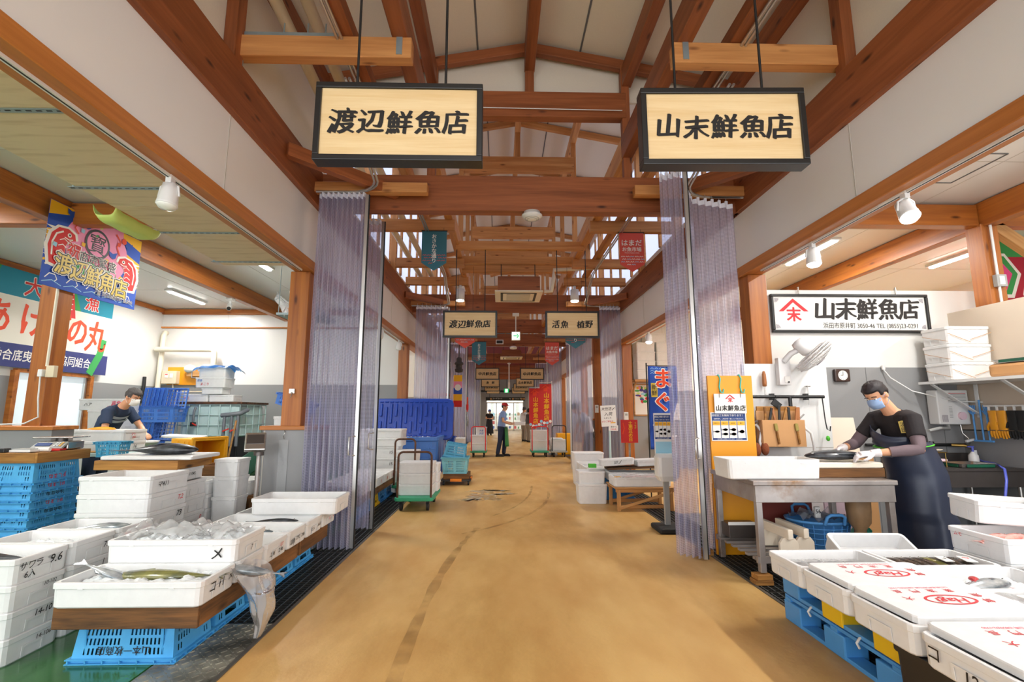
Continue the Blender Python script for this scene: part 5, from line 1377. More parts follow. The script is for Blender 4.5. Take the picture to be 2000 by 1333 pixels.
pl = thing('plywood_shelf', 'hanging plywood sheet on slotted steel irons under left ceiling', 'shelf', (-2.97, 2.6, 3.30))
for k in range(4):
 m = M(); m.box((0, -3.72 + k*1.83 + .9, .009), (1.3, 1.82, .016), 'plywood'); m.build('plywood_sheet', pl)
for y in (-.75, .29, 1.37, 2.41, 3.42, -1.8):
 m = M()
 m.box((0, y, -.004), (1.42, .045, .004), 'galvanised'); m.box((0, y + .021, .016), (1.42, .004, .04), 'galvanised')
 for k in range(22): m.box((-.68 + k*.065, y - .002, -.0065), (.035, .010, .002), 'iron_black')
 m.build('slotted_iron', pl)
 m = M(); m.cyl((-.68, y, 0), (-.68, y, .58), .006, 'galvanised', 6); m.build('hanger_rod', pl)
styro(-2.62, 6.56, 2.70, .40, .5, .30, 'white box wrapped in plastic high behind the left post', closed=True, cat='foam box')
m = M(); m.box((0, 0, 0), (.6, .6, .03), 'galvanised'); m.bar((-.2, -.29, -.02), (.2, .29, -.02), .03, .03, 'galvanised'); m.cyl((-.28, .28, 0), (-.28, .28, 1.19), .006, 'galvanised', 6); m.cyl((.28, -.28, 0), (.28, -.28, 1.19), .006, 'galvanised', 6); m.cyl((-.28, -.28, 0), (-.28, -.28, 1.19), .006, 'galvanised', 6); tag(m.build('hanging_shelf', loc=(-2.65, 6.59, 2.683)), 'small grey shelf hung behind left post', 'shelf')
m = M()
def fn(u, v): return (-.18*v - .04*sin(v*5), (u-.5)*.5, -.02 + .1*sin(v*3) - .22*v*u + .03*noise.noise(Vector((u*5, v*5, 1))))
m.sheet(fn, 14, 12, 'clear_bag'); tag(m.build('plastic_bag', loc=(-2.83, 6.5, 2.88)), 'white plastic bag flaring from the box behind left post', 'plastic bag')
cm = thing('security_camera', 'white security camera on the left stall beam', 'camera', (-5.20, 9.2, 3.545))
m = M(); m.box((0, 0, 0), (.12, .12, .05), 'white_plastic'); m.cyl((0, 0, 0), (0, 0, -.1), .02, 'white_plastic', 10); m.build('bracket', cm)
m = M(); m.cyl((-.02, .03, -.1), (.06, -.14, -.2), .045, 'white_plastic', 14); b = m.build('camera_body', cm); m = M(); m.cyl((.058, -.136, -.197), (.064, -.15, -.205), .036, 'black_plastic', 14); m.build('lens', b)
def sensor(x, y, z, label):
 m = M(); m.lathe([(.0, -.06), (.03, -.06), (.035, -.03), (.06, -.028), (.06, 0), (0, 0)], 'white_plastic', n=18); return tag(m.build('ceiling_sensor', loc=(x, y, z)), label, 'sensor')
sensor(-6.0, 7.5, 3.88, 'small white sensor on the left ceiling between flag and tube light'); sensor(-3.3, 9.6, 3.88, 'small white sensor on left ceiling near the hanging white box')
ot = thing('power_socket', 'grey socket box with white plug on left inner post', 'socket', (-5.06, 5.49, 1.85))
m = M(); m.box((.06, -.0, 0), (.09, .05, .13), 'beige_pipe'); m.build('socket_box', ot, bevel=.004)
m = M(); m.box((-.02, -.03, -.02), (.05, .05, .08), 'white_plastic'); m.build('plug', ot, bevel=.006)
m = M(); m.tube([(-.02, -.04, -.05), (0, -.05, -.3), (.02, -.04, -.5), (-.1, -.06, -.57), (-.4, -.05, -.58)], .008, 'white_plastic', 6); m.build('cord', ot)
m = M(); m.cyl((0, 0, 0), (0, 0, 1.7), .014, 'cream_pipe', 8); m.build('conduit', ot, loc=(.0, -.0, .06))
spot_head(XL - .09, 3.30, 3.06, 'white unlit track spotlight on the left lintel by plywood', (XL - .3, 3.1, 0))
m = M(); m.box((0, 0, 0), (.035, 9.0, .018), 'white_plastic'); m.box((0, 0, -.010), (.008, 9.0, .003), 'iron_black'); tag(m.build('light_track', loc=(XL - .09, .9, 3.012)), 'white light track under the left lintel', 'light track')
# ------------------------------------------------------------------ right stall
random.seed(9)
def pallet(x, y, z, L, Wd, label, yellow=False, rz=0):
 """plastic pallet, L along X, Wd along Y, .165 high"""
 root = thing('plastic_pallet', label, 'pallet', (x, y, z), rz)
 m = M(); n = 9
 for i in range(n): m.box((-L/2 + L*(i + .5)/n, 0, .152), (L/n - .022, Wd, .02), 'pallet_blue')
 for yy in (-Wd/2 + .03, 0, Wd/2 - .03): m.box((0, yy*.98, .138), (L - .01, .06, .022), 'pallet_blue')
 for i in range(n):
  for k in range(5): m.box((-L/2 + L*(i + .5)/n, -Wd/2 + .06 + k*.18, .1625), (.018, .018, .002), 'crate_navy')
 m.build('deck', root, bevel=.004)
 for sx in (-1, 0, 1):
  for sy in (-1, 0, 1):
   m = M(); yl = yellow and sx == -1 and sy in (0, -1)
   m.box((sx*(L/2 - .07), sy*(Wd/2 - .09), .065), (.14, .18, .128), 'pallet_yellow' if yl else 'pallet_blue'); m.build('block', root, bevel=.008)
 m = M()
 for sx in (-1, 0, 1): m.box((sx*(L/2 - .056), 0, .012), (.10, Wd - .012, .024), 'pallet_blue')
 for sy in (-1, 1): m.box((0, sy*(Wd/2 - .056), .0118), (L - .024, .1, .0225), 'pallet_blue')
 m.build('bottom_frame', root, bevel=.004)
 return root
pa = pallet(2.52, 3.02, 0, 1.12, 1.0, 'lower blue plastic pallet under the red lettered fish boxes')
pallet(2.52, 3.02, .172, 1.12, 1.0, 'upper blue pallet with yellow blocks under the red lettered fish boxes', yellow=True)
for yy in (-.22, .2):
 m = M(); m.tube([(-.565, yy, .13), (-.585, yy - .01, .16), (-.56, yy, .18), (-.5, yy, .185)], .007, 'white_plastic', 6); m.build('cable_tie', pa)
m = M()
loops_to(m, [ring(.56, .50, .03, 0), ring(.58, .52, .03, .02), ring(.60, .54, .03, .30), ring(.62, .56, .03, .305), ring(.62, .56, .03, .335), ring(.54, .48, .03, .335), ring(.52, .46, .03, .05)], 'black_plastic')
tag(m.build('black_tub', loc=(2.14, 2.13, .005)), 'black plastic tub below the nearest lidded fish box', 'tub')
def print_lid(m, fn, L, Wd):
 out = circ(.02, -.01, .125, 32, .062); inn = circ(.02, -.01, .112, 32, .050)
 for i in range(32):
  j = (i + 1) % 32; m.add([fn(*out[i]), fn(*out[j]), fn(*inn[j]), fn(*inn[i])], [(0, 1, 2, 3)], 'ink_red')
 m.text('Hagi', fn, 'ink_red', .02, -.01, .085, .03, .35, rot=pi, wob=.03)
 for ch, u, v in (('鮮', .19, -.03), ('大', -.17, .01), ('魚', .2, .04)): m.text(ch, fn, 'ink_red', u, v, .05, .01, .1, rot=pi)
 for i, ch in enumerate('長門漁業'): m.text(ch, fn, 'ink_red', -.15 + i*.09, .105, .045, .01, .1, rot=pi)
 m.text('山口県長門市仙崎 (0850)02-1705', fn, 'ink_pink', .0, .15, .022, .01, 0, rot=pi)
RB = .345; RH = .13
styro(2.12, 3.23, RB, .62, .37, RH, 'open fish box with four clear bags of small fish, right pallet back left')
for k in range(4):
 m = M()
 m.sheet(lambda u, v: ((u-.5)*.115, (v-.5)*.26, .02*sin(pi*u)*sin(pi*v) + .008*noise.noise(Vector((u*7, v*7, k)))), 10, 10, 'clear_bag')
 for j in range(9): m.add(fish_bm(.10, .022, .014, 'fish_silver', 'fish_dark', fins=False).v, [], 'fish_silver') if False else None
 o = m.build('bag_film', None)
 b = thing('fish_bag', 'clear bag of small fish, %s in the back box' % ['leftmost', 'second from left', 'third from left', 'rightmost'][k], 'bag', (1.93 + k*.125, 3.22, RB + .075), 0)
 o.parent = b; o.location = (0, 0, .012)
 m = M()
 for j in range(12):
  q = fish_bm(.11, .022, .014, 'fish_silver' if j % 3 else 'fish_dark', 'fish_dark', fins=False)
  T = Matrix.Translation((random.uniform(-.035, .035), random.uniform(-.08, .08), .006)) @ Matrix.Rotation(random.uniform(-.7, .7) + (pi/2 if j % 2 else 0), 4, 'Z')
  for f, mi_ in zip(q.f, q.m): pass
  n0 = len(m.v); m.v.extend([tuple(T @ Vector(v)) for v in q.v])
  for f, mi_, s_ in zip(q.f, q.m, q.sm): m.f.append([i + n0 for i in f]); m.m.append(m.mi(q.mats[mi_])); m.sm.append(s_)
 o2 = m.build('small_fish', b); o2['kind'] = 'stuff'
styro(2.12, 2.84, RB, .63, .385, RH, 'lidded fish box with red oval print, rearmost of the three in front row', lid=True, lidtext=print_lid, liddx=(.035, .0))
styro(2.12, 2.43, RB, .64, .40, RH, 'lidded fish box with red oval print and shifted lid, middle of front row', lid=True, lidtext=print_lid, liddx=(.035, .02), lidrz=.02)
styro(2.13, 1.97, RB, .68, .44, RH, 'nearest lidded fish box with red oval print marked コ 126', lid=True, lidtext=print_lid, liddx=(.04, .01), lidrz=-.02, marks=[('l', 'コ', -.15, .07, .07, 'ink'), ('l', '126', .03, .045, .07, 'ink')])
fish(2.0, 2.44, RB + .10, .34, 'pink fish showing under the shifted lid of the middle box', 'fish_pink', depth=.08, thick=.05, rz=pi/2)
styro(2.76, 3.23, RB, .62, .37, RH, 'open box of brown fish lying in rows, right pallet back row')
for k in range(9):
 fish(2.52 + k*.058, 3.22, RB + .085, .26, 'brown fish in the neat row of back box, %s from the left' % ['first', 'second', 'third', 'fourth', 'fifth', 'sixth', 'seventh', 'eighth', 'ninth'][k], 'fish_brown' if k != 5 else 'fish_olive', 'fish_silver' if k % 3 == 1 else 'fish_brown', depth=.07, thick=.06, rz=pi/2 + .25, group='brown fish in rows', fins=False)
for k, (x, y, rz_) in enumerate(((2.84, 3.2, .3), (2.98, 3.19, .1))):
 m = M(); m.box((0, 0, .002), (.085, .07, .004), 'paper');
 if k: m.text('Hagi', lambda u, v: Vector((u, v, .0055)), 'ink_red', 0, .01, .03, .02, .3)
 else: m.text('1.8', lambda u, v: Vector((u, v, .0055)), 'ink', 0, 0, .035, .02)
 tag(m.build('price_tag', loc=(x, y, RB + .125), rz=rz_, rot=(.2, .1, rz_)), ['white paper tag with black figures on the brown fish', 'white paper tag with red oval on the brown fish'][k], 'paper tag')
styro(2.78, 2.84, RB, .62, .385, RH, 'open box of ice with a red gilled fish, middle of the second row')
ice_bed(2.78, 2.84, RB + .06, .56, .33, 'ice around the red gilled fish', seed=21)
fish(2.70, 2.80, RB + .10, .36, 'silver fish with red gill on ice, second row of right pallet', 'fish_silver', 'fish_silver', depth=.1, thick=.07, rz=.2)
fish(2.66, 2.82, RB + .125, .08, 'red gill piece on the ice beside silver fish', 'fish_red', depth=.05, thick=.03, rz=.9, tail=False, fins=False, eye=False)
fish(2.98, 2.74, RB + .10, .3, 'red fish on ice at right end of the box', 'fish_red', 'fish_silver', depth=.07, thick=.06, rz=.05)
styro(2.79, 2.44, RB, .63, .39, RH, 'open box with a plastic wrapped fillet, near end of the second row')
ice_bed(2.79, 2.44, RB + .05, .57, .33, 'ice under the wrapped pale fillet', seed=22)
fish(2.86, 2.42, RB + .09, .4, 'pale fish under plastic film, near box of second row', 'fish_pink', 'foil_tan', depth=.13, thick=.06, rz=-.3)
wrap(2.80, 2.44, RB + .115, .54, .33, 'crumpled clear film over the pale fish', amp=.035, seed=31)
m = M(); m.box((0, 0, .002), (.15, .07, .003), 'paper'); m.text('1.W', lambda u, v: Vector((u, v, .0045)), 'ink', 0, 0, .05, .015); tag(m.build('paper_tag', loc=(2.66, 2.50, RB + .145), rz=.2), 'white paper tag with marks on wrapped fillet', 'paper tag')
styro(2.80, 2.0, RB - .33, .64, .44, .45, 'closed white box beside the nearest lidded box, frame edge', closed=True)
styro(3.46, 2.84, RB - .335, .62, .385, .46, 'closed white box at the right of red gilled fish box', closed=True)
styro(3.46, 3.26, 0, .66, .40, .30, 'lowest white box of the stack behind the pallet at right', closed=True)
styro(3.46, 3.26, .30, .66, .40, .17, 'second white box of the stack behind the pallet at right', closed=True)
styro(3.46, 3.26, .47, .68, .42, .15, 'open box of pink fish on the stack at right', marks=[('l', 'ムモ', -.12, .115, .03, 'ink_red')])
for k in range(4): fish(3.24 + .12*k, 3.25, .575, .3, 'pink fish in the open box of right stack, %s from left' % ['first', 'second', 'third', 'fourth'][k], 'fish_pink', 'fish_pink', depth=.09, thick=.07, rz=.3, group='pink fish in the right stack')
styro(3.62, 3.42, .642, .74, .30, .15, 'long white box askew on top of the right stack', rot=(radians(2), radians(3), radians(-10)))
fish(3.75, 3.42, .755, .4, 'dark fish in the askew box on the right stack', 'fish_dark', depth=.07, thick=.05, rz=-.15)
styro(2.80, 3.76, .285, .58, .34, .13, 'empty white box tipped up behind the bags of small fish', rot=(radians(28), 0, radians(-3)))
styro(2.80, 3.80, 0, .58, .30, .24, 'closed white box supporting the tipped up empty box', closed=True)
TZ = .83
tb = thing('cutting_table', 'stained stainless steel cutting table on the right', 'table', (2.74, 4.56, 0))
m = M(); m.box((0, 0, TZ - .02), (1.24, .84, .04), 'stainless'); m.build('table_top', tb, bevel=.006)
m = M()
for s in (-1, 1): m.box((0, s*.395, TZ - .11), (1.2, .02, .14), 'stainless'); m.box((s*.59, 0, TZ - .11), (.02, .768, .138), 'stainless')
m.build('apron', tb, bevel=.004)
for sx in (-1, 1):
 for sy in (-1, 1): m = M(); m.box((sx*.568, sy*.372, .40 + (.04 if (sx, sy) == (-1, -1) else 0)), (.05, .05, .70 if (sx, sy) == (-1, -1) else .79), 'stainless'); m.build('leg', tb, bevel=.004)
m = M()
for k in range(6): m.box((-.3 + 0, -.33 + k*.13, .19), (.62, .05, .02), 'stainless')
m.box((-.3, -.38, .19), (.62, .03, .05), 'stainless'); m.box((-.3, .38, .19), (.62, .03, .05), 'stainless'); m.build('lower_shelf', tb)
m = M(); m.lathe([(.05, .28), (.05, .36), (.09, .42), (.10, .52), (.10, .74)], 'sink_pipe', n=16); m.tube([(0, 0, .3), (0, 0, .2), (-.06, -.02, .08), (-.1, -.02, .0)], .035, 'sink_pipe', 10); m.build('drain_trap', tb, loc=(.50, -.08, 0))
m = M(); m.box((0, 0, .02), (.15, .10, .04), 'plank_wood'); o = m.build('wooden_block', loc=(2.16, 4.19, 0), bevel=.003); tag(o, 'lower wooden block under the front left table leg', 'block')
m = M(); m.box((0, 0, .02), (.13, .10, .04), 'plank_wood'); o = m.build('wooden_block', loc=(2.165, 4.19, .041), rz=.06, bevel=.003); tag(o, 'upper wooden block under the front left table leg', 'block')
m = M(); m.box((0, 0, .03), (.16, .08, .06), 'plank_wood'); tag(m.build('wooden_block', loc=(2.02, 5.0, 0), bevel=.003), 'wooden block on floor beside right curtain foot', 'block')
styro(2.36, 4.38, TZ + .002, .80, .34, .165, 'long white fish box on the front left of the steel table', grips='', step=False, rz=-.02)
m = M(); m.box((0, 0, .04), (.62, .36, .08), 'crate_wood'); tag(m.build('wooden_riser', loc=(3.09, 4.50, TZ + .001), bevel=.004), 'wooden riser under the cutting board', 'riser')
m = M(); loops_to(m, [ring(.80, .40, .02, 0), ring(.82, .42, .02, .008), ring(.82, .42, .02, .04), ring(.80, .40, .02, .048)], 'board_cream'); tag(m.build('cutting_board', loc=(2.98, 4.52, TZ + .082)), 'thick cream cutting board on the steel table', 'cutting board')
BZ = TZ + .132
cf = thing('big_fish', 'dark skinned big fish being cut on the cream board', 'fish', (3.10, 4.43, BZ + .045), pi - .05)
m = fish_bm(.66, .19, .10, 'fish_dark', 'fish_silver', tail=False, fins=False); m.build('fish_body', cf)
m = M(); m.add([(-.31, .02, 0), (-.40, .08, .0), (-.38, 0, 0), (-.40, -.07, 0), (-.31, -.02, 0)], [(0, 1, 2, 3, 4)], 'fish_dark'); m.build('tail_fin', cf, solid=.005)
m = M(); m.add([(.12, .07, .02), (-.02, .12, .03), (-.16, .07, .02)], [(0, 1, 2)], 'fish_dark'); m.build('dorsal_fin', cf, solid=.005)
ow = thing('orange_board', 'upright orange board with hooks behind the steel table', 'board', (2.39, 5.02, 0))
m = M(); m.box((0, 0, .89), (.47, .03, 1.78), 'orange_board'); m.build('board_panel', ow, bevel=.003)
for sx in (-.12, .1):
 m = M(); m.tube([(sx - .01, .02, 1.77), (sx, -.02, 1.79), (sx + .015, -.03, 1.75), (sx, -.03, 1.66), (sx + .01, -.03, 1.61), (sx + .035, -.03, 1.60), (sx + .045, -.03, 1.64)], .007, 'hook_teal', 6); m.build('hook', ow)
ws = thing('small_sign', 'small white hanging sign 山末鮮魚店 with red mark on orange board', 'sign', (2.37, 4.985, 1.49))
def chevron(m, fn, cx, cy, s, mat, glyph='末'):
 for q in (-1, 1):
  a = [(cx, cy + s*.52), (cx + q*s*.62, cy - s*.02), (cx + q*s*.42, cy - s*.02), (cx, cy + s*.36)]
  if q < 0: a = a[::-1]
  m.poly(a[::-1], mat, fn)
 m.text(glyph, fn, mat, cx, cy - s*.14, s*.62, .04, 0)
m = M(); m.box((0, 0, 0), (.33, .012, .2), 'paper'); m.build('sign_plate', ws)
m = M(); fn = lambda u, v: Vector((u, -.008, v)); chevron(m, fn, 0, .05, .085, 'ink_red')
for i, ch in enumerate('山末鮮魚店'): m.text(ch, fn, 'ink', -.126 + i*.063, -.045, .062, .04, .05, wob=.04)
m.build('lettering', ws)
m = M()
for sx in (-.11, .11): m.tube([(sx, -.005, .06), (sx, -.012, .1), (sx*.98, -.012, .13)], .0025, 'iron_black', 5)
m.build('wire', ws)
po = thing('price_poster', 'blue bordered fish cutting poster on the orange board', 'poster', (2.35, 5.0, 1.255))
m = M(); m.box((0, 0, 0), (.37, .004, .29), 'paper'); m.build('poster_sheet', po)
m = M(); fn = lambda u, v: Vector((u, -.0035, v))
def rect(m, fn, x0, y0, x1, y1, mat): m.poly([(x0, y0), (x1, y0), (x1, y1), (x0, y1)], mat, fn)
def cut_poster(m, fn, s=1.0, off=0.0):
 f2 = lambda u, v: fn(u*s, v*s) + Vector((0, -.0008, 0))
 f1 = lambda u, v: fn(u*s, v*s)
 rect(m, f1, -.175, .06, .175, .135, 'paper_blue'); rect(m, f1, -.175, -.135, .175, -.115, 'paper_blue')
 for k in range(5): x = -.172 + k*.0855; rect(m, f1, x - .003, -.12, x + .003, .065, 'paper_blue')
 for k in range(4):
  x = -.13 + k*.0855; rect(m, f2, x - .037, .015, x + .037, .055, 'paper_amber')
  q = fish_bm(.06, .022 + .004*k, .001, ['fish_silver', 'fish_dark', 'fish_pink', 'fish_pink'][k], fins=False, eye=False)
  for yy in ((-.03, -.075) if k in (1, 2) else (-.05,)):
   n0 = len(m.v); m.v.extend([tuple(f2(x + v[0], yy + v[1])) for v in q.v])
   for f in q.f: m.f.append([i + n0 for i in f]); m.m.append(m.mi(q.mats[0])); m.sm.append(False)
  m.text(['三枚おろし', '二枚おろし', '刺身用', '煮付'][k], lambda u, v: f2(u, v) + Vector((0, -.0006, 0)), 'ink', x, .035, .014, .01)
 m.text('調理加工を無料で承ります！', f2, 'paper', -.015, .115, .026, .012); m.text('営業時間内、ご来店内容・量によって異なります。', f2, 'paper', 0, .08, .014, .012)
 m.text('※お気軽にお尋ねくださいませ！ 山末鮮魚店', f2, 'paper', 0, -.125, .013, .012)
cut_poster(m, fn); m.build('poster_print', po)
wp = thing('white_splash_panel', 'white splash panel behind the steel table carrying the fan', 'panel', (3.18, 5.36, 0))
m = M(); m.box((0, 0, .97), (.96, .03, 1.94), 'white_plastic'); m.box((0, -.016, 1.02), (.96, .002, .004), 'joint_grey'); m.build('panel_sheet', wp)
fa = thing('electric_fan', 'white wall fan tilted down above the knife box', 'fan', (3.14, 5.33, 1.88))
m = M(); m.box((0, -.03, -.03), (.13, .07, .3), 'fan_white'); m.box((.02, -.068, -.12), (.06, .006, .07), 'paper'); m.cyl((.03, -.07, -.15), (.03, -.076, -.15), .01, 'iron_black', 10); m.build('mount', fa, bevel=.02)
hd = Matrix.Translation((.24, -.22, .12)) @ Vector((.62, -.28, -.72)).to_track_quat('Z', 'Y').to_matrix().to_4x4()
m = M(); m.tube([(0, -.06, .08), (.05, -.12, .16), (.12, -.15, .2)], .03, 'fan_white', 10); m.lathe([(0, -.24), (.055, -.235), (.07, -.2), (.07, -.08), (.05, -.05), (0, -.05)], 'fan_white', hd, 20); m.build('motor', fa)
m = M()
for r_, z_ in ((.21, 0), (.205, .03), (.20, -.03), (.15, .06), (.15, -.05), (.07, .075)): m.tube([hd @ Vector((r_*cos(2*pi*k/36), r_*sin(2*pi*k/36), z_)) for k in range(36)], .006 if r_ > .19 else .003, 'fan_white', 5, closed=True)
for k in range(54):
 a = 2*pi*k/54; c_, s_ = cos(a), sin(a)
 m.tube([hd @ Vector((r_*c_, r_*s_, z_)) for r_, z_ in ((.05, .08), (.15, .06), (.20, .03), (.205, -.02), (.15, -.05), (.06, -.055))], .0022, 'fan_white', 4, cap=False)
m.build('cage', fa)
m = M(); m.lathe([(.0, .08), (.055, .08), (.055, .088), (0, .092)], 'fan_grey', hd, 20); m.build('hub_badge', fa)
m = M()
for k in range(4):
 T = hd @ Matrix.Rotation(pi/2*k, 4, 'Z'); m.add([T @ Vector(p) for p in ((.02, -.02, .01), (.17, -.07, .02), (.19, .03, -.01), (.12, .07, -.02), (.02, .03, -.01))], [(0, 1, 2, 3, 4)], 'fan_white')
m.build('blade', fa, solid=.003)
rl = thing('black_pipe_rail', 'black pipe rail holding the knife box', 'pipe rail', (3.13, 5.3, 0))
m = M(); m.cyl((-.40, -.02, 1.57), (.43, -.02, 1.57), .018, 'black_plastic', 12)
for x in (-.14, .24): m.box((x, -.0, 1.57), (.03, .06, .07), 'black_plastic')
m.build('rail', rl)
m = M(); m.cyl((-.42, -.02, 1.57), (-.42, -.02, 1.25), .016, 'black_plastic', 10); m.cyl((.05, -.02, 1.57), (.05, -.02, 1.3), .02, 'black_plastic', 10); m.build('drop_pipe', rl)
m = M(); m.lathe([(.02, 0), (.025, .03), (.012, .05)], 'steel', Matrix.Translation((.1, -.06, 1.28)), 12); m.tube([(.06, -.03, 1.3), (.12, -.08, 1.29), (.14, -.1, 1.23), (.2, -.1, 1.18), (.22, -.1, 1.05), (.215, -.1, .85)], .014, 'white_plastic', 8); m.tube([(.1, -.06, 1.32), (.16, -.07, 1.38)], .008, 'steel', 6); m.build('right_tap', rl)
m = M(); m.tube([(-.4, -.04, 1.27), (-.38, -.1, 1.26), (-.35, -.12, 1.2), (-.38, -.13, 1.1), (-.36, -.13, .98)], .014, 'white_plastic', 8); m.tube([(-.42, -.05, 1.27), (-.36, -.1, 1.3)], .02, 'steel', 8); m.build('left_tap', rl)
m = M(); m.tube([(.41, -.02, 1.56), (.415, -.03, 1.3), (.42, -.04, 1.22), (.45, -.04, 1.2), (.46, -.04, 1.25)], .006, 'iron_black', 6); m.ell((.42, -.04, 1.12), (.02, .02, .03), 'strap_green', 10, 6); m.build('hanging_hook', rl)
kb = thing('knife_box', 'brown wooden knife box hanging on the black rail', 'knife box', (3.0, 5.20, 1.04))
m = M()
for c, d in (((0, -.06, .14), (.46, .018, .28)), ((0, .05, .19), (.46, .018, .38)), ((-.225, 0, .14), (.018, .11, .28)), ((.225, 0, .14), (.018, .11, .28)), ((0, 0, .008), (.46, .12, .016))): m.box(c, d, 'foil_tan')
m.build('box_shell', kb, bevel=.003)
m = M(); m.box((0, .05, .40), (.44, .02, .05), 'plank_wood'); m.build('top_strip', kb, bevel=.003)
for k, (x, tl, c) in enumerate(((-.16, .02, 'plank_wood'), (-.12, .25, 'iron_black'), (-.05, -.2, 'knife_handle'), (-.01, .05, 'iron_black'), (.03, .3, 'plank_wood'), (.10, 0, 'iron_black'), (.17, .15, 'knife_handle'), (.2, .05, 'knife_handle'))):
 kn = thing('kitchen_knife', 'knife with %s handle standing in the knife box, %s from left' % ({'plank_wood': 'pale', 'iron_black': 'black', 'knife_handle': 'brown'}[c], ['first', 'second', 'third', 'fourth', 'fifth', 'sixth', 'seventh', 'eighth'][k]), 'knife', (3.0 + x, 5.19, 1.30), 0, 'knives in the knife box', (0, tl, 0))
 m = M(); m.box((0, 0, .08), (.026, .018, .15 if k != 3 else .19), c); m.build('handle', kn, bevel=.005)
 m = M(); m.box((0, 0, -.09), (.03, .003, .2), 'steel'); m.build('knife_blade', kn)
for k, x in enumerate((-.08, .14)):
 br = thing('scaling_brush', 'small fish scaling brush on %s half of the knife box front' % ['left', 'right'][k], 'brush', (3.0 + x, 5.12, 1.16), 0, None, (0, -.12, 0))
 m = M(); m.cyl((0, 0, -.09), (0, 0, .04), .012, 'plank_wood', 8); m.build('handle', br)
 m = M(); m.box((0, 0, .085), (.035, .022, .08), 'brush_bristle'); m.build('bristles', br, bevel=.008)
for k, (x, z, s) in enumerate(((2.70, 1.01, .075), (2.79, 1.02, .07), (3.35, .99, .05))):
 m = M(); m.ell((0, 0, 0), (s*.6, .04, s), 'brush_brown', 14, 10); tag(m.build('coir_brush', loc=(x, 5.15, z) if k < 2 else (3.28, 4.86, .885)), ['left coir brush hanging below the left tap', 'right coir brush beside knife box', 'coir brush lying behind the big fish'][k], 'brush')
m = M(); m.box((0, 0, 0), (.1, .02, .07), 'black_plastic', rot=(0, radians(40), 0)); m.cyl((0, 0, .03), (0, 0, .09), .004, 'iron_black', 6); tag(m.build('black_holder', loc=(3.0, 5.24, 1.49), bevel=.008), 'black diamond shaped holder on the pipe rail', 'holder')
sc_ = thing('screwdriver', 'wooden handled sharpening tool on the white splash panel', 'tool', (2.92, 5.30, 1.62))
m = M(); m.lathe([(.0, .06), (.02, .065), (.024, .1), (.02, .2), (.012, .23), (0, .235)], 'knife_handle', n=12); m.build('handle', sc_); m = M(); m.cyl((0, 0, .07), (0, 0, -.06), .007, 'steel', 8); m.build('shaft', sc_)
m = M(); m.lathe([(0, .1), (.03, .1), (.03, .11), (0, .115)], 'steel', n=12); m.cyl((0, 0, -.1), (0, 0, .1), .004, 'steel', 6); tag(m.build('steel_skewer', loc=(3.40, 5.30, 1.58)), 'thin steel skewer hung on the pipe rail', 'skewer')
m = M(); m.box((0, 0, 0), (.35, .04, .42), 'board_cream'); tag(m.build('second_cutting_board', loc=(3.98, 5.66, 1.13), rot=(radians(-8), 0, 0), bevel=.006), 'cream cutting board leaning on grey wall behind worker', 'cutting board')
m = M(); m.box((0, 0, .46), (.5, .16, .92), 'foil_tan'); tag(m.build('brown_carton', loc=(3.98, 5.60, .0), bevel=.004), 'brown carton under the leaning cutting board', 'carton')
ck = thing('clock', 'square brown wall clock on the grey partition', 'clock', (4.10, 5.74, 1.84))
m = M(); loops = [[(x, 0, y) for x, y in rrect(.18, .15, .015)], [(x, -.035, y) for x, y in rrect(.18, .15, .015)], [(x, -.04, y) for x, y in rrect(.16, .13, .015)]]; loops_to(m, [l[::-1] for l in loops], 'clock_brown'); m.build('case', ck)
fnc = lambda u, v: Vector((u, -.042, v))
m = M(); m.poly(circ(0, 0, .058, 32), 'paper', fnc)
fn2 = lambda u, v: Vector((u, -.0432, v))
for k in range(12): m.text(str(k if k else 12), fn2, 'ink', .047*sin(pi*k/6), .047*cos(pi*k/6), .014, .01)
m.build('dial', ck)
for nm, a, L, w in (('hour_hand', radians(270), .03, .004), ('minute_hand', radians(2), .042, .003)):
 m = M(); m.bar((0, -.046, 0), (L*sin(a), -.046, L*cos(a)), w, .002, 'ink', up=(0, 1, 0)); m.build(nm, ck)
sg = thing('stall_board', 'long framed white stall board 山末鮮魚店 with red mark and phone number', 'shop sign', (4.28, 5.72, 2.60))
W_, H_ = 1.96, .48
m = M()
for c, d in (((0, 0, H_/2 - .016), (W_, .05, .032)), ((0, 0, -H_/2 + .016), (W_, .05, .032)), ((-W_/2 + .016, 0, 0), (.032, .05, H_ - .064)), ((W_/2 - .016, 0, 0), (.032, .05, H_ - .064))): m.box(c, d, 'frame_black')
m.build('frame', sg, bevel=.008)
m = M(); m.box((0, .01, 0), (W_ - .05, .02, H_ - .05), 'paper'); bd = m.build('board', sg)
m = M(); fn = lambda u, v: Vector((u, -.0025, v)); chevron(m, fn, -.70, .03, .30, 'ink_red')
for i, ch in enumerate('山末鮮魚店'): m.text(ch, fn, 'ink_soft', -.31 + i*.262, .055, .275, .045, .14, wob=.045, rot=.05)
m.text('浜田市原井町 3050-46 TEL (0855)23-0291', fn, 'ink_soft', .24, -.155, .078, .012, 0, sx=.86)
for sx in (-1, 1):
 for sz in (-1, 1):
  for k in range(5):
   a = radians(8 + k*17); m.poly([(sx*(W_/2 - .05), sz*(H_/2 - .05)), (sx*(W_/2 - .05 - .055*cos(a)), sz*(H_/2 - .05 - .055*sin(a))), (sx*(W_/2 - .05 - .055*cos(a + .2)), sz*(H_/2 - .05 - .055*sin(a + .2)))][::sx*sz], 'fan_grey', fn)
m.build('lettering', bd)
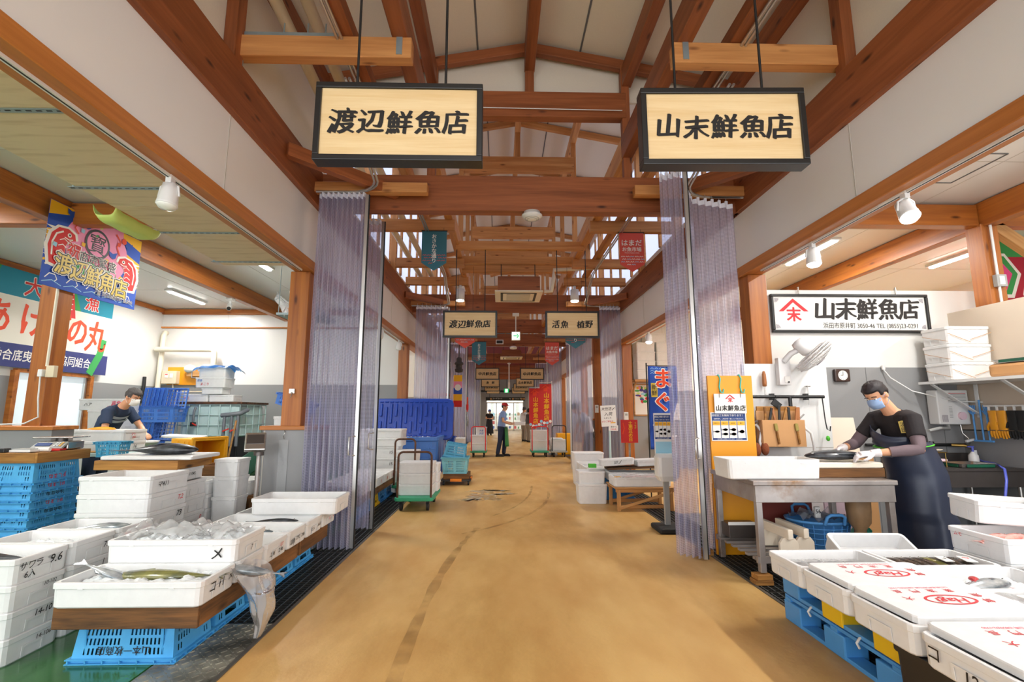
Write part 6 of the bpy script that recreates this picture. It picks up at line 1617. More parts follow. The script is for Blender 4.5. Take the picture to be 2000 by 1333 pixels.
for x in (-.62, .6):
 m = M(); m.bar((x, 0, .24), (x, .0, .33), .02, .006, 'steel'); m.bar((x, 0, .33), (x + .03, .05, .31), .02, .006, 'steel'); m.build('hanger', sg)
wh = thing('water_heater', 'white gas water heater on the grey partition', 'water heater', (5.30, 5.66, 1.46))
m = M(); m.box((0, 0, 0), (.38, .14, .40), 'beige_pipe' if False else 'white_plastic'); m.build('casing', wh, bevel=.012)
m = M(); fn = lambda u, v: Vector((u, -.0725, v))
for k in range(6): rect(m, fn, -.15 + k*.012, -.17, -.144 + k*.012, -.09, 'fan_grey')
for r_ in range(7):
 rect(m, fn, -.06, .16 - r_*.017, .16, .166 - r_*.017, 'grey_plastic' if r_ else 'ink_red')
for r_ in range(8): rect(m, fn, -.06, .0 - r_*.017, -.02, .006 - r_*.017, 'grey_plastic')
m.build('label_print', wh)
m = M(); m.cyl((.08, -.07, -.1), (.08, -.095, -.1), .045, 'pink_board', 24); m.build('dial_knob', wh)
m = M(); m.tube([(-.05, -.02, -.2), (-.06, -.04, -.25), (-.2, -.08, -.24), (-.36, -.1, -.27)], .018, 'grey_plastic', 8); m.tube([(.1, -.02, -.2), (.1, -.03, -.3), (.15, -.05, -.36), (.12, -.08, -.42)], .01, 'steel', 8); m.build('spout', wh)
tp = thing('hose_tap', 'brass tap with blue hose below the water heater', 'tap', (5.37, 5.62, 1.02))
m = M(); m.tube([(-.08, .05, 0), (.0, -.02, 0), (.06, -.05, -.02), (.07, -.06, -.08)], .018, 'brass', 8); m.box((.05, -.05, .06), (.1, .02, .025), 'white_plastic', rot=(0, -.2, 0)); m.build('tap_body', tp)
m = M(); m.cyl((.07, -.06, -.05), (.07, -.06, -.11), .028, 'white_plastic', 12); m.cyl((.07, -.06, -.11), (.07, -.06, -.14), .026, 'tape_cyan', 12); m.build('coupling', tp)
m = M(); m.tube([(.07, -.06, -.14), (.03, -.2, -.165), (-.08, -.45, -.165), (-.2, -.64, -.2), (-.28, -.72, -.3), (-.36, -.75, -.5), (-.4, -.76, -.7)], .012, 'hose_blue', 8); m.build('hose', tp)
m = M(); m.cyl((4.3, 5.715, 1.02), (5.5, 5.715, 1.02), .018, 'black_plastic', 10);
for x in (4.7, 5.1): m.box((x, 5.72, 1.02), (.03, .04, .08), 'black_plastic')
tag(m.build('black_wall_pipe'), 'black pipe running along the grey partition under heater', 'pipe')
m = M(); m.cyl((0, 0, -.02), (0, 0, .03), .02, 'white_plastic', 8); m.tube([(0, 0, -.02), (.04, -.04, -.12), (.25, -.08, -.28), (.7, -.15, -.4), (1.0, -.3, -.42)], .008, 'white_plastic', 6); tag(m.build('extension_lead', loc=(4.62, 5.72, 1.93)), 'white power cord crossing the grey partition', 'power lead')
sh = thing('storage_shelf', 'white bracketed wall shelf under the tied boxes', 'shelf', (5.24, 4.9, 1.74))
m = M(); m.box((0, 0, 0), (.55, 1.5, .03), 'white_plastic'); m.build('shelf_board', sh)
for y in (.6, -.2):
 m = M(); m.bar((-.25, y, -.02), (.26, y, -.36), .04, .012, 'white_plastic'); m.bar((.265, y, -.02), (.265, y, -.4), .04, .012, 'white_plastic'); m.build('bracket', sh)
for k in range(3):
 b = styro(5.26, 5.42, 1.757 + k*.202, .50, .36, .20, ['lowest', 'middle', 'top'][k] + ' white box tied with orange string on the wall shelf', closed=True)
 m = M(); m.bar((-.25, -.182, .12), (.0, -.184, .02), .004, .004, 'foil_tan'); m.bar((0, -.184, .05), (.25, -.183, .13), .004, .004, 'foil_tan'); m.bar((-.252, .15, .12), (-.252, -.17, .03), .004, .004, 'foil_tan')
 b2 = m.build('string', b)
m = M(); loops_to(m, [ring(.3, .42, .03, 0), ring(.34, .46, .03, .035), ring(.33, .45, .03, .035), ring(.28, .4, .03, .006)], 'steel'); m.box((-.165, 0, .018), (.006, .3, .028), 'green_plastic'); m.box((0, -.228, .018), (.24, .006, .028), 'green_plastic'); tag(m.build('steel_tray', loc=(5.26, 4.66, 1.90)), 'steel tray with green rim above the paper roll on shelf', 'tray')
m = M(); m.box((0, 0, .07), (.3, .46, .135), 'foil_tan'); tag(m.build('paper_sack', loc=(5.24, 4.70, 1.757), bevel=.03), 'tan paper pack on the wall shelf under steel tray', 'paper pack')
m = M(); m.ell((0, 0, .06), (.14, .22, .06), 'clear_bag'); tag(m.build('plastic_pack', loc=(5.22, 4.33, 1.757)), 'clear plastic pack with blue print on the wall shelf', 'bag')
rk = thing('glove_rack', 'white glove rack on the beige side panel', 'rack', (5.5, 5.1, 1.47))
m = M(); m.cyl((-.08, -.35, 0), (-.08, .25, 0), .01, 'white_plastic', 8); m.bar((0, .2, 0), (-.08, .2, 0), .02, .01, 'white_plastic'); m.bar((0, -.3, 0), (-.08, -.3, 0), .02, .01, 'white_plastic')
for k in range(6): m.box((-.08, .2 - k*.09, -.03), (.02, .012, .05), 'white_plastic')
m.build('rack_bar', rk)
def glove(m, mat, s=1.0, T=Matrix()):
 q = M(); q.tube([(0, 0, 0), (0, 0, -.1), (0, 0, -.16), (0, 0, -.21)], [.055*s, .045*s, .05*s, .045*s], mat, 12, flat=.4)
 for k in range(4): q.tube([(0, (-.036 + k*.024)*s, -.19*s - .02), (0, (-.042 + k*.028)*s, -.25), (.008, (-.044 + k*.029)*s, -.29 - (.012 if k in (1, 2) else 0))], [.013*s, .012*s, .009*s], mat, 8)
 q.tube([(0, .04*s, -.13), (0, .07*s, -.18), (.005, .075*s, -.22)], [.016*s, .013*s, .01*s], mat, 8)
 n0 = len(m.v); m.v.extend([tuple(T @ Vector(v)) for v in q.v])
 for f, s_ in zip(q.f, q.sm): m.f.append([i + n0 for i in f]); m.m.append(m.mi(mat)); m.sm.append(s_)
for k, (y, c, lb) in enumerate(((5.26, 'glove_yellow', 'left yellow rubber glove clipped to the white rack'), (5.17, 'glove_yellow', 'second yellow rubber glove clipped to rack, next to black gloves'), (5.06, 'rubber_black', 'left black glove clipped to the white rack'), (4.97, 'rubber_black', 'right black glove clipped to the white rack'), (4.84, 'glove_yellow', 'yellow rubber glove at the right end of the white rack'))):
 m = M(); glove(m, c, 1.05); tag(m.build('rubber_glove', loc=(5.42, y, 1.42)), lb, 'glove', 'gloves on the rack')
hd_ = thing('blue_glove_stand', 'blue hand shaped glove drying stand on the beige panel', 'glove stand', (5.46, 5.44, 1.08))
m = M()
for y in (-.07, .09):
 m.cyl((0, y, 0), (0, y, .3), .01, 'basket_blue', 6)
 for k in range(4): m.cyl((0, y - .02 + k*.013, .3), (0, y - .03 + k*.02, .40), .006, 'basket_blue', 6)
 m.cyl((0, y, .28), (0, y + .05, .34), .006, 'basket_blue', 6)
m.cyl((0, 0, 0), (0, 0, .46), .01, 'basket_blue', 6); m.box((0, .0, .0), (.02, .22, .02), 'basket_blue'); m.build('stand_frame', hd_)
sk = thing('steel_sink_bench', 'dark stainless sink bench along the right wall', 'sink bench', (4.98, 5.38, 0))
m = M(); m.box((.0, 0, .80), (1.0, .62, .04), 'steel_dark'); m.box((0, .30, .87), (1.0, .02, .12), 'steel_dark'); m.build('bench_top', sk, bevel=.006)
m = M(); m.box((.0, -.3, .71), (1.0, .02, .16), 'steel_dark'); m.box((-.49, 0, .71), (.02, .6, .16), 'steel_dark'); m.build('apron', sk)
for sx in (-1, 1):
 for sy in (-1, 1): m = M(); m.cyl((sx*.46, sy*.27, 0), (sx*.46, sy*.27, .78), .02, 'steel', 10); m.build('leg', sk)
m = M(); m.box((0, 0, .36), (.94, .54, .02), 'steel_dark'); m.build('lower_shelf', sk)
m = M(); loops_to(m, [ring(.38, .26, .03, 0), ring(.42, .30, .03, .04), ring(.41, .29, .03, .04), ring(.36, .24, .03, .006)], 'steel'); m.box((0, -.146, .02), (.3, .006, .03), 'green_plastic'); m.box((-.205, 0, .02), (.006, .2, .03), 'green_plastic'); tag(m.build('green_tray', loc=(5.05, 5.25, .822)), 'steel tray with green bands on the sink bench', 'tray')
m = M(); m.lathe([(0, 0), (.06, 0), (.062, .05), (.058, .055), (0, .055)], 'pink_board', n=20); tag(m.build('round_tin', loc=(5.0, 5.52, .822)), 'round patterned tin behind the green tray', 'tin')
sb = thing('soap_bottle', 'white pump soap bottle on the sink bench', 'bottle', (5.32, 5.45, .822))
m = M(); m.lathe([(0, 0), (.045, 0), (.048, .02), (.045, .1), (.02, .13), (.018, .14)], 'white_plastic', n=18); m.build('bottle_body', sb); m = M(); m.cyl((0, 0, .14), (0, 0, .19), .012, 'hose_blue', 10); m.box((-.02, 0, .195), (.07, .016, .014), 'hose_blue'); m.build('pump', sb)
gr = thing('plate_rack', 'small brass wire rack with two white plates', 'rack', (4.66, 5.3, .822))
m = M()
for x in (-.13, .13):
 for y in (-.08, .08): m.cyl((x, y, 0), (x, y, .15), .005, 'brass', 6)
m.tube([(-.14, -.09, .15), (.14, -.09, .15), (.14, .09, .15), (-.14, .09, .15)], .005, 'brass', 6, closed=True)
for k in range(5): m.cyl((-.1 + k*.05, -.09, .15), (-.1 + k*.05, .09, .15), .003, 'brass', 5)
m.build('wire_frame', gr)
for k, (x, s, lb) in enumerate(((4.62, .10, 'larger white plate on the brass rack'), (4.74, .075, 'smaller white plate on the brass rack'))):
 m = M(); m.lathe([(0, 0), (s*.6, .0), (s, .018), (s, .022), (s*.6, .006), (0, .006)], 'board_cream', n=24); tag(m.build('plate', loc=(x, 5.3, .98 + (.0 if k == 0 else .0))), lb, 'plate')
bk = thing('blue_basket', 'round blue plastic basket full of wrapping under the steel table', 'basket', (3.03, 4.75, .02))
m = M(); m.lathe([(0, .0), (.20, .0), (.22, .02), (.285, .36), (.30, .36), (.31, .385), (.28, .385), (.275, .36), (.21, .03), (0, .02)], 'basket_blue', n=32, sx=.96, sy=.78)
for k in range(20): a = 2*pi*k/20; m.bar((.222*.96*cos(a), .222*.78*sin(a), .03), (.288*.96*cos(a), .288*.78*sin(a), .35), .008, .006, 'basket_blue')
for z in (.08, .13, .18, .23, .28, .32): r_ = .222 + (.288 - .222)*(z/.36); m.tube([(r_*.97*cos(2*pi*k/28), r_*.79*sin(2*pi*k/28), z) for k in range(28)], .004, 'basket_blue', 5, closed=True)
m.build('basket_wall', bk)
for sx in (-1, 1): m = M(); m.tube([(-.09, sx*.24, .37), (-.08, sx*.27, .44), (-.05, sx*.275, .46), (.05, sx*.275, .46), (.08, sx*.27, .44), (.09, sx*.24, .37)], .014, 'basket_blue', 8); m.build('handle', bk)
wrap(3.03, 4.75, .385, .40, .30, 'crumpled plastic wrapping filling the blue basket', amp=.14, seed=41, mat='clear_bag')
m = M(); m.box((0, 0, .05), (.05, .03, .1), 'paper'); m.text('56', lambda u, v: Vector((u, -.017, v)), 'ink', 0, .06, .05, .02); tag(m.build('paper_cup', loc=(2.95, 4.62, .43), bevel=.006), 'white tag marked 56 in the blue basket', 'paper tag')
for k, (x, y) in enumerate(((2.44, 4.42), (2.60, 4.46))):
 t = thing('board_stand', ['left white plastic board stand on the lower shelf', 'right white plastic board stand on the lower shelf'][k], 'board stand', (x, y, .205))
 m = M()
 T = Matrix.Translation((0, -.16, 0)) @ Matrix.Rotation(pi/2, 4, 'X')
 m.prism([(-.08, 0), (.08, 0), (.08, .10), (.05, .14), (-.05, .14), (-.08, .10)], .03, 'board_cream', T); m.prism([(-.08, 0), (.08, 0), (.08, .10), (.05, .14), (-.05, .14), (-.08, .10)], .03, 'board_cream', Matrix.Translation((0, .32, 0)) @ T); m.build('foot', t, bevel=.003)
 m = M(); m.box((0, 0, .175), (.045, .44, .08), 'board_cream'); m.build('cross_bar', t, bevel=.006)
jg = thing('green_jug', 'teal detergent jug with red cap under the table', 'jug', (3.50, 4.84, 0))
m = M(); loops_to(m, [ring(.18, .12, .03, 0), ring(.2, .13, .03, .02), ring(.2, .13, .03, .18), ring(.16, .11, .03, .25), ring(.09, .08, .02, .30), ring(.06, .05, .02, .31)], 'bottle_teal', smooth=True); m.tube([(.08, 0, .2), (.1, 0, .26), (.06, 0, .3), (.0, 0, .3)], .016, 'bottle_teal', 8); m.build('jug_body', jg)
m = M(); m.cyl((-.02, 0, .30), (-.02, 0, .345), .03, 'valve_red', 14); m.build('cap', jg); m = M(); m.box((0, -.066, .09), (.12, .003, .09), 'paper_blue'); m.build('label', jg)
pb = thing('pump_bottle', 'clear pump bottle beside the drain pipe under the table', 'bottle', (3.36, 4.50, 0))
m = M(); m.lathe([(0, 0), (.045, 0), (.05, .02), (.05, .17), (.02, .21)], 'bottle_clear', n=16); m.build('bottle_body', pb); m = M(); m.cyl((0, 0, .21), (0, 0, .26), .014, 'paper_blue', 10); m.box((-.02, 0, .265), (.07, .02, .016), 'paper_blue'); m.build('pump', pb)
m = M(); m.box((0, 0, .35), (.26, .02, .7), 'pink_board'); tag(m.build('pink_plate', loc=(3.48, 5.1, 0), rot=(-.05, 0, 0)), 'pale pink plate standing behind the table drain', 'plate')
m = M(); m.box((0, 0, .08), (.3, .2, .12), 'steel_dark'); m.box((0, -.1, .15), (.32, .01, .03), 'white_plastic'); tag(m.build('small_rack', loc=(2.32, 4.84, .205), bevel=.004), 'dark tray standing at the back of the lower table shelf', 'tray')
m = M(); m.box((0, 0, 0), (.02, .7, .62), 'foil_tan'); tag(m.build('brown_panel', loc=(2.10, 4.6, .36)), 'brown panel closing the aisle side under the steel table', 'panel') if False else None
m = M(); m.box((0, 0, .34), (1.0, .03, .68), 'panel_brown'); tag(m.build('brown_back_panel', loc=(2.66, 5.04, 0)), 'reddish brown board behind the steel table legs', 'board')
hr = thing('hose_reel', 'white and blue garden hose reel beside the worker', 'hose reel', (4.2, 4.02, 0), .5)
for s in (-1, 1):
 m = M(); m.tube([(s*.13, -.16, .03), (s*.13, -.08, .3), (s*.13, 0, .46), (s*.13, .08, .3), (s*.13, .16, .03)], .022, 'white_plastic', 8); m.cyl((s*.13, 0, .22), (s*.15, 0, .22), .06, 'white_plastic', 16); m.build('side_frame', hr)
m = M(); m.tube([(-.13, 0, .46), (.13, 0, .46)], .018, 'white_plastic', 8); m.build('carry_bar', hr)
m = M(); m.lathe([(.16, -.1), (.16, -.085), (.06, -.08), (.06, .08), (.16, .085), (.16, .1)], 'reel_blue', Matrix.Translation((0, 0, .22)) @ Matrix.Rotation(pi/2, 4, 'Y'), 28)
for k in range(5): m.tube([((-.06 + k*.03), .1*cos(2*pi*j/24), .22 + .1*sin(2*pi*j/24)) for j in range(24)], .014, 'hose_blue', 6, closed=True)
m.build('hose_drum', hr)
m = M(); m.box((0, 0, 0), (.035, 9.0, .018), 'white_plastic'); m.box((0, 0, -.010), (.008, 9.0, .003), 'iron_black'); tag(m.build('light_track', loc=(XR + .09, .8, 3.012)), 'white light track under the right lintel', 'light track')
spot_head(XR + .09, 3.42, 3.06, 'lit track spotlight nearer of the two on right lintel', (XR - .2, 2.0, .3), 'pink_glow', 45, (1, .88, .91))
spot_head(XR + .09, 4.50, 3.06, 'lit track spotlight farther of the two on right lintel', (XR + .12, 4.3, 0), 'pink_glow', 45, (1, .88, .91))
spot_head(XR + .09, 2.1, 3.06, 'lit track spotlight above the pallets near the frame edge', (XR - .3, 2.5, 0), 'pink_glow', 32, (1, .86, .90))
m = M()
for c, d in (((0, .3, 0), (.7, .012, .006)), ((0, -.3, 0), (.7, .012, .006)), ((.35, 0, 0), (.012, .6, .006)), ((-.35, 0, 0), (.012, .6, .006))): m.box(c, d, 'joint_dark')
struct(m.build('trim_hatch', loc=(4.55, 4.55, 3.876)))
sensor(5.75, 8.8, 3.88, 'small white sensor on right ceiling over the partition'); sensor(4.0, 6.7, 3.88, 'flat white sensor on the right ceiling beside tube light')
cn = thing('light_switch', 'grey switch box with conduit on the right inner post', 'switch', (XRI + .0, 5.27, 2.9))
m = M(); m.box((0, 0, 0), (.12, .05, .14), 'grey_plastic'); m.box((.0, -.027, 0), (.06, .006, .1), 'white_plastic'); m.build('switch_box', cn, bevel=.004); m = M(); m.cyl((-.02, 0, .06), (-.02, 0, .75), .014, 'white_plastic', 8); m.cyl((-.02, 0, -.06), (-.02, 0, -.3), .014, 'white_plastic', 8); m.build('conduit', cn)
def draw_right(put, txt):
 put([(-.8, .6), (.8, .6), (.8, .25), (-.8, .25)], 'flag_green'); put([(-.8, .25), (.8, .25), (.8, -.6), (-.8, -.6)], 'flag_crimson')
 put([(-.8, .3), (-.55, .3), (-.35, .0), (-.5, -.35), (-.8, -.35)], 'flag_white'); put([(-.8, .26), (-.57, .26), (-.4, .0), (-.53, -.3), (-.8, -.3)], 'flag_green'); put([(-.8, .2), (-.62, .18), (-.48, 0), (-.6, -.25), (-.8, -.25)], 'flag_magenta')
 for k in range(5): put(band([(-.3 + k*.12, -.1), (-.36 + k*.12, -.3), (-.28 + k*.12, -.5)], .02), 'flag_white')
flag('red_flag', 'red and green fishing flag at far right behind brace', 1.6, 1.2, (7.75, 6.5, 3.35), 'flag_crimson', draw_right)
# ------------------------------------------------------------------ signs, curtains, aisle things
hang_sign(-.615, 2.72, 3.12, '渡辺鮮魚店', 'nearest left hanging sign reading 渡辺鮮魚店', ztop=4.60)
hang_sign(1.35, 2.72, 3.12, '山末鮮魚店', 'nearest right hanging sign reading 山末鮮魚店', rz=radians(-1.5), ztop=4.60)
S2 = [(8.8, '渡辺鮮魚店', '活魚 植野'), (20.4, '中井鮮魚店', '中井鮮魚店'), (26.4, '魚 新', '山本鮮魚店'), (31.6, '荒木鮮魚店', '浜吉鮮魚店'), (36.2, '島田鮮魚店', '渡辺鮮魚店')]
for (y, a, b), w in zip(S2, ('second', 'third', 'fourth', 'fifth', 'farthest')):
 hang_sign(-.57, y, 3.01, a, '%s left hanging sign along the aisle, reading %s' % (w, a), ztop=4.44, size=.15)
 hang_sign(1.32, y, 3.01, b, '%s right hanging sign along the aisle, reading %s' % (w, b), ztop=4.44, size=.15)
def pennant(x, y, z, kind, label, zt=4.36):
 root = thing('pennant', label, 'banner', (x, y, z))
 c = 'banner_teal' if kind else 'banner_red'
 m = M(); m.add([(-.2, 0, .33), (.2, 0, .33), (.2, 0, -.2), (0, 0, -.33), (-.2, 0, -.2)], [(0, 4, 3, 2, 1)], c); p = m.build('pennant_cloth', root, solid=.004)
 m = M(); m.cyl((-.21, 0, .335), (.21, 0, .335), .009, 'rod_black', 8); m.build('top_rod', root)
 m = M()
 for s in (-1, 1): m.cyl((s*.15, 0, .34), (s*.15, 0, zt - z), .003, 'rod_black', 5)
 m.build('cord', root)
 m = M(); fn = lambda u, v: Vector((u, -.0045, v))
 if kind: m.text('おさかな通り', fn, 'flag_white', .0, .04, .085, .02, 0, vertical=True, space=.95)
 else: m.text('はまだ', fn, 'flag_white', 0, .16, .115, .03, 0); m.text('お魚市場', fn, 'flag_white', 0, .05, .08, .025, 0); m.text('Hamada Osakana Ichiba', fn, 'flag_white', 0, -.01, .025, .01, 0)
 for r_ in range(4):
  for k in range(-2, 3):
   if r_ == 3 and abs(k) > 1 or (kind and k == 0): continue
   x0 = k*.075 + (.02 if r_ % 2 else 0); z0 = -.08 - r_*.045
   if abs(x0) > .17 - (.1 if r_ == 3 else 0): continue
   m.poly(band([(x0 - .03, z0), (x0 - .015, z0 + .018), (x0, z0), (x0 + .015, z0 + .018), (x0 + .03, z0)], .009), 'banner_red' if kind else ('flag_skyblue' if (r_ + k) % 3 == 0 else 'flag_white'), fn)
 m.build('pennant_print', p)
pennant(-1.08, 7.5, 3.97, 1, 'nearer teal pennant reading おさかな通り on the left'); pennant(2.12, 7.5, 3.97, 0, 'nearer red pennant reading はまだお魚市場 on the right')
pennant(-.72, 9.6, 3.0, 0, 'red pennant tip hanging below the second left sign'); pennant(1.5, 9.6, 3.0, 1, 'teal pennant tip hanging below the second right sign')
pennant(-.62, 13.6, 3.05, 1, 'farther teal pennant reading おさかな通り on the left'); pennant(1.45, 13.6, 3.05, 0, 'farther red pennant reading はまだお魚市場 on the right')
def rail(pts, label):
 m = M()
 for o in (-.018, .018): m.tube([(p[0] + o, p[1], p[2]) for p in pts], .014, 'aluminium', 6)
 return tag(m.build('curtain_rail'), label, 'curtain rail')
def arc(x0, y0, y1, xe, z):
 s = 1 if xe > x0 else -1; pts = [(x0, y0, 4.31), (x0, max(y0 + .05, y1 - 1.3), 4.31), (x0, y1 - .5, z + .03), (x0, y1 - .35, z)]
 for k in range(1, 7): a = pi/2*k/6; pts.append((x0 + s*.35*(1 - cos(a)), y1 - .35 + .35*sin(a), z))
 return pts + [(xe, y1, z)]
rail([(-1.36, YS, 4.5), (-1.36, 4.6, 4.5)], 'double aluminium curtain rail along left timber near the front'); rail([(2.06, YS, 4.5), (2.06, 4.6, 4.5)], 'double aluminium curtain rail along right timber near the front')
rail(arc(-1.36, 3.9, 5.27, -2.1, 3.90), 'curved aluminium rail carrying the front left curtain'); rail(arc(2.06, 3.9, 5.27, 2.8, 3.88), 'curved aluminium rail carrying the front right curtain')
rail(arc(-1.2, 6.2, 11.25, -2.1, 3.90), 'long aluminium rail in the second bay, left side'); rail(arc(1.95, 6.2, 11.25, 2.8, 3.90), 'long aluminium rail in the second bay, right side')
curtain('front_left_curtain', 'lavender clear strip curtain gathered at the front left post', [(-2.08, 5.28), (-1.55, 5.27)], 3.88, .02, 9, .06, bars=[(-1.53, 5.26)], handle=-1, seed=1, splay=.35)
curtain('left_curtain', 'lavender clear curtain with edge bar just behind the front left one', [(-1.85, 6.12), (-1.58, 6.12)], 3.90, .02, 4, .05, bars=[(-1.55, 6.1)], handle=-1, seed=2)
curtain('front_right_curtain', 'lavender clear curtain left of the metal bar at front right', [(1.74, 4.98), (1.93, 4.84)], 3.97, .02, 4, .045, bars=[(1.95, 4.80)], handle=-1, seed=3, splay=.2)
curtain('right_curtain', 'sheer lavender curtain between metal bar and right fascia', [(2.0, 4.90), (2.16, 5.16), (2.70, 5.30)], 3.80, .02, 9, .03, seed=4)
for k, (y, nm) in enumerate(((11.2, 'second frame'), (17.2, 'third frame'), (23.2, 'fourth frame'), (29.2, 'fifth frame'))):
 mt = 'pvc_plain'
 curtain('clear_curtain', 'clear gathered curtain on the left at the %s' % nm, [(-2.0, y), (-1.25, y)], 3.86, .02, 7, .06, mt, bars=[(-1.22, y - .02)], seed=10 + k, nu=56)
 curtain('clear_curtain', 'clear gathered curtain on the left just past the %s' % nm, [(-1.9, y + 1.0), (-1.35, y + .9)], 3.86, .02, 5, .06, mt, bars=[(-1.3, y + .88)], seed=20 + k, nu=40)
 curtain('clear_curtain', 'clear gathered curtain on the right at the %s' % nm, [(2.33, y), (2.83, y)], 3.86, .02, 6, .06, mt, seed=30 + k, nu=48)
 curtain('clear_curtain', 'clear gathered curtain on the right just past the %s' % nm, [(1.78, y + .95), (2.3, y + 1.0)], 3.86, .02, 5, .06, mt, bars=[(1.74, y + .93)], seed=40 + k, nu=40)
dt = thing('smoke_detector', 'round white detector under the first cross beam', 'smoke detector', (.37, 5.56, ZB))
m = M(); m.lathe([(0, -.10), (.04, -.10), (.10, -.075), (.125, -.05), (.125, -.04), (.10, -.035), (.10, 0), (0, 0)], 'white_plastic', n=28); m.build('detector_body', dt)
m = M()
for r_, z_ in ((.085, -.083), (.06, -.093)): m.tube([(r_*cos(2*pi*k/28), r_*sin(2*pi*k/28), z_) for k in range(28)], .003, 'grey_plastic', 5, closed=True)
m.build('vent_ring', dt)
def cassette(x, y, z, label, s=.95):
 root = thing('air_conditioner', label, 'air conditioner', (x, y, z))
 m = M(); m.box((0, 0, .16), (s*.88, s*.88, .30), 'beam_wood'); m.build('casing', root)
 m = M(); m.box((0, 0, 0), (s, s, .03), 'cream_pipe'); m.build('panel', root, bevel=.008)
 m = M();
 for a, b, c, d in ((-.38, -.38, .38, -.33), (-.38, .33, .38, .38), (-.38, -.38, -.33, .38), (.33, -.38, .38, .38)): m.box(((a+c)/2*s, (b+d)/2*s, -.016), ((c-a)*s, (d-b)*s, .006), 'iron_black')
 m.build('outlet_slot', root)
 m = M(); m.box((0, 0, -.015), (.5*s, .5*s, .006), 'iron_black')
 for k in range(7): m.box((0, -.22*s + k*.073*s, -.022), (.5*s, .03, .012), 'beige_pipe')
 m.build('grille', root)
 for sx in (-1, 1): m = M(); m.cyl((sx*.35, 0, .3), (sx*.35, 0, .78), .01, 'iron_black', 6); m.build('hanger', root)
 return root
AC1 = cassette(.35, 9.7, 3.76, 'ceiling cassette air conditioner hanging in the second bay'); cassette(.45, 21.0, 3.75, 'ceiling cassette air conditioner in the far bay')
m = M(); m.tube([(.9, 9.8, 3.9), (1.05, 9.8, 3.9), (1.1, 9.8, 4.2), (1.1, 9.8, 4.36), (2.2, 9.9, 4.45)], .04, 'cream_pipe', 10); o = m.build('coolant_pipe', AC1); o.matrix_parent_inverse = Matrix.Translation((-.35, -9.7, -3.76))
for k, (x, lb) in enumerate(((-.95, 'left lit cylinder downlight before second cross beam'), (1.72, 'right lit cylinder downlight before second cross beam'))):
 dl = thing('downlight', lb, 'downlight', (x, 11.0, 3.96))
 m = M(); m.lathe([(.085, .02), (.10, .02), (.10, .28), (0, .28)], 'white_plastic', n=20); m.cyl((0, 0, .28), (0, 0, .42), .03, 'white_plastic', 10); m.build('cylinder', dl)
 m = M(); m.lathe([(0, 0), (.09, 0), (.09, .02), (0, .022)], 'lamp_glow', n=20); m.build('lens', dl)
 lamp('downlight_lamp', 'SPOT', (x, 11.0, 3.93), 90, (1, .93, .82), .08, target=(x, 11, 0), angle=radians(100), blend=.7)
m = M(); m.lathe([(.05, 0), (.065, 0), (.065, .12), (0, .14)], 'lantern_dark', n=14); tag(m.build('far_spotlight', loc=(-.85, 19.0, 3.30)), 'lit spotlight above the third left sign', 'spotlight')
m = M(); m.lathe([(0, -.005), (.06, -.005), (.06, .0), (0, .002)], 'lamp_glow', n=14); o = m.build('lens', bpy.data.objects['far_spotlight']);
m = M(); m.cyl((0, 0, .14), (0, 0, 1.23), .012, 'rod_black', 6); m.build('rod', bpy.data.objects['far_spotlight'])
ex = thing('exit_sign', 'small lit exit sign with green arrow on white rod', 'exit sign', (.36, 11.6, 3.235))
m = M(); m.box((0, 0, 0), (.21, .05, .21), 'white_plastic'); m.build('case', ex); m = M(); m.box((0, -.027, 0), (.19, .004, .19), 'exit_white'); f = m.build('face', ex)
m = M(); fn = lambda u, v: Vector((u, -.0305, v)); m.poly([(-.06, -.012), (.03, -.012), (.03, .012), (-.06, .012)], 'exit_green', fn); m.poly([(.01, -.055), (.035, -.055), (.075, 0), (.035, .055), (.01, .055), (.045, 0)], 'exit_green', fn); m.build('arrow', f)
m = M(); m.cyl((0, 0, .1), (0, 0, .5), .012, 'white_plastic', 8); m.box((0, 0, .53), (.16, .08, .07), 'white_plastic'); m.build('rod', ex)
m = M(); m.cyl((0, 0, -.4), (0, 0, .55), .03, 'white_plastic', 10); m.cyl((0, 0, .5), (0, 0, .56), .08, 'white_plastic', 12); m.cyl((0, 0, -.7), (0, 0, -.4), .05, 'white_plastic', 10); tag(m.build('hanging_sensor', loc=(.40, 23.6, 3.245)), 'white sensor pole hanging between the far signs', 'sensor')
m = M(); m.lathe([(0, 0), (.12, 0), (.14, .05), (.1, .1), (0, .1)], 'white_plastic', n=18); tag(m.build('ceiling_speaker', loc=(.45, 17.4, 3.68)), 'round white fitting under the third cross beam', 'fitting')
m = M(); m.box((0, 0, 0), (.28, .03, .16), 'white_plastic'); m.box((0, -.017, 0), (.22, .004, .11), 'iron_black'); tag(m.build('air_vent', loc=(-.05, 17.508, 3.95)), 'small dark vent with white frame on the third cross beam', 'vent')
m = M(); m.cyl((-.84, 5.5, 5.14), (1.5, 5.5, 5.12), .006, 'white_plastic', 6); tag(m.build('white_wire', loc=(0, 0, 0)), 'thin white wire along the upper tie beam', 'wire')
for k, x in enumerate((-1.95, -1.68)):
 pth = [(x, YS, 5.1 - k*0), (x, 3.4, 4.95), (x - .02, 5.2, 4.78), (x, 8, 4.66), (x, 11.6, 4.66)]
 m = M(); m.tube(pth, .055, 'beige_pipe', 12); tag(m.build('insulated_pipe'), ['outer wrapped pipe running along the left roof side', 'inner wrapped pipe running along the left roof side'][k], 'pipe')
br = thing('pipe_bracket', 'grey angle bracket carrying the pipes over left bracket beam', 'bracket', (-1.8, 3.72, 4.56))
m = M(); m.box((.05, 0, .0), (.95, .04, .04), 'galvanised'); m.box((-.4, 0, -.2), (.04, .04, .42), 'galvanised'); m.build('angle', br)
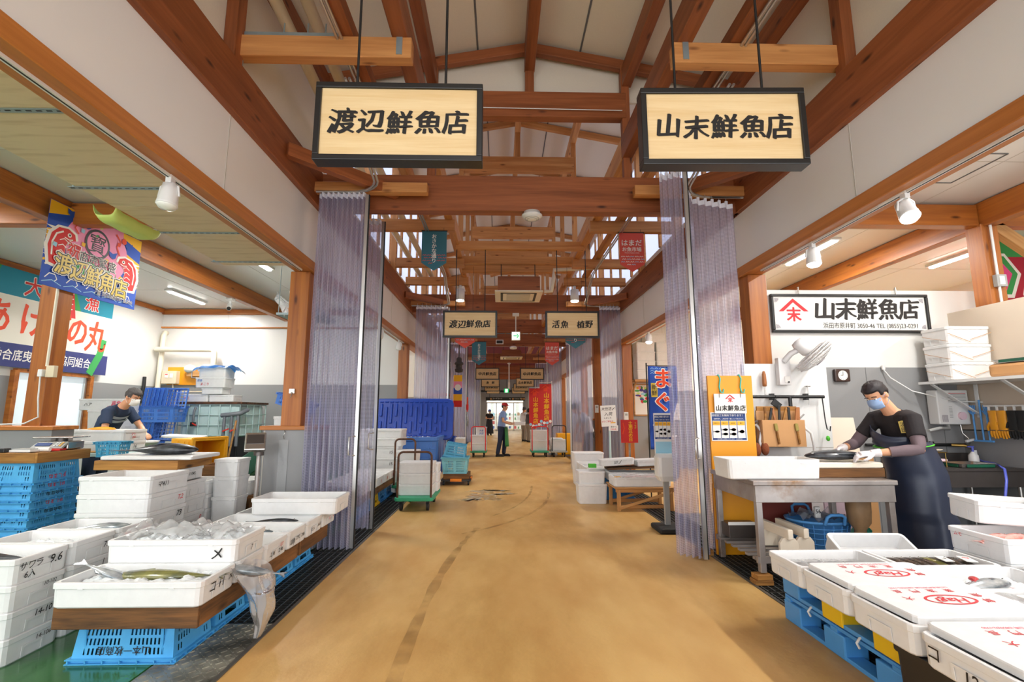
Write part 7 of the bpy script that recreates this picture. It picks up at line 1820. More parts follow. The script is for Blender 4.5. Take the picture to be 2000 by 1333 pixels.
for x in (-.05, .15, .3): m = M(); m.cyl((x, 0, 0), (x, 0, .12), .006, 'galvanised', 6); m.build('bolt', br)
for k, y in enumerate((1.7, 3.72)):
 for s, x in ((-1, ILX), (1, IRX)):
  m = M(); m.box((0, -.058, .0), (.05, .006, .2), 'galvanised'); m.box((0, 0, .1), (.05, .12, .006), 'galvanised'); tag(m.build('steel_strap', loc=(x, y, 4.46)), 'steel strap at the %s %s bracket beam end' % (['nearest', 'mid bay'][k], 'left' if s < 0 else 'right'), 'strap')
m = M()
for dx, dy, sx_, sy_, sd in ((0, 0, .24, .3, 3), (.05, .5, .3, .16, 5), (.3, .25, .2, .1, 8), (-.15, -.35, .16, .12, 9), (.22, -.3, .1, .1, 4)): m.prism([(dx + sx_*cos(2*pi*k/60)*(1 + 1.1*noise.noise(Vector((cos(2*pi*k/60)*3, sin(2*pi*k/60)*3, sd)))), dy + sy_*sin(2*pi*k/60)*(1 + 1.1*noise.noise(Vector((cos(2*pi*k/60)*3.5, sin(2*pi*k/60)*3.5, sd + 4))))) for k in range(60)], .002 + sd*1e-4, 'splash_water')
tag(m.build('water_puddle', loc=(-.30, 8.45, 0.0)), 'wet splash of water and ice on the sand floor', 'puddle', kind='stuff')
# ------------------------------------------------------------------ left side past the curtain
for k in range(5):
 crate(-2.14, 6.75 + k*.445, 0, .5, .40, .2, 'pallet_yellow' if k == 2 else 'crate_blue_deep', ['first', 'second', 'yellow third', 'fourth', 'fifth'][k] + ' crate in the low row behind the left curtain')
wood_tray(-2.13, 7.6, .206, .6, 2.2, .10, 'long brown wooden tray in the row behind the left curtain', slats=7)
for k in range(5): styro(-2.12, 6.82 + k*.40, .308, .62, .38, .13, ['first', 'second', 'third', 'fourth', 'fifth'][k] + ' open fish box of the low row behind the left curtain', marks=[('r', ['23', '七', '15', '40', '8'][k], .0, .06, .07, 'ink_red')])
for k in range(4): styro(-2.16, 9.05, .0 + k*.20 if k else 0, .68, .46, .20, ['lowest', 'second', 'third', 'fourth'][k] + ' box marked 15 in the tall stack behind hand trolley', closed=True, marks=[('f', '15', .22, .10, .07, 'ink_soft')])
for k in range(2): styro(-2.14, 9.05, .80 + k*.15, .76, .50, .15, ['lower', 'upper'][k] + ' wide white box topping the tall stack behind hand trolley', closed=True)
tr = trolley(-1.24, 7.62, 0, 'green hand trolley with three layers of white boxes, left of aisle', L=.86, Wd=.54, zh=.83)
for k in range(3): styro(-1.25, 7.55, .192 + k*.158, .52, .36, .156, ['lowest', 'middle', 'top'][k] + ' white box right behind the handle of the near trolley', closed=True)
for k in range(3): styro(-1.21, 7.90, .192 + k*.140, .50, .32, .138, ['lowest', 'middle', 'top'][k] + ' white box at the rear of the near trolley', closed=True)
trolley(-1.62, 8.75, 0, 'second hand trolley with brown handle behind the near trolley', L=.7, Wd=.40, zh=.95)
styro(-1.62, 8.78, .192, .36, .42, .55, 'tall white box on the second hand trolley', closed=True)
tk = thing('insulated_tank', 'big blue insulated fish tank with raised lid on the left', 'tank', (-1.88, 10.25, 0))
m = M(); loops_to(m, [ring(1.15, 1.05, .1, .12), ring(1.24, 1.12, .1, .16), ring(1.30, 1.18, .1, .84), ring(1.34, 1.22, .1, .85), ring(1.34, 1.22, .1, .92), ring(1.18, 1.06, .08, .92), ring(1.14, 1.02, .08, .4)], 'tank_blue_side')
for z in (.3, .5, .7): m.box((0, -.575, z), (1.22, .03, .03), 'tank_blue_side')
for x in (-.45, -.2, .05, .3, .5): m.box((x, -.575, .5), (.03, .03, .7), 'tank_blue_side')
for y in (-.3, 0, .3): m.box((.632, y, .5), (.03, .03, .7), 'tank_blue_side')
m.build('tank_body', tk, bevel=.006)
m = M()
for x in (-.45, .45): m.box((x, 0, .06), (.16, 1.0, .125), 'tank_blue_side')
m.build('skid', tk)
ld = M(); loops_to(ld, [ring(1.72, .88, .12, 0), ring(1.74, .90, .12, .02), ring(1.74, .90, .12, .07), ring(1.68, .84, .1, .09)], 'tank_blue')
random.seed(12)
for c in range(14):
 x = -.7 + c*.108; k = 0
 for (y0, y1) in (((-.33, -.05), (.05, .31)) if c % 3 == 0 else ((-.26, .26),) if c % 3 == 1 else ((-.33, .1), (.18, .33))):
  ld.box((x, (y0+y1)/2, -.016), (.055, y1 - y0, .05), 'tank_blue');
 for y in (-.37, .36): ld.box((x, y, -.012), (.08, .03, .03), 'tank_blue')
ld.build('lid', tk, loc=(-.02, .42, 1.26), rot=(radians(-100), 0, 0), bevel=.012)
ice_bed(-1.88, 10.2, .86, 1.1, .95, 'ice in the big blue tank', seed=51)
dy = thing('wheeled_dolly', 'low wooden dolly carrying the two blue baskets', 'dolly', (-.865, 9.98, 0))
m = M(); m.box((0, 0, .16), (.50, .55, .10), 'crate_wood'); m.build('wooden_top', dy, bevel=.004)
m = M(); m.box((0, 0, .095), (.58, .62, .03), 'iron_black'); m.box((-.0, -.30, .10), (.22, .03, .05), 'crate_orange'); m.box((.28, .0, .10), (.03, .22, .05), 'crate_orange'); m.build('frame', dy)
for sx in (-1, 1):
 for sy in (-1, 1): m = M(); m.cyl((sx*.24 - .015, sy*.26, .045), (sx*.24 + .015, sy*.26, .045), .045, 'rubber_black', 14); m.box((sx*.24, sy*.26, .078), (.04, .04, .03), 'iron_black'); m.build('wheel', dy)
crate(-.90, 9.98, .212, .52, .46, .31, 'crate_aqua', 'aqua basket on the wheeled dolly', inv=False, fz=5, cat='basket', name='plastic_basket')
crate(-.92, 9.98, .50, .44, .36, .28, 'crate_teal', 'blue basket tilted upside down in the aqua basket', rot=(radians(4), radians(9), 0), fz=4, cat='basket', name='plastic_basket')
sh = thing('stall_shelf', 'wooden shelf with white boxes at the far left stall', 'shelf', (-1.75, 13.9, 0))
m = M(); m.box((0, 0, 1.62), (.8, .9, .04), 'crate_wood'); m.build('shelf_board', sh)
for sx in (-1, 1):
 for sy in (-1, 1): m = M(); m.box((sx*.36, sy*.4, .8), (.05, .05, 1.6), 'crate_wood'); m.build('leg', sh)
styro(-1.75, 13.7, 1.642, .62, .42, .20, 'lowest white box on the far left shelf', closed=True)
m = M(); m.box((0, 0, .04), (.6, .4, .08), 'flag_orange'); tag(m.build('orange_box', loc=(-1.75, 13.7, 1.843)), 'flat orange box on the far left shelf', 'box')
for k in range(3): styro(-1.78 + k*.02, 13.7, 1.925 + k*.30, .60, .42, .30, ['lower', 'middle', 'upper'][k] + ' tall white box on the far left shelf', closed=True)
ln = thing('lantern', 'dark hanging lantern in front of the far left shelf', 'lantern', (-1.18, 13.6, 2.72))
m = M(); m.lathe([(0, -.22), (.1, -.2), (.12, -.12), (.09, -.1), (.09, 0), (.13, .02), (.12, .06), (.08, .1), (.08, .18), (.04, .22), (0, .23)], 'lantern_dark', n=10); m.build('lantern_body', ln); m = M(); m.cyl((0, 0, .22), (0, 0, 1.64), .01, 'rod_black', 6); m.build('hanging_rod', ln)
def draw_mini(put, txt):
 for k, c in enumerate(('flag_yellow', 'flag_pink', 'flag_blue', 'flag_yellow', 'flag_red2')): put([(-.12, .45 - k*.18), (.12, .45 - k*.18), (.12, .27 - k*.18), (-.12, .27 - k*.18)], c)
 put(circ(0, .1, .09), 'flag_white')
flag('small_flag', 'small colourful flag hanging beside the far left shelf', .24, .9, (-1.22, 13.8, 2.0), 'flag_pink', draw_mini, nu=8)
fo = thing('fish_ornament', 'hanging blue fish ornament on an orange cord at far left', 'ornament', (-.93, 13.6, 1.22))
m = fish_bm(.42, .16, .08, 'flag_blue', 'fish_silver'); m.build('fish_body', fo, rot=(0, radians(90), 0)); m = M(); m.cyl((0, 0, .2), (0, 0, .6), .02, 'flag_orange', 8); m.cyl((0, 0, .25), (0, 0, .4), .035, 'flag_red2', 8); m.build('cord', fo); m = M(); m.cyl((0, 0, .6), (0, 0, 3.12), .006, 'rod_black', 5); m.build('string', fo)
po_ = thing('fish_ornament', 'hanging pink fish ornament beside the blue one at far left', 'ornament', (-1.42, 13.62, 1.2))
m = fish_bm(.44, .16, .08, 'fish_pink', 'fish_pink'); m.build('fish_body', po_, rot=(0, radians(90), 0)); m = M(); m.cyl((0, 0, .2), (0, 0, .42), .02, 'flag_yellow', 8); m.cyl((0, 0, .4), (0, 0, 3.14), .006, 'rod_black', 5); m.build('cord', po_)
crate(-1.55, 13.0, 0, .7, .5, .78, 'tank_blue', 'tall dark blue basket below the far left shelf', inv=False, fz=5)
styro(-1.55, 15.3, 0, .9, .6, .62, 'large pinkish white box beyond the blue tank', closed=True)
trolley(-.70, 15.95, 0, 'far hand trolley with red handle on the left of the aisle', L=.74, Wd=.50, hcol='flag_red2', zh=.95)
for k in range(2): styro(-.70, 15.98, .192 + k*.24, .52, .5, .24, ['lower', 'upper'][k] + ' white box on the far left trolley', closed=True)
styro(-.62, 15.98, .672, .36, .34, .26, 'white box with blue print on top of the far left trolley', closed=True, marks=[('f', '水産', 0, .15, .07, 'ink_blue'), ('f', '浜田', 0, .06, .07, 'ink_blue')])
# ------------------------------------------------------------------ right side past the curtain
styro(1.43, 7.86, 0, .46, .34, .30, 'lower white lidded box on the floor beside trestle display', closed=True)
styro(1.42, 7.86, .30, .42, .32, .19, 'upper white box on the floor beside trestle display', closed=True)
for k in range(3): crate(1.92, 8.28 + k*.5, 0, .5, .44, .34, 'crate_blue_deep', ['nearest', 'second', 'third'][k] + ' blue crate under the right fish display')
for k in range(4): styro(1.72, 8.24 + k*.42 + (.3 if k == 3 else 0), .348 if k < 3 else 0, .60, .40, .14 if k < 3 else .62, ['nearest', 'second', 'third', 'farthest tall'][k] + ' white box of the row along the right aisle edge', closed=(k == 3))
tt = thing('trestle_table', 'light wooden trestle under the right fish display', 'table', (2.08, 7.42, 0))
for sx in (-1, 1):
 for sy in (-1, 1): beam('leg', (sx*.38, sy*.26, 0), (sx*.38, sy*.26, .30), .05, .05, 'light_wood', tt, kind=None, up=(0, 1, 0))
for sy in (-1, 1):
 beam('rail', (-.42, sy*.26, .285), (.42, sy*.26, .285), .04, .05, 'light_wood', tt, kind=None); beam('brace', (-.38, sy*.28, .04), (.38, sy*.28, .26), .03, .04, 'light_wood', tt, kind=None); beam('rail', (-.38, sy*.26, .06), (.38, sy*.26, .06), .03, .05, 'light_wood', tt, kind=None)
beam('deck_board', (-.44, -.15, .322), (.44, -.15, .322), .3, .022, 'light_wood', tt, kind=None); beam('deck_board', (-.44, .17, .322), (.44, .17, .322), .3, .022, 'light_wood', tt, kind=None)
styro(2.06, 7.36, .335, .84, .40, .135, 'open box of pink fish on the trestle, front one'); styro(2.08, 7.78, .348, .80, .36, .135, 'open box of pale fish behind the front trestle box')
ice_bed(2.06, 7.36, .40, .78, .34, 'ice in the front trestle box', seed=61)
for k in range(4): fish(1.86 + k*.15, 7.36, .435, .3, 'pink fish in the front trestle box, %s from left' % ['first', 'second', 'third', 'fourth'][k], 'fish_pink', 'fish_pink', depth=.09, thick=.06, rz=.6, group='pink fish on the trestle')
wrap(2.06, 7.30, .465, .76, .36, 'clear film over the pink fish on the trestle', amp=.03, seed=62)
m = M(); m.box((0, 0, 0), (.09, .06, .003), 'paper_amber'); tag(m.build('yellow_label', loc=(1.70, 7.20, .474), rz=.6), 'yellow label at the corner of the front trestle box', 'label')
m = M(); m.box((0, 0, .02), (.8, .5, .03), 'crate_wood'); tag(m.build('wooden_board', loc=(2.08, 7.85, .52), rot=(radians(-3), radians(-3), -.1)), 'dark wooden board under the tilted upper boxes', 'board')
styro(1.84, 7.86, .575, .52, .46, .10, 'tilted white box with scribble above the trestle, left one', rot=(radians(-3), radians(-4), -.1), closed=True, marks=[('f', '///ノ', 0, .05, .07, 'ink_soft')]); styro(2.38, 7.80, .575, .50, .46, .10, 'tilted white box above the trestle, right one', rot=(radians(-3), radians(-3), -.1), closed=True)
m = M(); m.box((0, 0, .03), (.12, .1, .06), 'strap_green'); tag(m.build('green_pack', loc=(1.52, 8.2, .495)), 'small green pack beside the tilted upper boxes', 'pack')
nb = thing('notice_stand', 'handwritten white notice board on a pale pole', 'notice', (2.2, 9.85, 0))
m = M(); m.cyl((0, .02, .03), (0, .02, 1.1), .022, 'tank_aqua', 10); m.lathe([(.16, 0), (.16, .02), (.03, .04)], 'tank_aqua', n=18); m.build('pole', nb)
m = M(); m.box((0, 0, 0), (.31, .012, .42), 'paper'); b = m.build('notice_sheet', nb, loc=(-.02, 0, 1.33), rot=(0, radians(-3), 0))
m = M(); fn = lambda u, v: Vector((u, -.0075, v)); m.text('天然活〆', fn, 'ink', 0, .14, .07, .012, .2, wob=.08); m.text('入荷', fn, 'ink', .0, .04, .085, .012, .1, wob=.08); m.text('しました', fn, 'ink', -.02, -.04, .04, .01, .1); m.text('ぜひご賞味を', fn, 'ink_red', -.03, -.11, .04, .008, .1); rect(m, fn, .03, -.15, .13, -.13, 'paper_amber'); m.build('handwriting', b)
m = M(); m.box((0, -.012, 0), (.19, .008, .11), 'paper'); b = m.build('price_card', nb, loc=(.07, 0, 1.09), rot=(0, radians(2), 0)); m = M(); fn = lambda u, v: Vector((u, -.0175, v)); m.text('赤サコ', fn, 'ink', 0, .02, .04, .015); m.text('¥480/尾', fn, 'ink_red', 0, -.025, .035, .015); m.build('handwriting', b)
rp = thing('red_poster', 'red poster 土用の丑の日 with yellow letters beside the fish display', 'poster', (2.27, 8.62, 1.07))
m = M(); m.box((0, 0, 0), (.30, .006, .40), 'flag_red'); m.build('poster_sheet', rp); m = M(); fn = lambda u, v: Vector((u, -.0045, v))
m.text('土用丑の日', fn, 'flag_yellow', .02, 0, .075, .035, 0, vertical=True, space=.95); m.text('うなぎ', fn, 'flag_gold', .11, .1, .04, .02, 0, vertical=True); m.poly(band([(-.11, .15), (-.09, .05), (-.12, -.05)], .02), 'flag_orange', fn); m.build('poster_print', rp)
m = M(); m.box((0, 0, .43), (.03, .03, .86), 'steel'); m.box((0, 0, .01), (.2, .2, .02), 'steel'); m.build('stand', rp, loc=(0, .02, -1.07))
mg = thing('tuna_banner', 'blue upright banner まぐろ with red letters on a black pole', 'banner', (2.52, 8.3, 0))
m = M(); m.cyl((0, 0, 0), (0, 0, 2.25), .012, 'rod_black', 8); m.cyl((0, 0, 2.2), (.5, 0, 2.2), .008, 'rod_black', 6); m.build('pole', mg)
m = M(); m.sheet(lambda u, v: (.02 + .5*u*(1 - .55*max(0, .6 - v)*1.3), .02*sin(u*7 + v*4), .78 + 1.41*v), 14, 22, 'flag_blue'); b = m.build('banner_cloth', mg, solid=.003)
m = M(); fn = lambda u, v, w=0: Vector((u, -.026 - w, v))
for ch, u, v, s in (('ま', .28, 1.98, .36), ('ぐ', .25, 1.58, .34), ('ろ', .2, 1.22, .30)):
 m.text(ch, fn, 'flag_white', u, v, s*1.06, .075, 0); m.text(ch, lambda a, b: fn(a, b, .002), 'flag_orange', u, v, s, .035, 0)
rect(m, fn, .06, 1.66, .17, 1.90, 'flag_gold'); m.text('新鮮', lambda a, b: fn(a, b, .002), 'ink', .115, 1.78, .1, .02, 0, vertical=True)
for k in range(6):
 for j in range(3): m.poly(band([(.06 + k*.075, 2.06 + j*.04), (.09 + k*.075, 2.085 + j*.04), (.12 + k*.075, 2.06 + j*.04)], .008), 'flag_skyblue', fn)
m.build('banner_print', b)
mp = thing('colour_map', 'colourful framed map on the grey wall past the right curtain', 'picture', (3.65, 12.33, 1.72))
m = M()
for c, d in (((0, 0, .39), (.52, .03, .03)), ((0, 0, -.39), (.52, .03, .03)), ((.25, 0, 0), (.03, .03, .8)), ((-.25, 0, 0), (.03, .03, .8))): m.box(c, d, 'light_wood')
m.build('frame', mp); m = M(); m.box((0, 0, 0), (.48, .012, .76), 'paper'); b = m.build('picture_sheet', mp); m = M(); fn = lambda u, v: Vector((u, -.0075, v)); random.seed(5)
for k in range(26): m.poly(circ(random.uniform(-.17, .17), random.uniform(-.1, .32), random.uniform(.03, .07), 9, random.uniform(.02, .05)), random.choice(['flag_red2', 'flag_green', 'flag_skyblue', 'flag_pink', 'flag_yellow', 'flag_purple', 'flag_lime']), lambda u, v, k=k: Vector((u, -.0075 - k*.0004, v)))
m.build('picture_print', b)
m = M(); m.box((0, 0, 0), (.7, .02, .42), 'paper'); tag(m.build('whiteboard', loc=(4.2, 12.33, 1.42)), 'small whiteboard on the grey wall by the framed map', 'whiteboard')
m = M(); m.box((0, 0, 0), (.5, .01, .3), 'paper'); fn = lambda u, v: Vector((u, -.008, v)); rect(m, fn, -.22, .05, .22, .13, 'paper_blue'); rect(m, fn, -.2, -.08, -.02, .02, 'paper_amber'); rect(m, fn, .02, -.08, .2, .02, 'paper_amber'); tag(m.build('cutting_notice', loc=(4.05, 12.33, 1.02)), 'blue and yellow notice below the whiteboard', 'notice')
ms = thing('storage_shelf', 'light wooden wall shelf full of white boxes past the right curtain', 'shelf', (3.85, 12.08, 2.18))
m = M(); m.box((0, 0, 0), (1.1, .5, .05), 'light_wood'); m.build('shelf_board', ms)
for x in (-.5, .5): m = M(); m.box((x, .2, .5), (.05, .06, 1.0), 'light_wood'); m.bar((x, .22, -.3), (x, -.15, -.02), .03, .03, 'light_wood'); m.build('upright', ms)
for k in range(4):
 for j in range(2): styro(3.60 + j*.50, 12.03, 2.207 + k*.23, .48, .40, .23, '%s white box of the %s column on the wall shelf past right curtain' % (['lowest', 'second', 'third', 'top'][k], ['left', 'right'][j]), closed=True)
styro(3.86, 12.03, 3.13, .5, .4, .22, 'single white box above the columns on the wall shelf', closed=True)
sk2 = thing('white_wash_basin', 'white wash basin with soap dispenser past the right curtain', 'basin', (4.05, 12.05, 0))
m = M(); m.lathe([(.1, .66), (.2, .72), (.28, .80), (.30, .84), (.26, .84), (.2, .76), (0, .72)], 'white_plastic', n=24, sy=.8); m.build('basin_bowl', sk2); m = M(); m.cyl((0, .05, 0), (0, .05, .7), .06, 'white_plastic', 12); m.build('basin_foot', sk2); m = M(); m.lathe([(0, 0), (.05, 0), (.055, .15), (.03, .2), (0, .2)], 'white_plastic', Matrix.Translation((-.1, .1, .92)), 14); m.cyl((-.1, .1, .84), (-.1, .1, .94), .012, 'steel', 8); m.build('soap_dispenser', sk2)
for x, y, z, lb in ((2.96, 11.474, 1.30, 'white thermometer on the right post past the notice'), (2.72, 13.774, 1.5, 'white slim thermometer past the round post')):
 m = M(); m.box((0, 0, 0), (.10, .03, .22), 'white_plastic'); m.box((0, -.017, .05), (.06, .004, .05), 'grey_plastic'); tag(m.build('thermometer', loc=(x, y, z), bevel=.008), lb, 'thermometer')
ss = thing('sanitizer_stand', 'white hand sanitizer stand with blue poster behind right curtain', 'stand', (2.02, 6.0, 0))
m = M(); m.box((0, 0, .03), (.34, .38, .06), 'rubber_black'); m.build('foot', ss, bevel=.02)
m = M(); m.box((0, .05, .34), (.06, .05, .6), 'grey_plastic'); m.build('post', ss)
m = M(); loops_to(m, [ring(.20, .16, .03, .58), ring(.26, .20, .04, .64), ring(.26, .20, .04, .86), ring(.22, .16, .04, .90)], 'white_plastic'); m.build('dispenser', ss)
m = M(); m.box((0, .08, 1.13), (.22, .012, .52), 'paper'); b = m.build('poster_sheet', ss); m = M(); fn = lambda u, v: Vector((u, .0725, v)); cut_poster(m, lambda u, v: fn(u*.58, 1.22 + v*1.1)); rect(m, fn, -.1, .89, .1, 1.04, 'flag_skyblue'); m.build('poster_print', b)
beam('pillar', (2.78, 13.9, 0), (2.78, 13.9, 3.8), .22, .22, 'post_wood')
halfwall('wall_low', 2.4, 3.6, 14.05, 1.22)
trolley(1.25, 15.95, 0, 'far green hand trolley with stacked white boxes on the right', L=.74, Wd=.56, hcol='flag_red2', zh=.95)
trolley(1.86, 15.95, 0, 'far grey hand trolley with a single white box on the right', deck='grey_plastic', L=.74, Wd=.5, hcol='iron_black', zh=.98)
for k in range(2): styro(1.24, 15.98, .192 + k*.32, .55, .5, .32, ['lower', 'upper'][k] + ' white box on the far right green trolley', closed=True)
styro(1.86, 15.98, .192, .48, .5, .34, 'white box on the far right grey trolley', closed=True)
o = lid_bm(.36, .36).build('flat_styrofoam_box', loc=(1.82, 15.98, .548)); tag(o, 'flat white box on the box of the grey trolley', 'box')
m = M(); m.box((0, 0, .35), (.5, .5, .7), 'crate_yellow'); tag(m.build('yellow_crate', loc=(2.15, 16.7, 0), bevel=.02), 'yellow crate behind the far grey trolley', 'crate')
for x, y, zt, lb in ((1.20, 17.2, 2.24, 'farther red upright banner 山本鮮魚店'), (1.52, 16.5, 2.36, 'nearer red upright banner 山本鮮魚店')):
 b = thing('red_banner', lb, 'banner', (x, y, 0))
 m = M(); m.cyl((.22, .02, 0), (.22, .02, zt + .1), .014, 'white_plastic', 8); m.cyl((.22, .02, zt + .04), (-.2, .02, zt + .04), .01, 'white_plastic', 6); m.lathe([(.16, 0), (.16, .05), (.03, .07)], 'grey_plastic', Matrix.Translation((.22, .02, 0)), 16); m.build('pole', b)
 m = M(); m.add([(-.2, 0, zt), (.2, 0, zt), (.2, 0, zt - 1.3), (0, 0, zt - 1.42), (-.2, 0, zt - 1.3)], [(0, 4, 3, 2, 1)], 'flag_red'); c = m.build('banner_cloth', b, solid=.004)
 m = M(); fn = lambda u, v: Vector((u, -.0045, v)); chevron(m, fn, 0, zt - .15, .24, 'flag_orange', '鰭'); m.text('山本鮮魚店', fn, 'flag_yellow', .03, zt - .76, .185, .04, .05, vertical=True, space=1.02)
 for k in range(4): m.poly(circ(-.15 + k*.1, zt - 1.26 - (.05 if k in (1, 2) else 0), .05, 12), 'flag_white' if k % 2 else 'flag_skyblue', lambda u, v, k=k: Vector((u, -.005 - k*.0008, v)))
 m.build('banner_print', c)
# ------------------------------------------------------------------ end of the hall
slabx('wall_end', -6, 6.1, YEND, YEND + .1, 2.55, 7.8, 'grey_wall')
slabx('wall_end_left', -6, -1.1, YEND, YEND + .1, 0, 2.55, 'grey_wall'); slabx('wall_end_right', 1.75, 6.1, YEND, YEND + .1, 0, 2.55, 'grey_wall')
slabx('wall_end_panel', XL, XR, 29.55, 29.62, 4.2, 5.4, 'panel_brown')
sd = thing('direction_sign', 'dark overhead direction sign at the end of the hall', 'sign', (.35, 37.2, 2.42))
m = M(); m.box((0, 0, 0), (3.0, .08, .26), 'sign_dark'); m.build('sign_panel', sd); m = M(); fn = lambda u, v: Vector((u, -.045, v)); m.text('フードコート', fn, 'paper', -.6, .02, .13, .01); m.text('↑', fn, 'paper', .35, 0, .16, .02); m.text('ショップ', fn, 'paper', .95, .02, .13, .01)
for x in (-1.1, .58, 1.25, 1.42): m.poly(circ(x, 0, .075, 16), 'foil_tan', fn)
m.build('lettering', sd)
for sx in (-1, 1): m = M(); m.cyl((sx*1.2, 0, .13), (sx*1.2, 0, 2.05), .015, 'rod_black', 6); m.build('hanging_rod', sd)
dr = struct(thing('door_1', None, None, (.33, YEND, 0)))
m = M()
for x in (-1.4, -.68, 0, .68, 1.4): m.box((x, 0, 1.08), (.07, .06, 2.16), 'white_plastic')
for z in (.05, 2.14): m.box((0, 0, z), (2.86, .06, .08), 'white_plastic')
m.build('door_frame', dr)
for k in range(4): m = M(); m.box((-1.03 + k*.69, .0, 1.1), (.6, .012, 2.0), 'window_glass'); m.build('door_pane', dr)
slabx('floor_shop', -4, 5, YEND, YEND + 6, -.2, 0, 'sand_floor'); slabx('wall_shop_back', -4, 5, YEND + 5, YEND + 5.1, 0, 3.2, 'white_wall'); slabx('ceiling_shop', -4, 5, YEND, YEND + 5.1, 3.0, 3.1, 'ceiling_white')
lamp('shop_lamp', 'AREA', (.35, YEND + 2.5, 2.95), 140, (1, 1, .96), 4, 3, target=(.35, YEND + 2.5, 0))
for k, x in enumerate((-1.3, -.2, .9, 2.0)):
 w = struct(thing('window_%d' % (4 + k), None, None, (x, YEND + 4.96, 1.75))); m = M(); m.box((0, 0, 0), (.8, .03, .9), 'shop_glow'); m.build('window_pane', w)
random.seed(3)
for k, (x, y) in enumerate(((-1.0, 40.6), (.35, 41.2), (1.6, 40.6))):
 s = thing('shop_shelf', ['left', 'middle', 'right'][k] + ' goods shelf behind the glass doors', 'shelf', (x, y, 0))
 for z in (.05, .42, .78, 1.12):
  m = M(); m.box((0, 0, z), (1.1, .4, .04), 'white_plastic'); m.build('shelf_board', s)
 for j in range(16):
  c = random.choice(['flag_red2', 'paper', 'flag_green', 'flag_skyblue', 'bottle_teal', 'iron_black', 'flag_yellow', 'foil_tan', 'flag_blue'])
  m = M(); h = random.uniform(.12, .28); m.box((0, 0, h/2), (random.uniform(.08, .2), .16, h), c)
  z = random.choice((.07, .44, .80, 1.14)); tag(m.build('packed_goods', loc=(x - .4 + (j // 4)*.27, y - .06, [.07, .44, .80, 1.14][j % 4] + .001)), 'small packed goods on the %s shelf behind the glass doors' % ['left', 'middle', 'right'][k], 'goods', 'packed goods behind glass doors')
eg = thing('green_exit_sign', 'small lit green exit sign far at the end', 'exit sign', (.42, 36.2, 3.0)); m = M(); m.box((0, 0, 0), (.34, .06, .30), 'exit_green'); m.build('case', eg); m = M(); m.box((.0, -.033, 0), (.18, .006, .26), 'exit_white'); m.build('face', eg); m = M(); m.cyl((0, 0, .15), (0, 0, 1.4), .012, 'rod_black', 6); m.build('rod', eg)
spot_head(XL - .09, 9.2, 3.06, 'white unlit track spotlight in the second bay, nearer one on left lintel', (XL - .3, 9.0, 0))
spot_head(XL - .09, 10.9, 3.06, 'white unlit track spotlight in the second bay, farther one on left lintel', (XL - .3, 10.7, 0))
spot_head(XR + .09, 9.7, 3.06, 'lit track spotlight on the right lintel of the second bay', (XR - .1, 9.2, 0), 'pink_glow', 60, (1, .90, .92))
for s, X, nm in ((-1, XL, 'left'), (1, XR, 'right')):
 m = M(); m.box((0, 0, 0), (.035, 4.6, .018), 'white_plastic'); tag(m.build('light_track', loc=(X + s*.09, 9.0, 3.012)), 'white light track under the %s lintel of the second bay' % nm, 'light track')
def tyre(pts, w, label):
 m = M(); n = len(pts)
 for i in range(n):
  a = Vector(pts[max(0, i-1)]); b = Vector(pts[min(n-1, i+1)]); d = (b - a).normalized()
  ww = w*(.7 + .5*noise.noise(Vector((i*.9, w*30, 2))))
  m.v += [(pts[i][0] - d.y*ww, pts[i][1] + d.x*ww, .0008), (pts[i][0] + d.y*ww, pts[i][1] - d.x*ww, .0008)]
 for i in range(n - 1): m.f.append([2*i, 2*i + 1, 2*i + 3, 2*i + 2]); m.m.append(m.mi('tyre_mark')); m.sm.append(False)
 return tag(m.build('tyre_mark'), label, 'tyre mark', kind='stuff')
def bez(a, b, c, n=24): return [((1-t)**2*a[0] + 2*t*(1-t)*b[0] + t*t*c[0], (1-t)**2*a[1] + 2*t*(1-t)*b[1] + t*t*c[1]) for t in [k/n for k in range(n + 1)]]
tyre(bez((-.28, 6.2), (-.62, 4.6), (-.55, 2.5)), .05, 'long dark tyre mark running down the sand floor left of centre')
tyre(bez((.85, 8.9), (.75, 6.9), (-.45, 5.9)), .035, 'curved dark tyre mark on sand floor near the trestle display')
tyre(bez((.6, 9.6), (.5, 7.8), (-.1, 6.9)), .025, 'short curved tyre mark beyond the longer curved one')
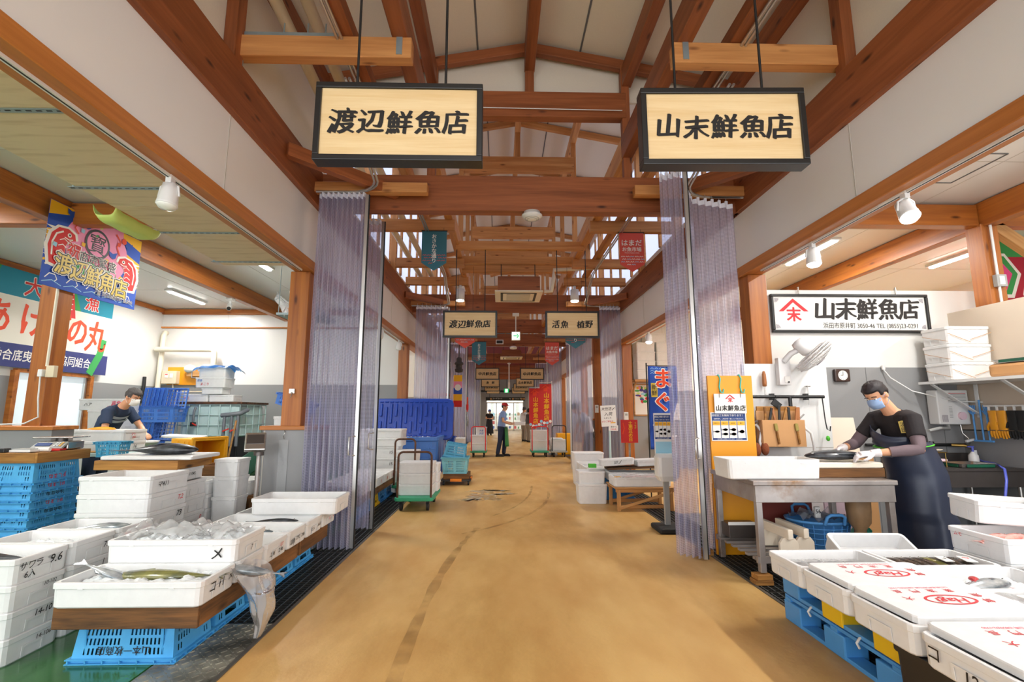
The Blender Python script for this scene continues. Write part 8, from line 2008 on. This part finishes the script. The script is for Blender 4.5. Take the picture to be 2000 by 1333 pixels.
# ------------------------------------------------------------------ people
def V(*a): return Vector(a)
def torso(m, pts, side, rad, mat, n=20, cap=True):
 loops = []; side = Vector(side).normalized()
 for i, p in enumerate(pts):
  p = Vector(p); t = (Vector(pts[min(i+1, len(pts)-1)]) - Vector(pts[max(0, i-1)])).normalized()
  s = (side - t*side.dot(t)).normalized(); f = t.cross(s)
  a, b = rad[i]
  loops.append([tuple(p + s*a*(abs(cos(2*pi*k/n))**.85)*(1 if cos(2*pi*k/n) >= 0 else -1) + f*b*sin(2*pi*k/n)) for k in range(n)])
 loops_to(m, loops, mat, cap, cap, smooth=True)
def hframe(c, fwd, up=(0, 0, 1)):
 x = Vector(fwd).normalized(); u = Vector(up); y = u.cross(x).normalized(); z = x.cross(y)
 return Matrix.Translation(c) @ Matrix((x, y, z)).transposed().to_4x4()
def head(m, H, mat, s=1.0):
 """front = local +X, left = +Y, up = +Z; about 0.23 high"""
 m.ell((-.008*s, 0, .028*s), (.098*s, .078*s, .092*s), mat, 20, 14, H)
 m.ell((.028*s, 0, -.045*s), (.062*s, .056*s, .068*s), mat, 16, 12, H)
 m.ell((.066*s, 0, -.078*s), (.026*s, .032*s, .026*s), mat, 12, 8, H)
 m.ell((.072*s, 0, .026*s), (.022*s, .05*s, .014*s), mat, 12, 8, H)
 m.tube([H @ V(.088*s, 0, .015*s), H @ V(.106*s, 0, -.018*s), H @ V(.108*s, 0, -.026*s)], [.009*s, .013*s, .014*s], mat, 8)
 m.ell((.09*s, 0, -.032*s), (.016*s, .019*s, .011*s), mat, 10, 6, H)
 m.ell((.082*s, 0, -.052*s), (.015*s, .026*s, .012*s), mat, 10, 6, H)
 for q in (-1, 1): m.ell((-.012*s, q*.078*s, -.008*s), (.022*s, .013*s, .034*s), mat, 12, 8, H); m.ell((.062*s, q*.045*s, -.022*s), (.025*s, .022*s, .022*s), mat, 10, 8, H)
def face(root, H, s=1.0, mask=None, lids=True):
 for q in (-1, 1):
  m = M(); m.ell((.083*s, q*.033*s, .004*s), (.012*s, .015*s, .006*s), 'eye_white', 10, 6, H); m.ell((.093*s, q*.033*s, .003*s), (.004*s, .006*s, .006*s), 'ink', 8, 6, H)
  m.build('eye', root)
  m = M(); m.tube([H @ V(.09*s, q*.014*s, .026*s), H @ V(.092*s, q*.034*s, .031*s), H @ V(.08*s, q*.055*s, .024*s)], .004*s, 'hair_black', 6); m.build('eyebrow', root)
 if mask:
  m = M(); n = 14
  def fn(u, v):
   a = (u - .5)*2.5; r = .103 - .012*abs(v - .5)*2
   z = .012 - .098*v; bx = .028 + .012*sin(pi*v)
   return H @ V((bx + r*cos(a)*.82)*s, r*sin(a)*.72*s*(1 - .12*v), (z - .012*abs(sin(a)))*s)
  m.sheet(fn, 16, 10, mask); mk = m.build('face_mask', root, solid=.003)
  m = M()
  for q in (-1, 1):
   for z0, z1 in ((0, .012), (-.08, -.03)): m.tube([H @ V(.04*s, q*.076*s, z0*s), H @ V(.01*s, q*.082*s, (z0*.6 + z1*.4)*s), H @ V(-.018*s, q*.086*s, z1*s)], .002, mask, 5)
  m.build('ear_loop', mk)
 else:
  m = M(); m.ell((.094*s, 0, -.054*s), (.006*s, .022*s, .004*s), 'lips', 10, 6, H); m.build('mouth', root)
def hair(root, H, mat, s=1.0, side=.0, back=-.05, front=.05, puff=.010, name='hair'):
 m = M(); n, k = 34, 24; vs = []; fs = []
 for i in range(k + 1):
  t = pi*i/k
  for j in range(n):
   a = 2*pi*j/n; d = V(sin(t)*cos(a), sin(t)*sin(a), cos(t))
   zl = front if cos(a) > .45 else (side if cos(a) > -.25 else back)
   z = d.z*.10 + .028
   on = z > zl + .010*noise.noise(V(a*3, 1, 2))
   w = (puff + .008*noise.noise(d*9) + (.008 if d.z > .4 else 0) + .012*max(0, d.x)*max(0, d.z)) if on else -.014
   vs.append(H @ V((-.010 + d.x*(.098 + w))*s, d.y*(.078 + w)*s, (.028 + d.z*(.092 + w))*s))
 for i in range(k):
  for j in range(n): fs.append((i*n + j, (i+1)*n + j, (i+1)*n + (j+1) % n, i*n + (j+1) % n))
 m.add(vs, fs, mat, smooth=True); return m.build(name, root)
def hand(m, w, d, nrm, thumb, mat, curl=.6, s=1.0):
 """w wrist, d finger direction, nrm back-of-hand normal, thumb = +1/-1 side"""
 d = Vector(d).normalized(); nn = Vector(nrm); nn = (nn - d*nn.dot(d)).normalized(); t = d.cross(nn)*thumb; w = Vector(w)
 q = M()
 T = Matrix((d, t, nn)).transposed().to_4x4(); T.translation = w
 loops_to(q, [[T @ V(x*s, b*cos(2*pi*k/14)*s, c*sin(2*pi*k/14)*s) for k in range(14)] for x, b, c in ((-.02, .026, .02), (.01, .03, .019), (.05, .042, .017), (.085, .043, .014), (.092, .04, .011))], mat, smooth=True)
 for i, L in enumerate((.075, .083, .078, .062)):
  y = (.031 - i*.0205); p0 = V(.082, y, .0); c = curl*(1 + .12*i)
  p1 = p0 + V(cos(c*.5), (.5 - i/3)*.16, -sin(c*.5))*L*.45; p2 = p1 + V(cos(c*1.2), 0, -sin(c*1.2))*L*.32; p3 = p2 + V(cos(c*1.8), 0, -sin(c*1.8))*L*.26
  q.tube([T @ (p*s) for p in (p0 - V(.012, 0, 0), p1, p2, p3)], [.0095*s, .009*s, .0085*s, .0065*s], mat, 8)
  q.ell(T @ (p3*s), (.0066*s,)*3, mat, 8, 6)
 q.tube([T @ (V(*p)*s) for p in ((.015, .022, -.004), (.045, .052, -.012), (.072, .062, -.02), (.092, .058, -.028))], [.014*s, .0125*s, .0105*s, .008*s], mat, 8)
 n0 = len(m.v); m.v.extend(q.v); k = m.mi(mat)
 for f in q.f: m.f.append([i + n0 for i in f]); m.m.append(k); m.sm.append(True)
def lerp(a, b, t): return Vector(a).lerp(Vector(b), t)
def person(label, loc, J, rz=0, skin='skin', shirt='shirt_black', trousers='cloth_black', hairmat='hair_black', shoes='rubber_black', sleeve=.5, mask=None, hands=True, vox=.009, extra=None, hairkw={}, curl=.7, cuff=.06, gl=None, facekw={}, stripes=False, hs=1.0):
 H = hframe(J['head'], J['look'], J.get('hup', (0, 0, 1)))
 side = Vector(J['shl']) - Vector(J['shr']); hipc = Vector(J['hip']); chest = Vector(J['chest']); neck = Vector(J['neck'])
 m = M()
 head(m, H, skin, hs)
 m.tube([neck - (chest - neck)*-.18, lerp(neck, J['head'], .55), Vector(J['head']) + Vector((0, 0, -.02))], [.066, .056, .058], skin, 14)
 torso(m, [hipc, lerp(hipc, chest, .5), chest, lerp(chest, neck, .72), neck], side, [(.15, .105), (.135, .095), (.165, .108), (.13, .085), (.06, .055)], skin)
 hs_ = side.normalized()
 for q, sh, el, wr, hd in ((1, 'shl', 'ell', 'wrl', 'hdl'), (-1, 'shr', 'elr', 'wrr', 'hdr')):
  s_, e_, w_ = Vector(J[sh]), Vector(J[el]), Vector(J[wr])
  m.tube([lerp(chest, neck, .55), lerp(lerp(chest, neck, .6), s_, .8), s_, lerp(s_, e_, .5), e_, lerp(e_, w_, .35), w_], [.07, .066, .056, .048, .040, .040, .027], skin, 14)
  if hands and hd in J: hand(m, w_, J[hd], J.get('nrm' + q_(q), (0, 0, 1)), J.get('th' + q_(q), q), skin, curl)
 for q, kn, an in ((1, 'knl', 'anl'), (-1, 'knr', 'anr')):
  hp = hipc + hs_*q*.085 + Vector((0, 0, -.03)); k_, a_ = Vector(J[kn]), Vector(J[an])
  m.tube([hp + Vector((0, 0, .04)), lerp(hp, k_, .4), k_, lerp(k_, a_, .35), a_], [.09, .078, .056, .055, .038], skin, 14)
 root = m.build('person', loc=loc, rz=rz, remesh=vox, smoothmod=2)
 tag(root, label, 'person')
 m = M()
 torso(m, [hipc + (chest - hipc)*.05, lerp(hipc, chest, .5), chest, lerp(chest, neck, .68), lerp(chest, neck, .93)], side, [(.178, .135), (.160, .122), (.185, .128), (.145, .102), (.078, .072)], shirt)
 for sh, el, wr in (('shl', 'ell', 'wrl'), ('shr', 'elr', 'wrr')):
  s_, e_, w_ = Vector(J[sh]), Vector(J[el]), Vector(J[wr])
  pts = [lerp(chest, neck, .5), lerp(lerp(chest, neck, .62), s_, .8), s_]; r = [.09, .084, .075]
  if sleeve <= 1: pts += [lerp(s_, e_, sleeve*.6), lerp(s_, e_, sleeve)]; r += [.068, .068]
  else: pts += [lerp(s_, e_, .5), e_, lerp(e_, w_, (sleeve - 1)*.6), lerp(e_, w_, sleeve - 1)]; r += [.062, .055, .05, .042]
  m.tube(pts, r, shirt, 16)
 st = m.build('shirt', root, remesh=vox, smoothmod=3)
 m = M()
 torso(m, [hipc + Vector((0, 0, -.12)), hipc, hipc + (chest - hipc)*.22], side, [(.172, .13), (.172, .132), (.158, .122)], trousers)
 for q, kn, an in ((1, 'knl', 'anl'), (-1, 'knr', 'anr')):
  hp = hipc + hs_*q*.085 + Vector((0, 0, -.03)); k_, a_ = Vector(J[kn]), Vector(J[an])
  m.tube([hp + Vector((0, 0, .05)), lerp(hp, k_, .4), k_, lerp(k_, a_, .4), lerp(k_, a_, .96)], [.105, .095, .076, .072, .064], trousers, 16)
 m.build('trousers', root, remesh=vox, smoothmod=3)
 fwd = Vector((J['look'][0], J['look'][1], 0)).normalized() if 'toe' not in J else Vector(J['toe'])
 for an in ('anl', 'anr'):
  m = M(); a_ = Vector(J[an]); T = hframe(Vector((a_.x, a_.y, 0)), fwd)
  loops_to(m, [[T @ V(.075 + x*sx, y*sy, z) for x, y in circ(0, 0, 1, 16)] for sx, sy, z in ((.135, .045, 0), (.14, .048, .015), (.135, .046, .04), (.09, .042, .075))], shoes, smooth=True)
  m.tube([a_ + Vector((0, 0, .05)), T @ V(0, 0, .02)], [.05, .048], shoes, 12); m.build('shoe', root)
 if hairmat: hair(root, H, hairmat, hs, **hairkw)
 face(root, H, hs, mask, **facekw)
 if extra: extra(root, H, J)
 return root
def q_(q): return 'l' if q > 0 else 'r'
def O(*a): return a
OX, OY = 3.80, 4.46
def R(x, y, z): return (x - OX, y - OY, z)
JM = dict(hip=R(3.80, 4.46, .93), chest=R(3.70, 4.44, 1.22), neck=R(3.60, 4.425, 1.415), head=R(3.46, 4.40, 1.555), look=(-.80, -.30, -.52), hup=(-.35, 0, 1),
          shl=R(3.64, 4.25, 1.345), shr=R(3.58, 4.60, 1.345), ell=R(3.585, 4.14, 1.085), wrl=R(3.275, 4.27, 1.045), elr=R(3.45, 4.72, 1.10), wrr=R(3.20, 4.56, 1.07),
          knl=R(3.77, 4.36, .48), anl=R(3.80, 4.36, .06), knr=R(3.79, 4.57, .48), anr=R(3.83, 4.57, .06), toe=(-1, -.15, 0))
def man_extra(root, H, J):
 for a, e, w, nm in (('shl', 'ell', 'wrl', 'grey_sleeve'), ('shr', 'elr', 'wrr', 'grey_sleeve')):
  s_, e_, w_ = Vector(J[a]), Vector(J[e]), Vector(J[w])
  m = M(); m.tube([lerp(s_, e_, .5), lerp(s_, e_, .85), lerp(e_, e_, 0), lerp(e_, w_, .2), lerp(e_, w_, .6), lerp(e_, w_, .66)], [.058, .055, .053, .052, .043, .042], 'sleeve_grey', 18); m.build(nm, root, smoothmod=2)
 for w, d, nn, th, e, c in (('wrl', (-.93, .30, -.10), (-.05, -.30, .95), -1, 'ell', .62), ('wrr', (-.9, -.32, -.22), (0, .45, .9), 1, 'elr', .85)):
  m = M(); hand(m, J[w], d, nn, th, 'glove_white', c, 1.13); e_, w_ = Vector(J[e]), Vector(J[w]); m.tube([lerp(e_, w_, .84), lerp(e_, w_, .93), w_ + Vector(d)*.02], [.037, .033, .031], 'glove_white', 14)
  m.build('glove', root, remesh=.0042, smoothmod=1)
 hipc, ch = Vector(J['hip']), Vector(J['chest'])
 m = M()
 def fn(u, v):
  a = pi/2*3 - (u - .5)*5.4   # around the body; middle of the sheet at the front (-X)
  a = pi + (u - .5)*5.3
  z = .17 + v*.97
  k = max(0, (z - .85)/.3); cx = .0 - .10*k + (.02 if z < .5 else 0)
  ra = .235 - .035*v + .012*sin(u*31 + v*2)*(1 - v); rb = .275 - .06*v + .014*sin(u*27 + 1)*(1 - v)
  return (cx + ra*cos(a), .0 + rb*sin(a)*1.0, z)
 m.sheet(fn, 60, 26, 'apron_navy'); ap = m.build('apron', root, solid=.006)
 m = M()      # folded bib hanging askew on the chest
 def fb(u, v):
  a = pi + (u - .5)*2.3
  z0 = 1.10; top = 1.275 - .10*u*(1 if u > .3 else .6)
  z = z0 + (top - z0)*v
  return (-.115 + .215*cos(a) - .01*v + .006*sin(v*9), -.01 + .22*sin(a), z + .02*sin(u*7))
 m.sheet(fb, 24, 8, 'apron_navy'); m.build('apron_bib', ap, solid=.006)
 m = M(); m.tube([(-.098 + .203*cos(a), .216*sin(a), 1.10 + .02*cos(a)) for a in [2*pi*k/40 for k in range(40)]], .02, 'strap_green', 8, closed=True, flat=.3); m.build('apron_strap', ap)
 m = M()       # gold print on the chest
 sd = (Vector(J['shl']) - Vector(J['shr'])).normalized(); c = Vector(J['chest']) + Vector((-.115, -.155, .05))
 def fg(u, v):
  p = c + Vector((.76, -.65, 0))*u + Vector((-.2, -.05, .97))*v
  return p + Vector((-.65, -.76, .0))*.02
 m.poly([(-.028, -.055), (.028, -.05), (.034, .045), (.0, .06), (-.03, .05)], 'gold_print', fg)
 for k, ch_ in enumerate('浜田'): m.text(ch_, lambda a, b: fg(a, b) + Vector((-.65, -.76, 0))*.002, 'ink', 0, .025 - k*.05, .045, .01)
 m.build('chest_print', root)
person('man in black tee, navy apron and blue mask cutting fish at the steel table', (OX, OY, 0), JM, shirt='shirt_black', trousers='cloth_navy', sleeve=.62, mask='mask_blue', hands=False, vox=.0075, extra=man_extra, hairkw=dict(side=.012, back=-.035, front=.062, puff=.012))
kf = thing('fish_knife', 'black handled knife in the fishmonger right hand', 'knife', (3.07, 4.50, 1.045), radians(196), None, None)
m = M(); m.box((-.02, 0, 0), (.13, .02, .026), 'iron_black'); m.build('handle', kf, bevel=.005); m = M(); m.add([(.045, 0, -.014), (.24, 0, -.01), (.26, 0, .004), (.045, 0, .014)], [(0, 1, 2, 3)], 'steel'); m.build('knife_blade', kf, solid=.002)
def rel(ox, oy):
 return lambda x, y, z: (x - ox, y - oy, z)
r = rel(-5.75, 7.25)
JL = dict(hip=r(-5.80, 7.25, .96), chest=r(-5.62, 7.20, 1.30), neck=r(-5.42, 7.15, 1.50), head=r(-5.29, 7.12, 1.615), look=(.86, -.15, -.42), hup=(.3, 0, 1), shl=r(-5.52, 7.37, 1.43), shr=r(-5.52, 6.99, 1.41),
          ell=r(-5.36, 7.42, 1.20), wrl=r(-5.12, 7.2, 1.10), elr=r(-5.46, 6.90, 1.16), wrr=r(-5.16, 6.88, 1.05), hdl=(.8, -.4, -.3), hdr=(.85, .2, -.35), knl=r(-5.80, 7.35, .50), anl=r(-5.85, 7.36, .07), knr=r(-5.80, 7.13, .50), anr=r(-5.85, 7.12, .07), toe=(1, 0, 0))
def stripes(root, H, J):
 m = M(); s = Vector(J['shl']) - Vector(J['shr']); c, n = Vector(J['chest']), Vector(J['neck'])
 for k, t in enumerate((.32, .52)):
  p = lerp(c, n, t); d = (n - c).normalized(); sv = (s - d*s.dot(d)).normalized(); f = d.cross(sv); a, b = ((.186, .127), (.170, .116))[k]
  torso(m, [p - d*.022, p + d*.022], sv, [(a*1.03, b*1.05), (a*1.01, b*1.03)], 'stripe_grey', 36, False)
 m.build('shirt_stripe', root)
person('man in navy tee with grey stripes bending over white boxes in left stall', (-5.75, 7.25, 0), JL, shirt='shirt_navy', trousers='cloth_navy', sleeve=.7, hairmat='hair_grey', extra=stripes, mask='paper', hairkw=dict(side=.0, back=-.04, front=.055))
def walker():
 r = rel(.05, 15.9)
 J = dict(hip=r(.02, 15.9, .93), chest=r(.06, 15.88, 1.25), neck=r(.10, 15.86, 1.44), head=r(.13, 15.85, 1.575), look=(.95, -.15, -.12), shl=r(.06, 16.05, 1.38), shr=r(.06, 15.69, 1.38), ell=r(.10, 16.10, 1.10), wrl=r(.36, 16.05, 1.05), elr=r(.08, 15.62, 1.12), wrr=r(.32, 15.66, 1.02),
             hdl=(.9, 0, .1), hdr=(.9, .1, .05), knl=r(.14, 15.98, .50), anl=r(.10, 15.99, .08), knr=r(-.02, 15.82, .50), anr=r(-.10, 15.82, .07), toe=(1, 0, 0))
 def ex(root, H, J):
  m = M(); m.ell((-.005, 0, .07), (.108, .09, .07), 'cap_red', 16, 10, H); m.ell((.10, 0, .06), (.07, .07, .01), 'cap_red', 14, 6, H); m.build('cap', root)
  m = M();
  def fn(u, v): a = (u - .5)*2.4; z = .32 + .6*v; return (.02 + (.20 - .04*v)*cos(a), (.21 - .03*v)*sin(a), z)
  m.sheet(fn, 20, 8, 'apron_green'); m.build('green_apron', root, solid=.005)
 person('walking man in red cap, blue shirt, dark trousers and green apron in the aisle', (.05, 15.9, 0), J, shirt='shirt_blue', trousers='cloth_navy', sleeve=.6, extra=ex, hairkw=dict(puff=.004), vox=.012)
 m = M(); m.box((0, 0, 0), (.34, .3, .10), 'styrofoam'); tag(m.build('carried_box', loc=(.62, 15.86, 1.04), bevel=.01), 'small white box held out by the walking man in red cap', 'box')
walker()
def stand_j(ox, oy, h, look, wide=.16, arms='down'):
 k = h/1.72; f = Vector((look[0], look[1], 0)).normalized(); s = Vector((0, 0, 1)).cross(f)   # s = person's left
 def p(a, b, z): return tuple(f*a*k + s*b*k + Vector((0, 0, z*k)))
 J = dict(hip=p(0, 0, .93), chest=p(.0, 0, 1.25), neck=p(0, 0, 1.45), head=p(.03, 0, 1.60), look=look, shl=p(0, .18, 1.39), shr=p(0, -.18, 1.39), knl=p(.02, .10, .49), anl=p(-.01, .10, .07), knr=p(.02, -.10, .49), anr=p(-.01, -.10, .07), toe=tuple(f))
 if arms == 'down': J.update(ell=p(-.03, .24, 1.11), wrl=p(.05, .23, .86), elr=p(-.03, -.24, 1.11), wrr=p(.05, -.23, .86), hdl=(0, 0, -1), hdr=(0, 0, -1), nrml=tuple(s), nrmr=tuple(-s))
 else: J.update(ell=p(.02, .24, 1.12), wrl=p(.22, .06, 1.12), elr=p(.02, -.24, 1.12), wrr=p(.22, -.06, 1.14), hdl=tuple(f*.5 - s*.6), hdr=tuple(f*.5 + s*.6))
 return J
def skirt(mat, z0, z1, r0, r1):
 def ex(root, H, J):
  m = M(); m.lathe([(r0, z0), (r0*.98, z0 + .05), ((r0 + r1)/2, (z0 + z1)/2), (r1, z1)], mat, n=24, sy=.85); m.build('long_apron', root)
 return ex
J = stand_j(-.70, 30.4, 1.56, (.25, -1, -.25), arms='fold')
def ex_w(root, H, J):
 skirt('cloth_black', .10, 1.02, .27, .17)(root, H, J)
 m = M(); m.ell((-.005, 0, .062), (.115, .095, .075), 'hose_blue', 16, 10, H); m.build('head_scarf', root)
person('woman in black dress and blue head scarf standing by the glass doors', (-.70, 30.4, 0), J, shirt='cloth_black', trousers='cloth_black', sleeve=.5, extra=ex_w, mask='paper', vox=.014)
J = stand_j(1.34, 23.3, 1.56, (.85, .35, -.3))
person('woman in dark patterned top and taupe trousers seen from behind', (1.34, 23.3, 0), J, shirt='cloth_pattern', trousers='cloth_taupe', sleeve=1.7, vox=.014, mask='paper', hairkw=dict(puff=.018, back=-.06, side=-.02))
J = stand_j(1.14, 24.0, 1.64, (.8, .5, -.2))
person('grey haired man in white shirt beside the woman in patterned top', (1.14, 24.0, 0), J, shirt='shirt_white', trousers='cloth_taupe', sleeve=1.5, vox=.014, hairmat='hair_grey')
r = rel(2.10, 12.6)
J = dict(hip=r(2.28, 12.6, .88), chest=r(2.18, 12.55, 1.20), neck=r(2.02, 12.5, 1.38), head=r(1.91, 12.46, 1.49), look=(-.8, -.3, -.5), hup=(-.3, 0, 1), shl=r(2.10, 12.36, 1.31), shr=r(2.08, 12.72, 1.31), ell=r(2.06, 12.25, 1.03), wrl=r(1.98, 12.3, .80), elr=r(2.0, 12.78, 1.03), wrr=r(1.92, 12.70, .80),
         hdl=(-.3, 0, -.9), hdr=(-.3, 0, -.9), knl=r(2.20, 12.5, .48), anl=r(2.28, 12.5, .07), knr=r(2.20, 12.7, .48), anr=r(2.28, 12.7, .07), toe=(-1, 0, 0))
def ex_c(root, H, J):
 m = M(); m.ell((-.005, 0, .065), (.11, .092, .07), 'cloth_black', 16, 10, H); m.build('cap', root)
person('man in white shirt and dark trousers bending behind the clear right curtain', (2.10, 12.6, 0), J, shirt='shirt_white', trousers='cloth_black', sleeve=.7, extra=ex_c, vox=.012)
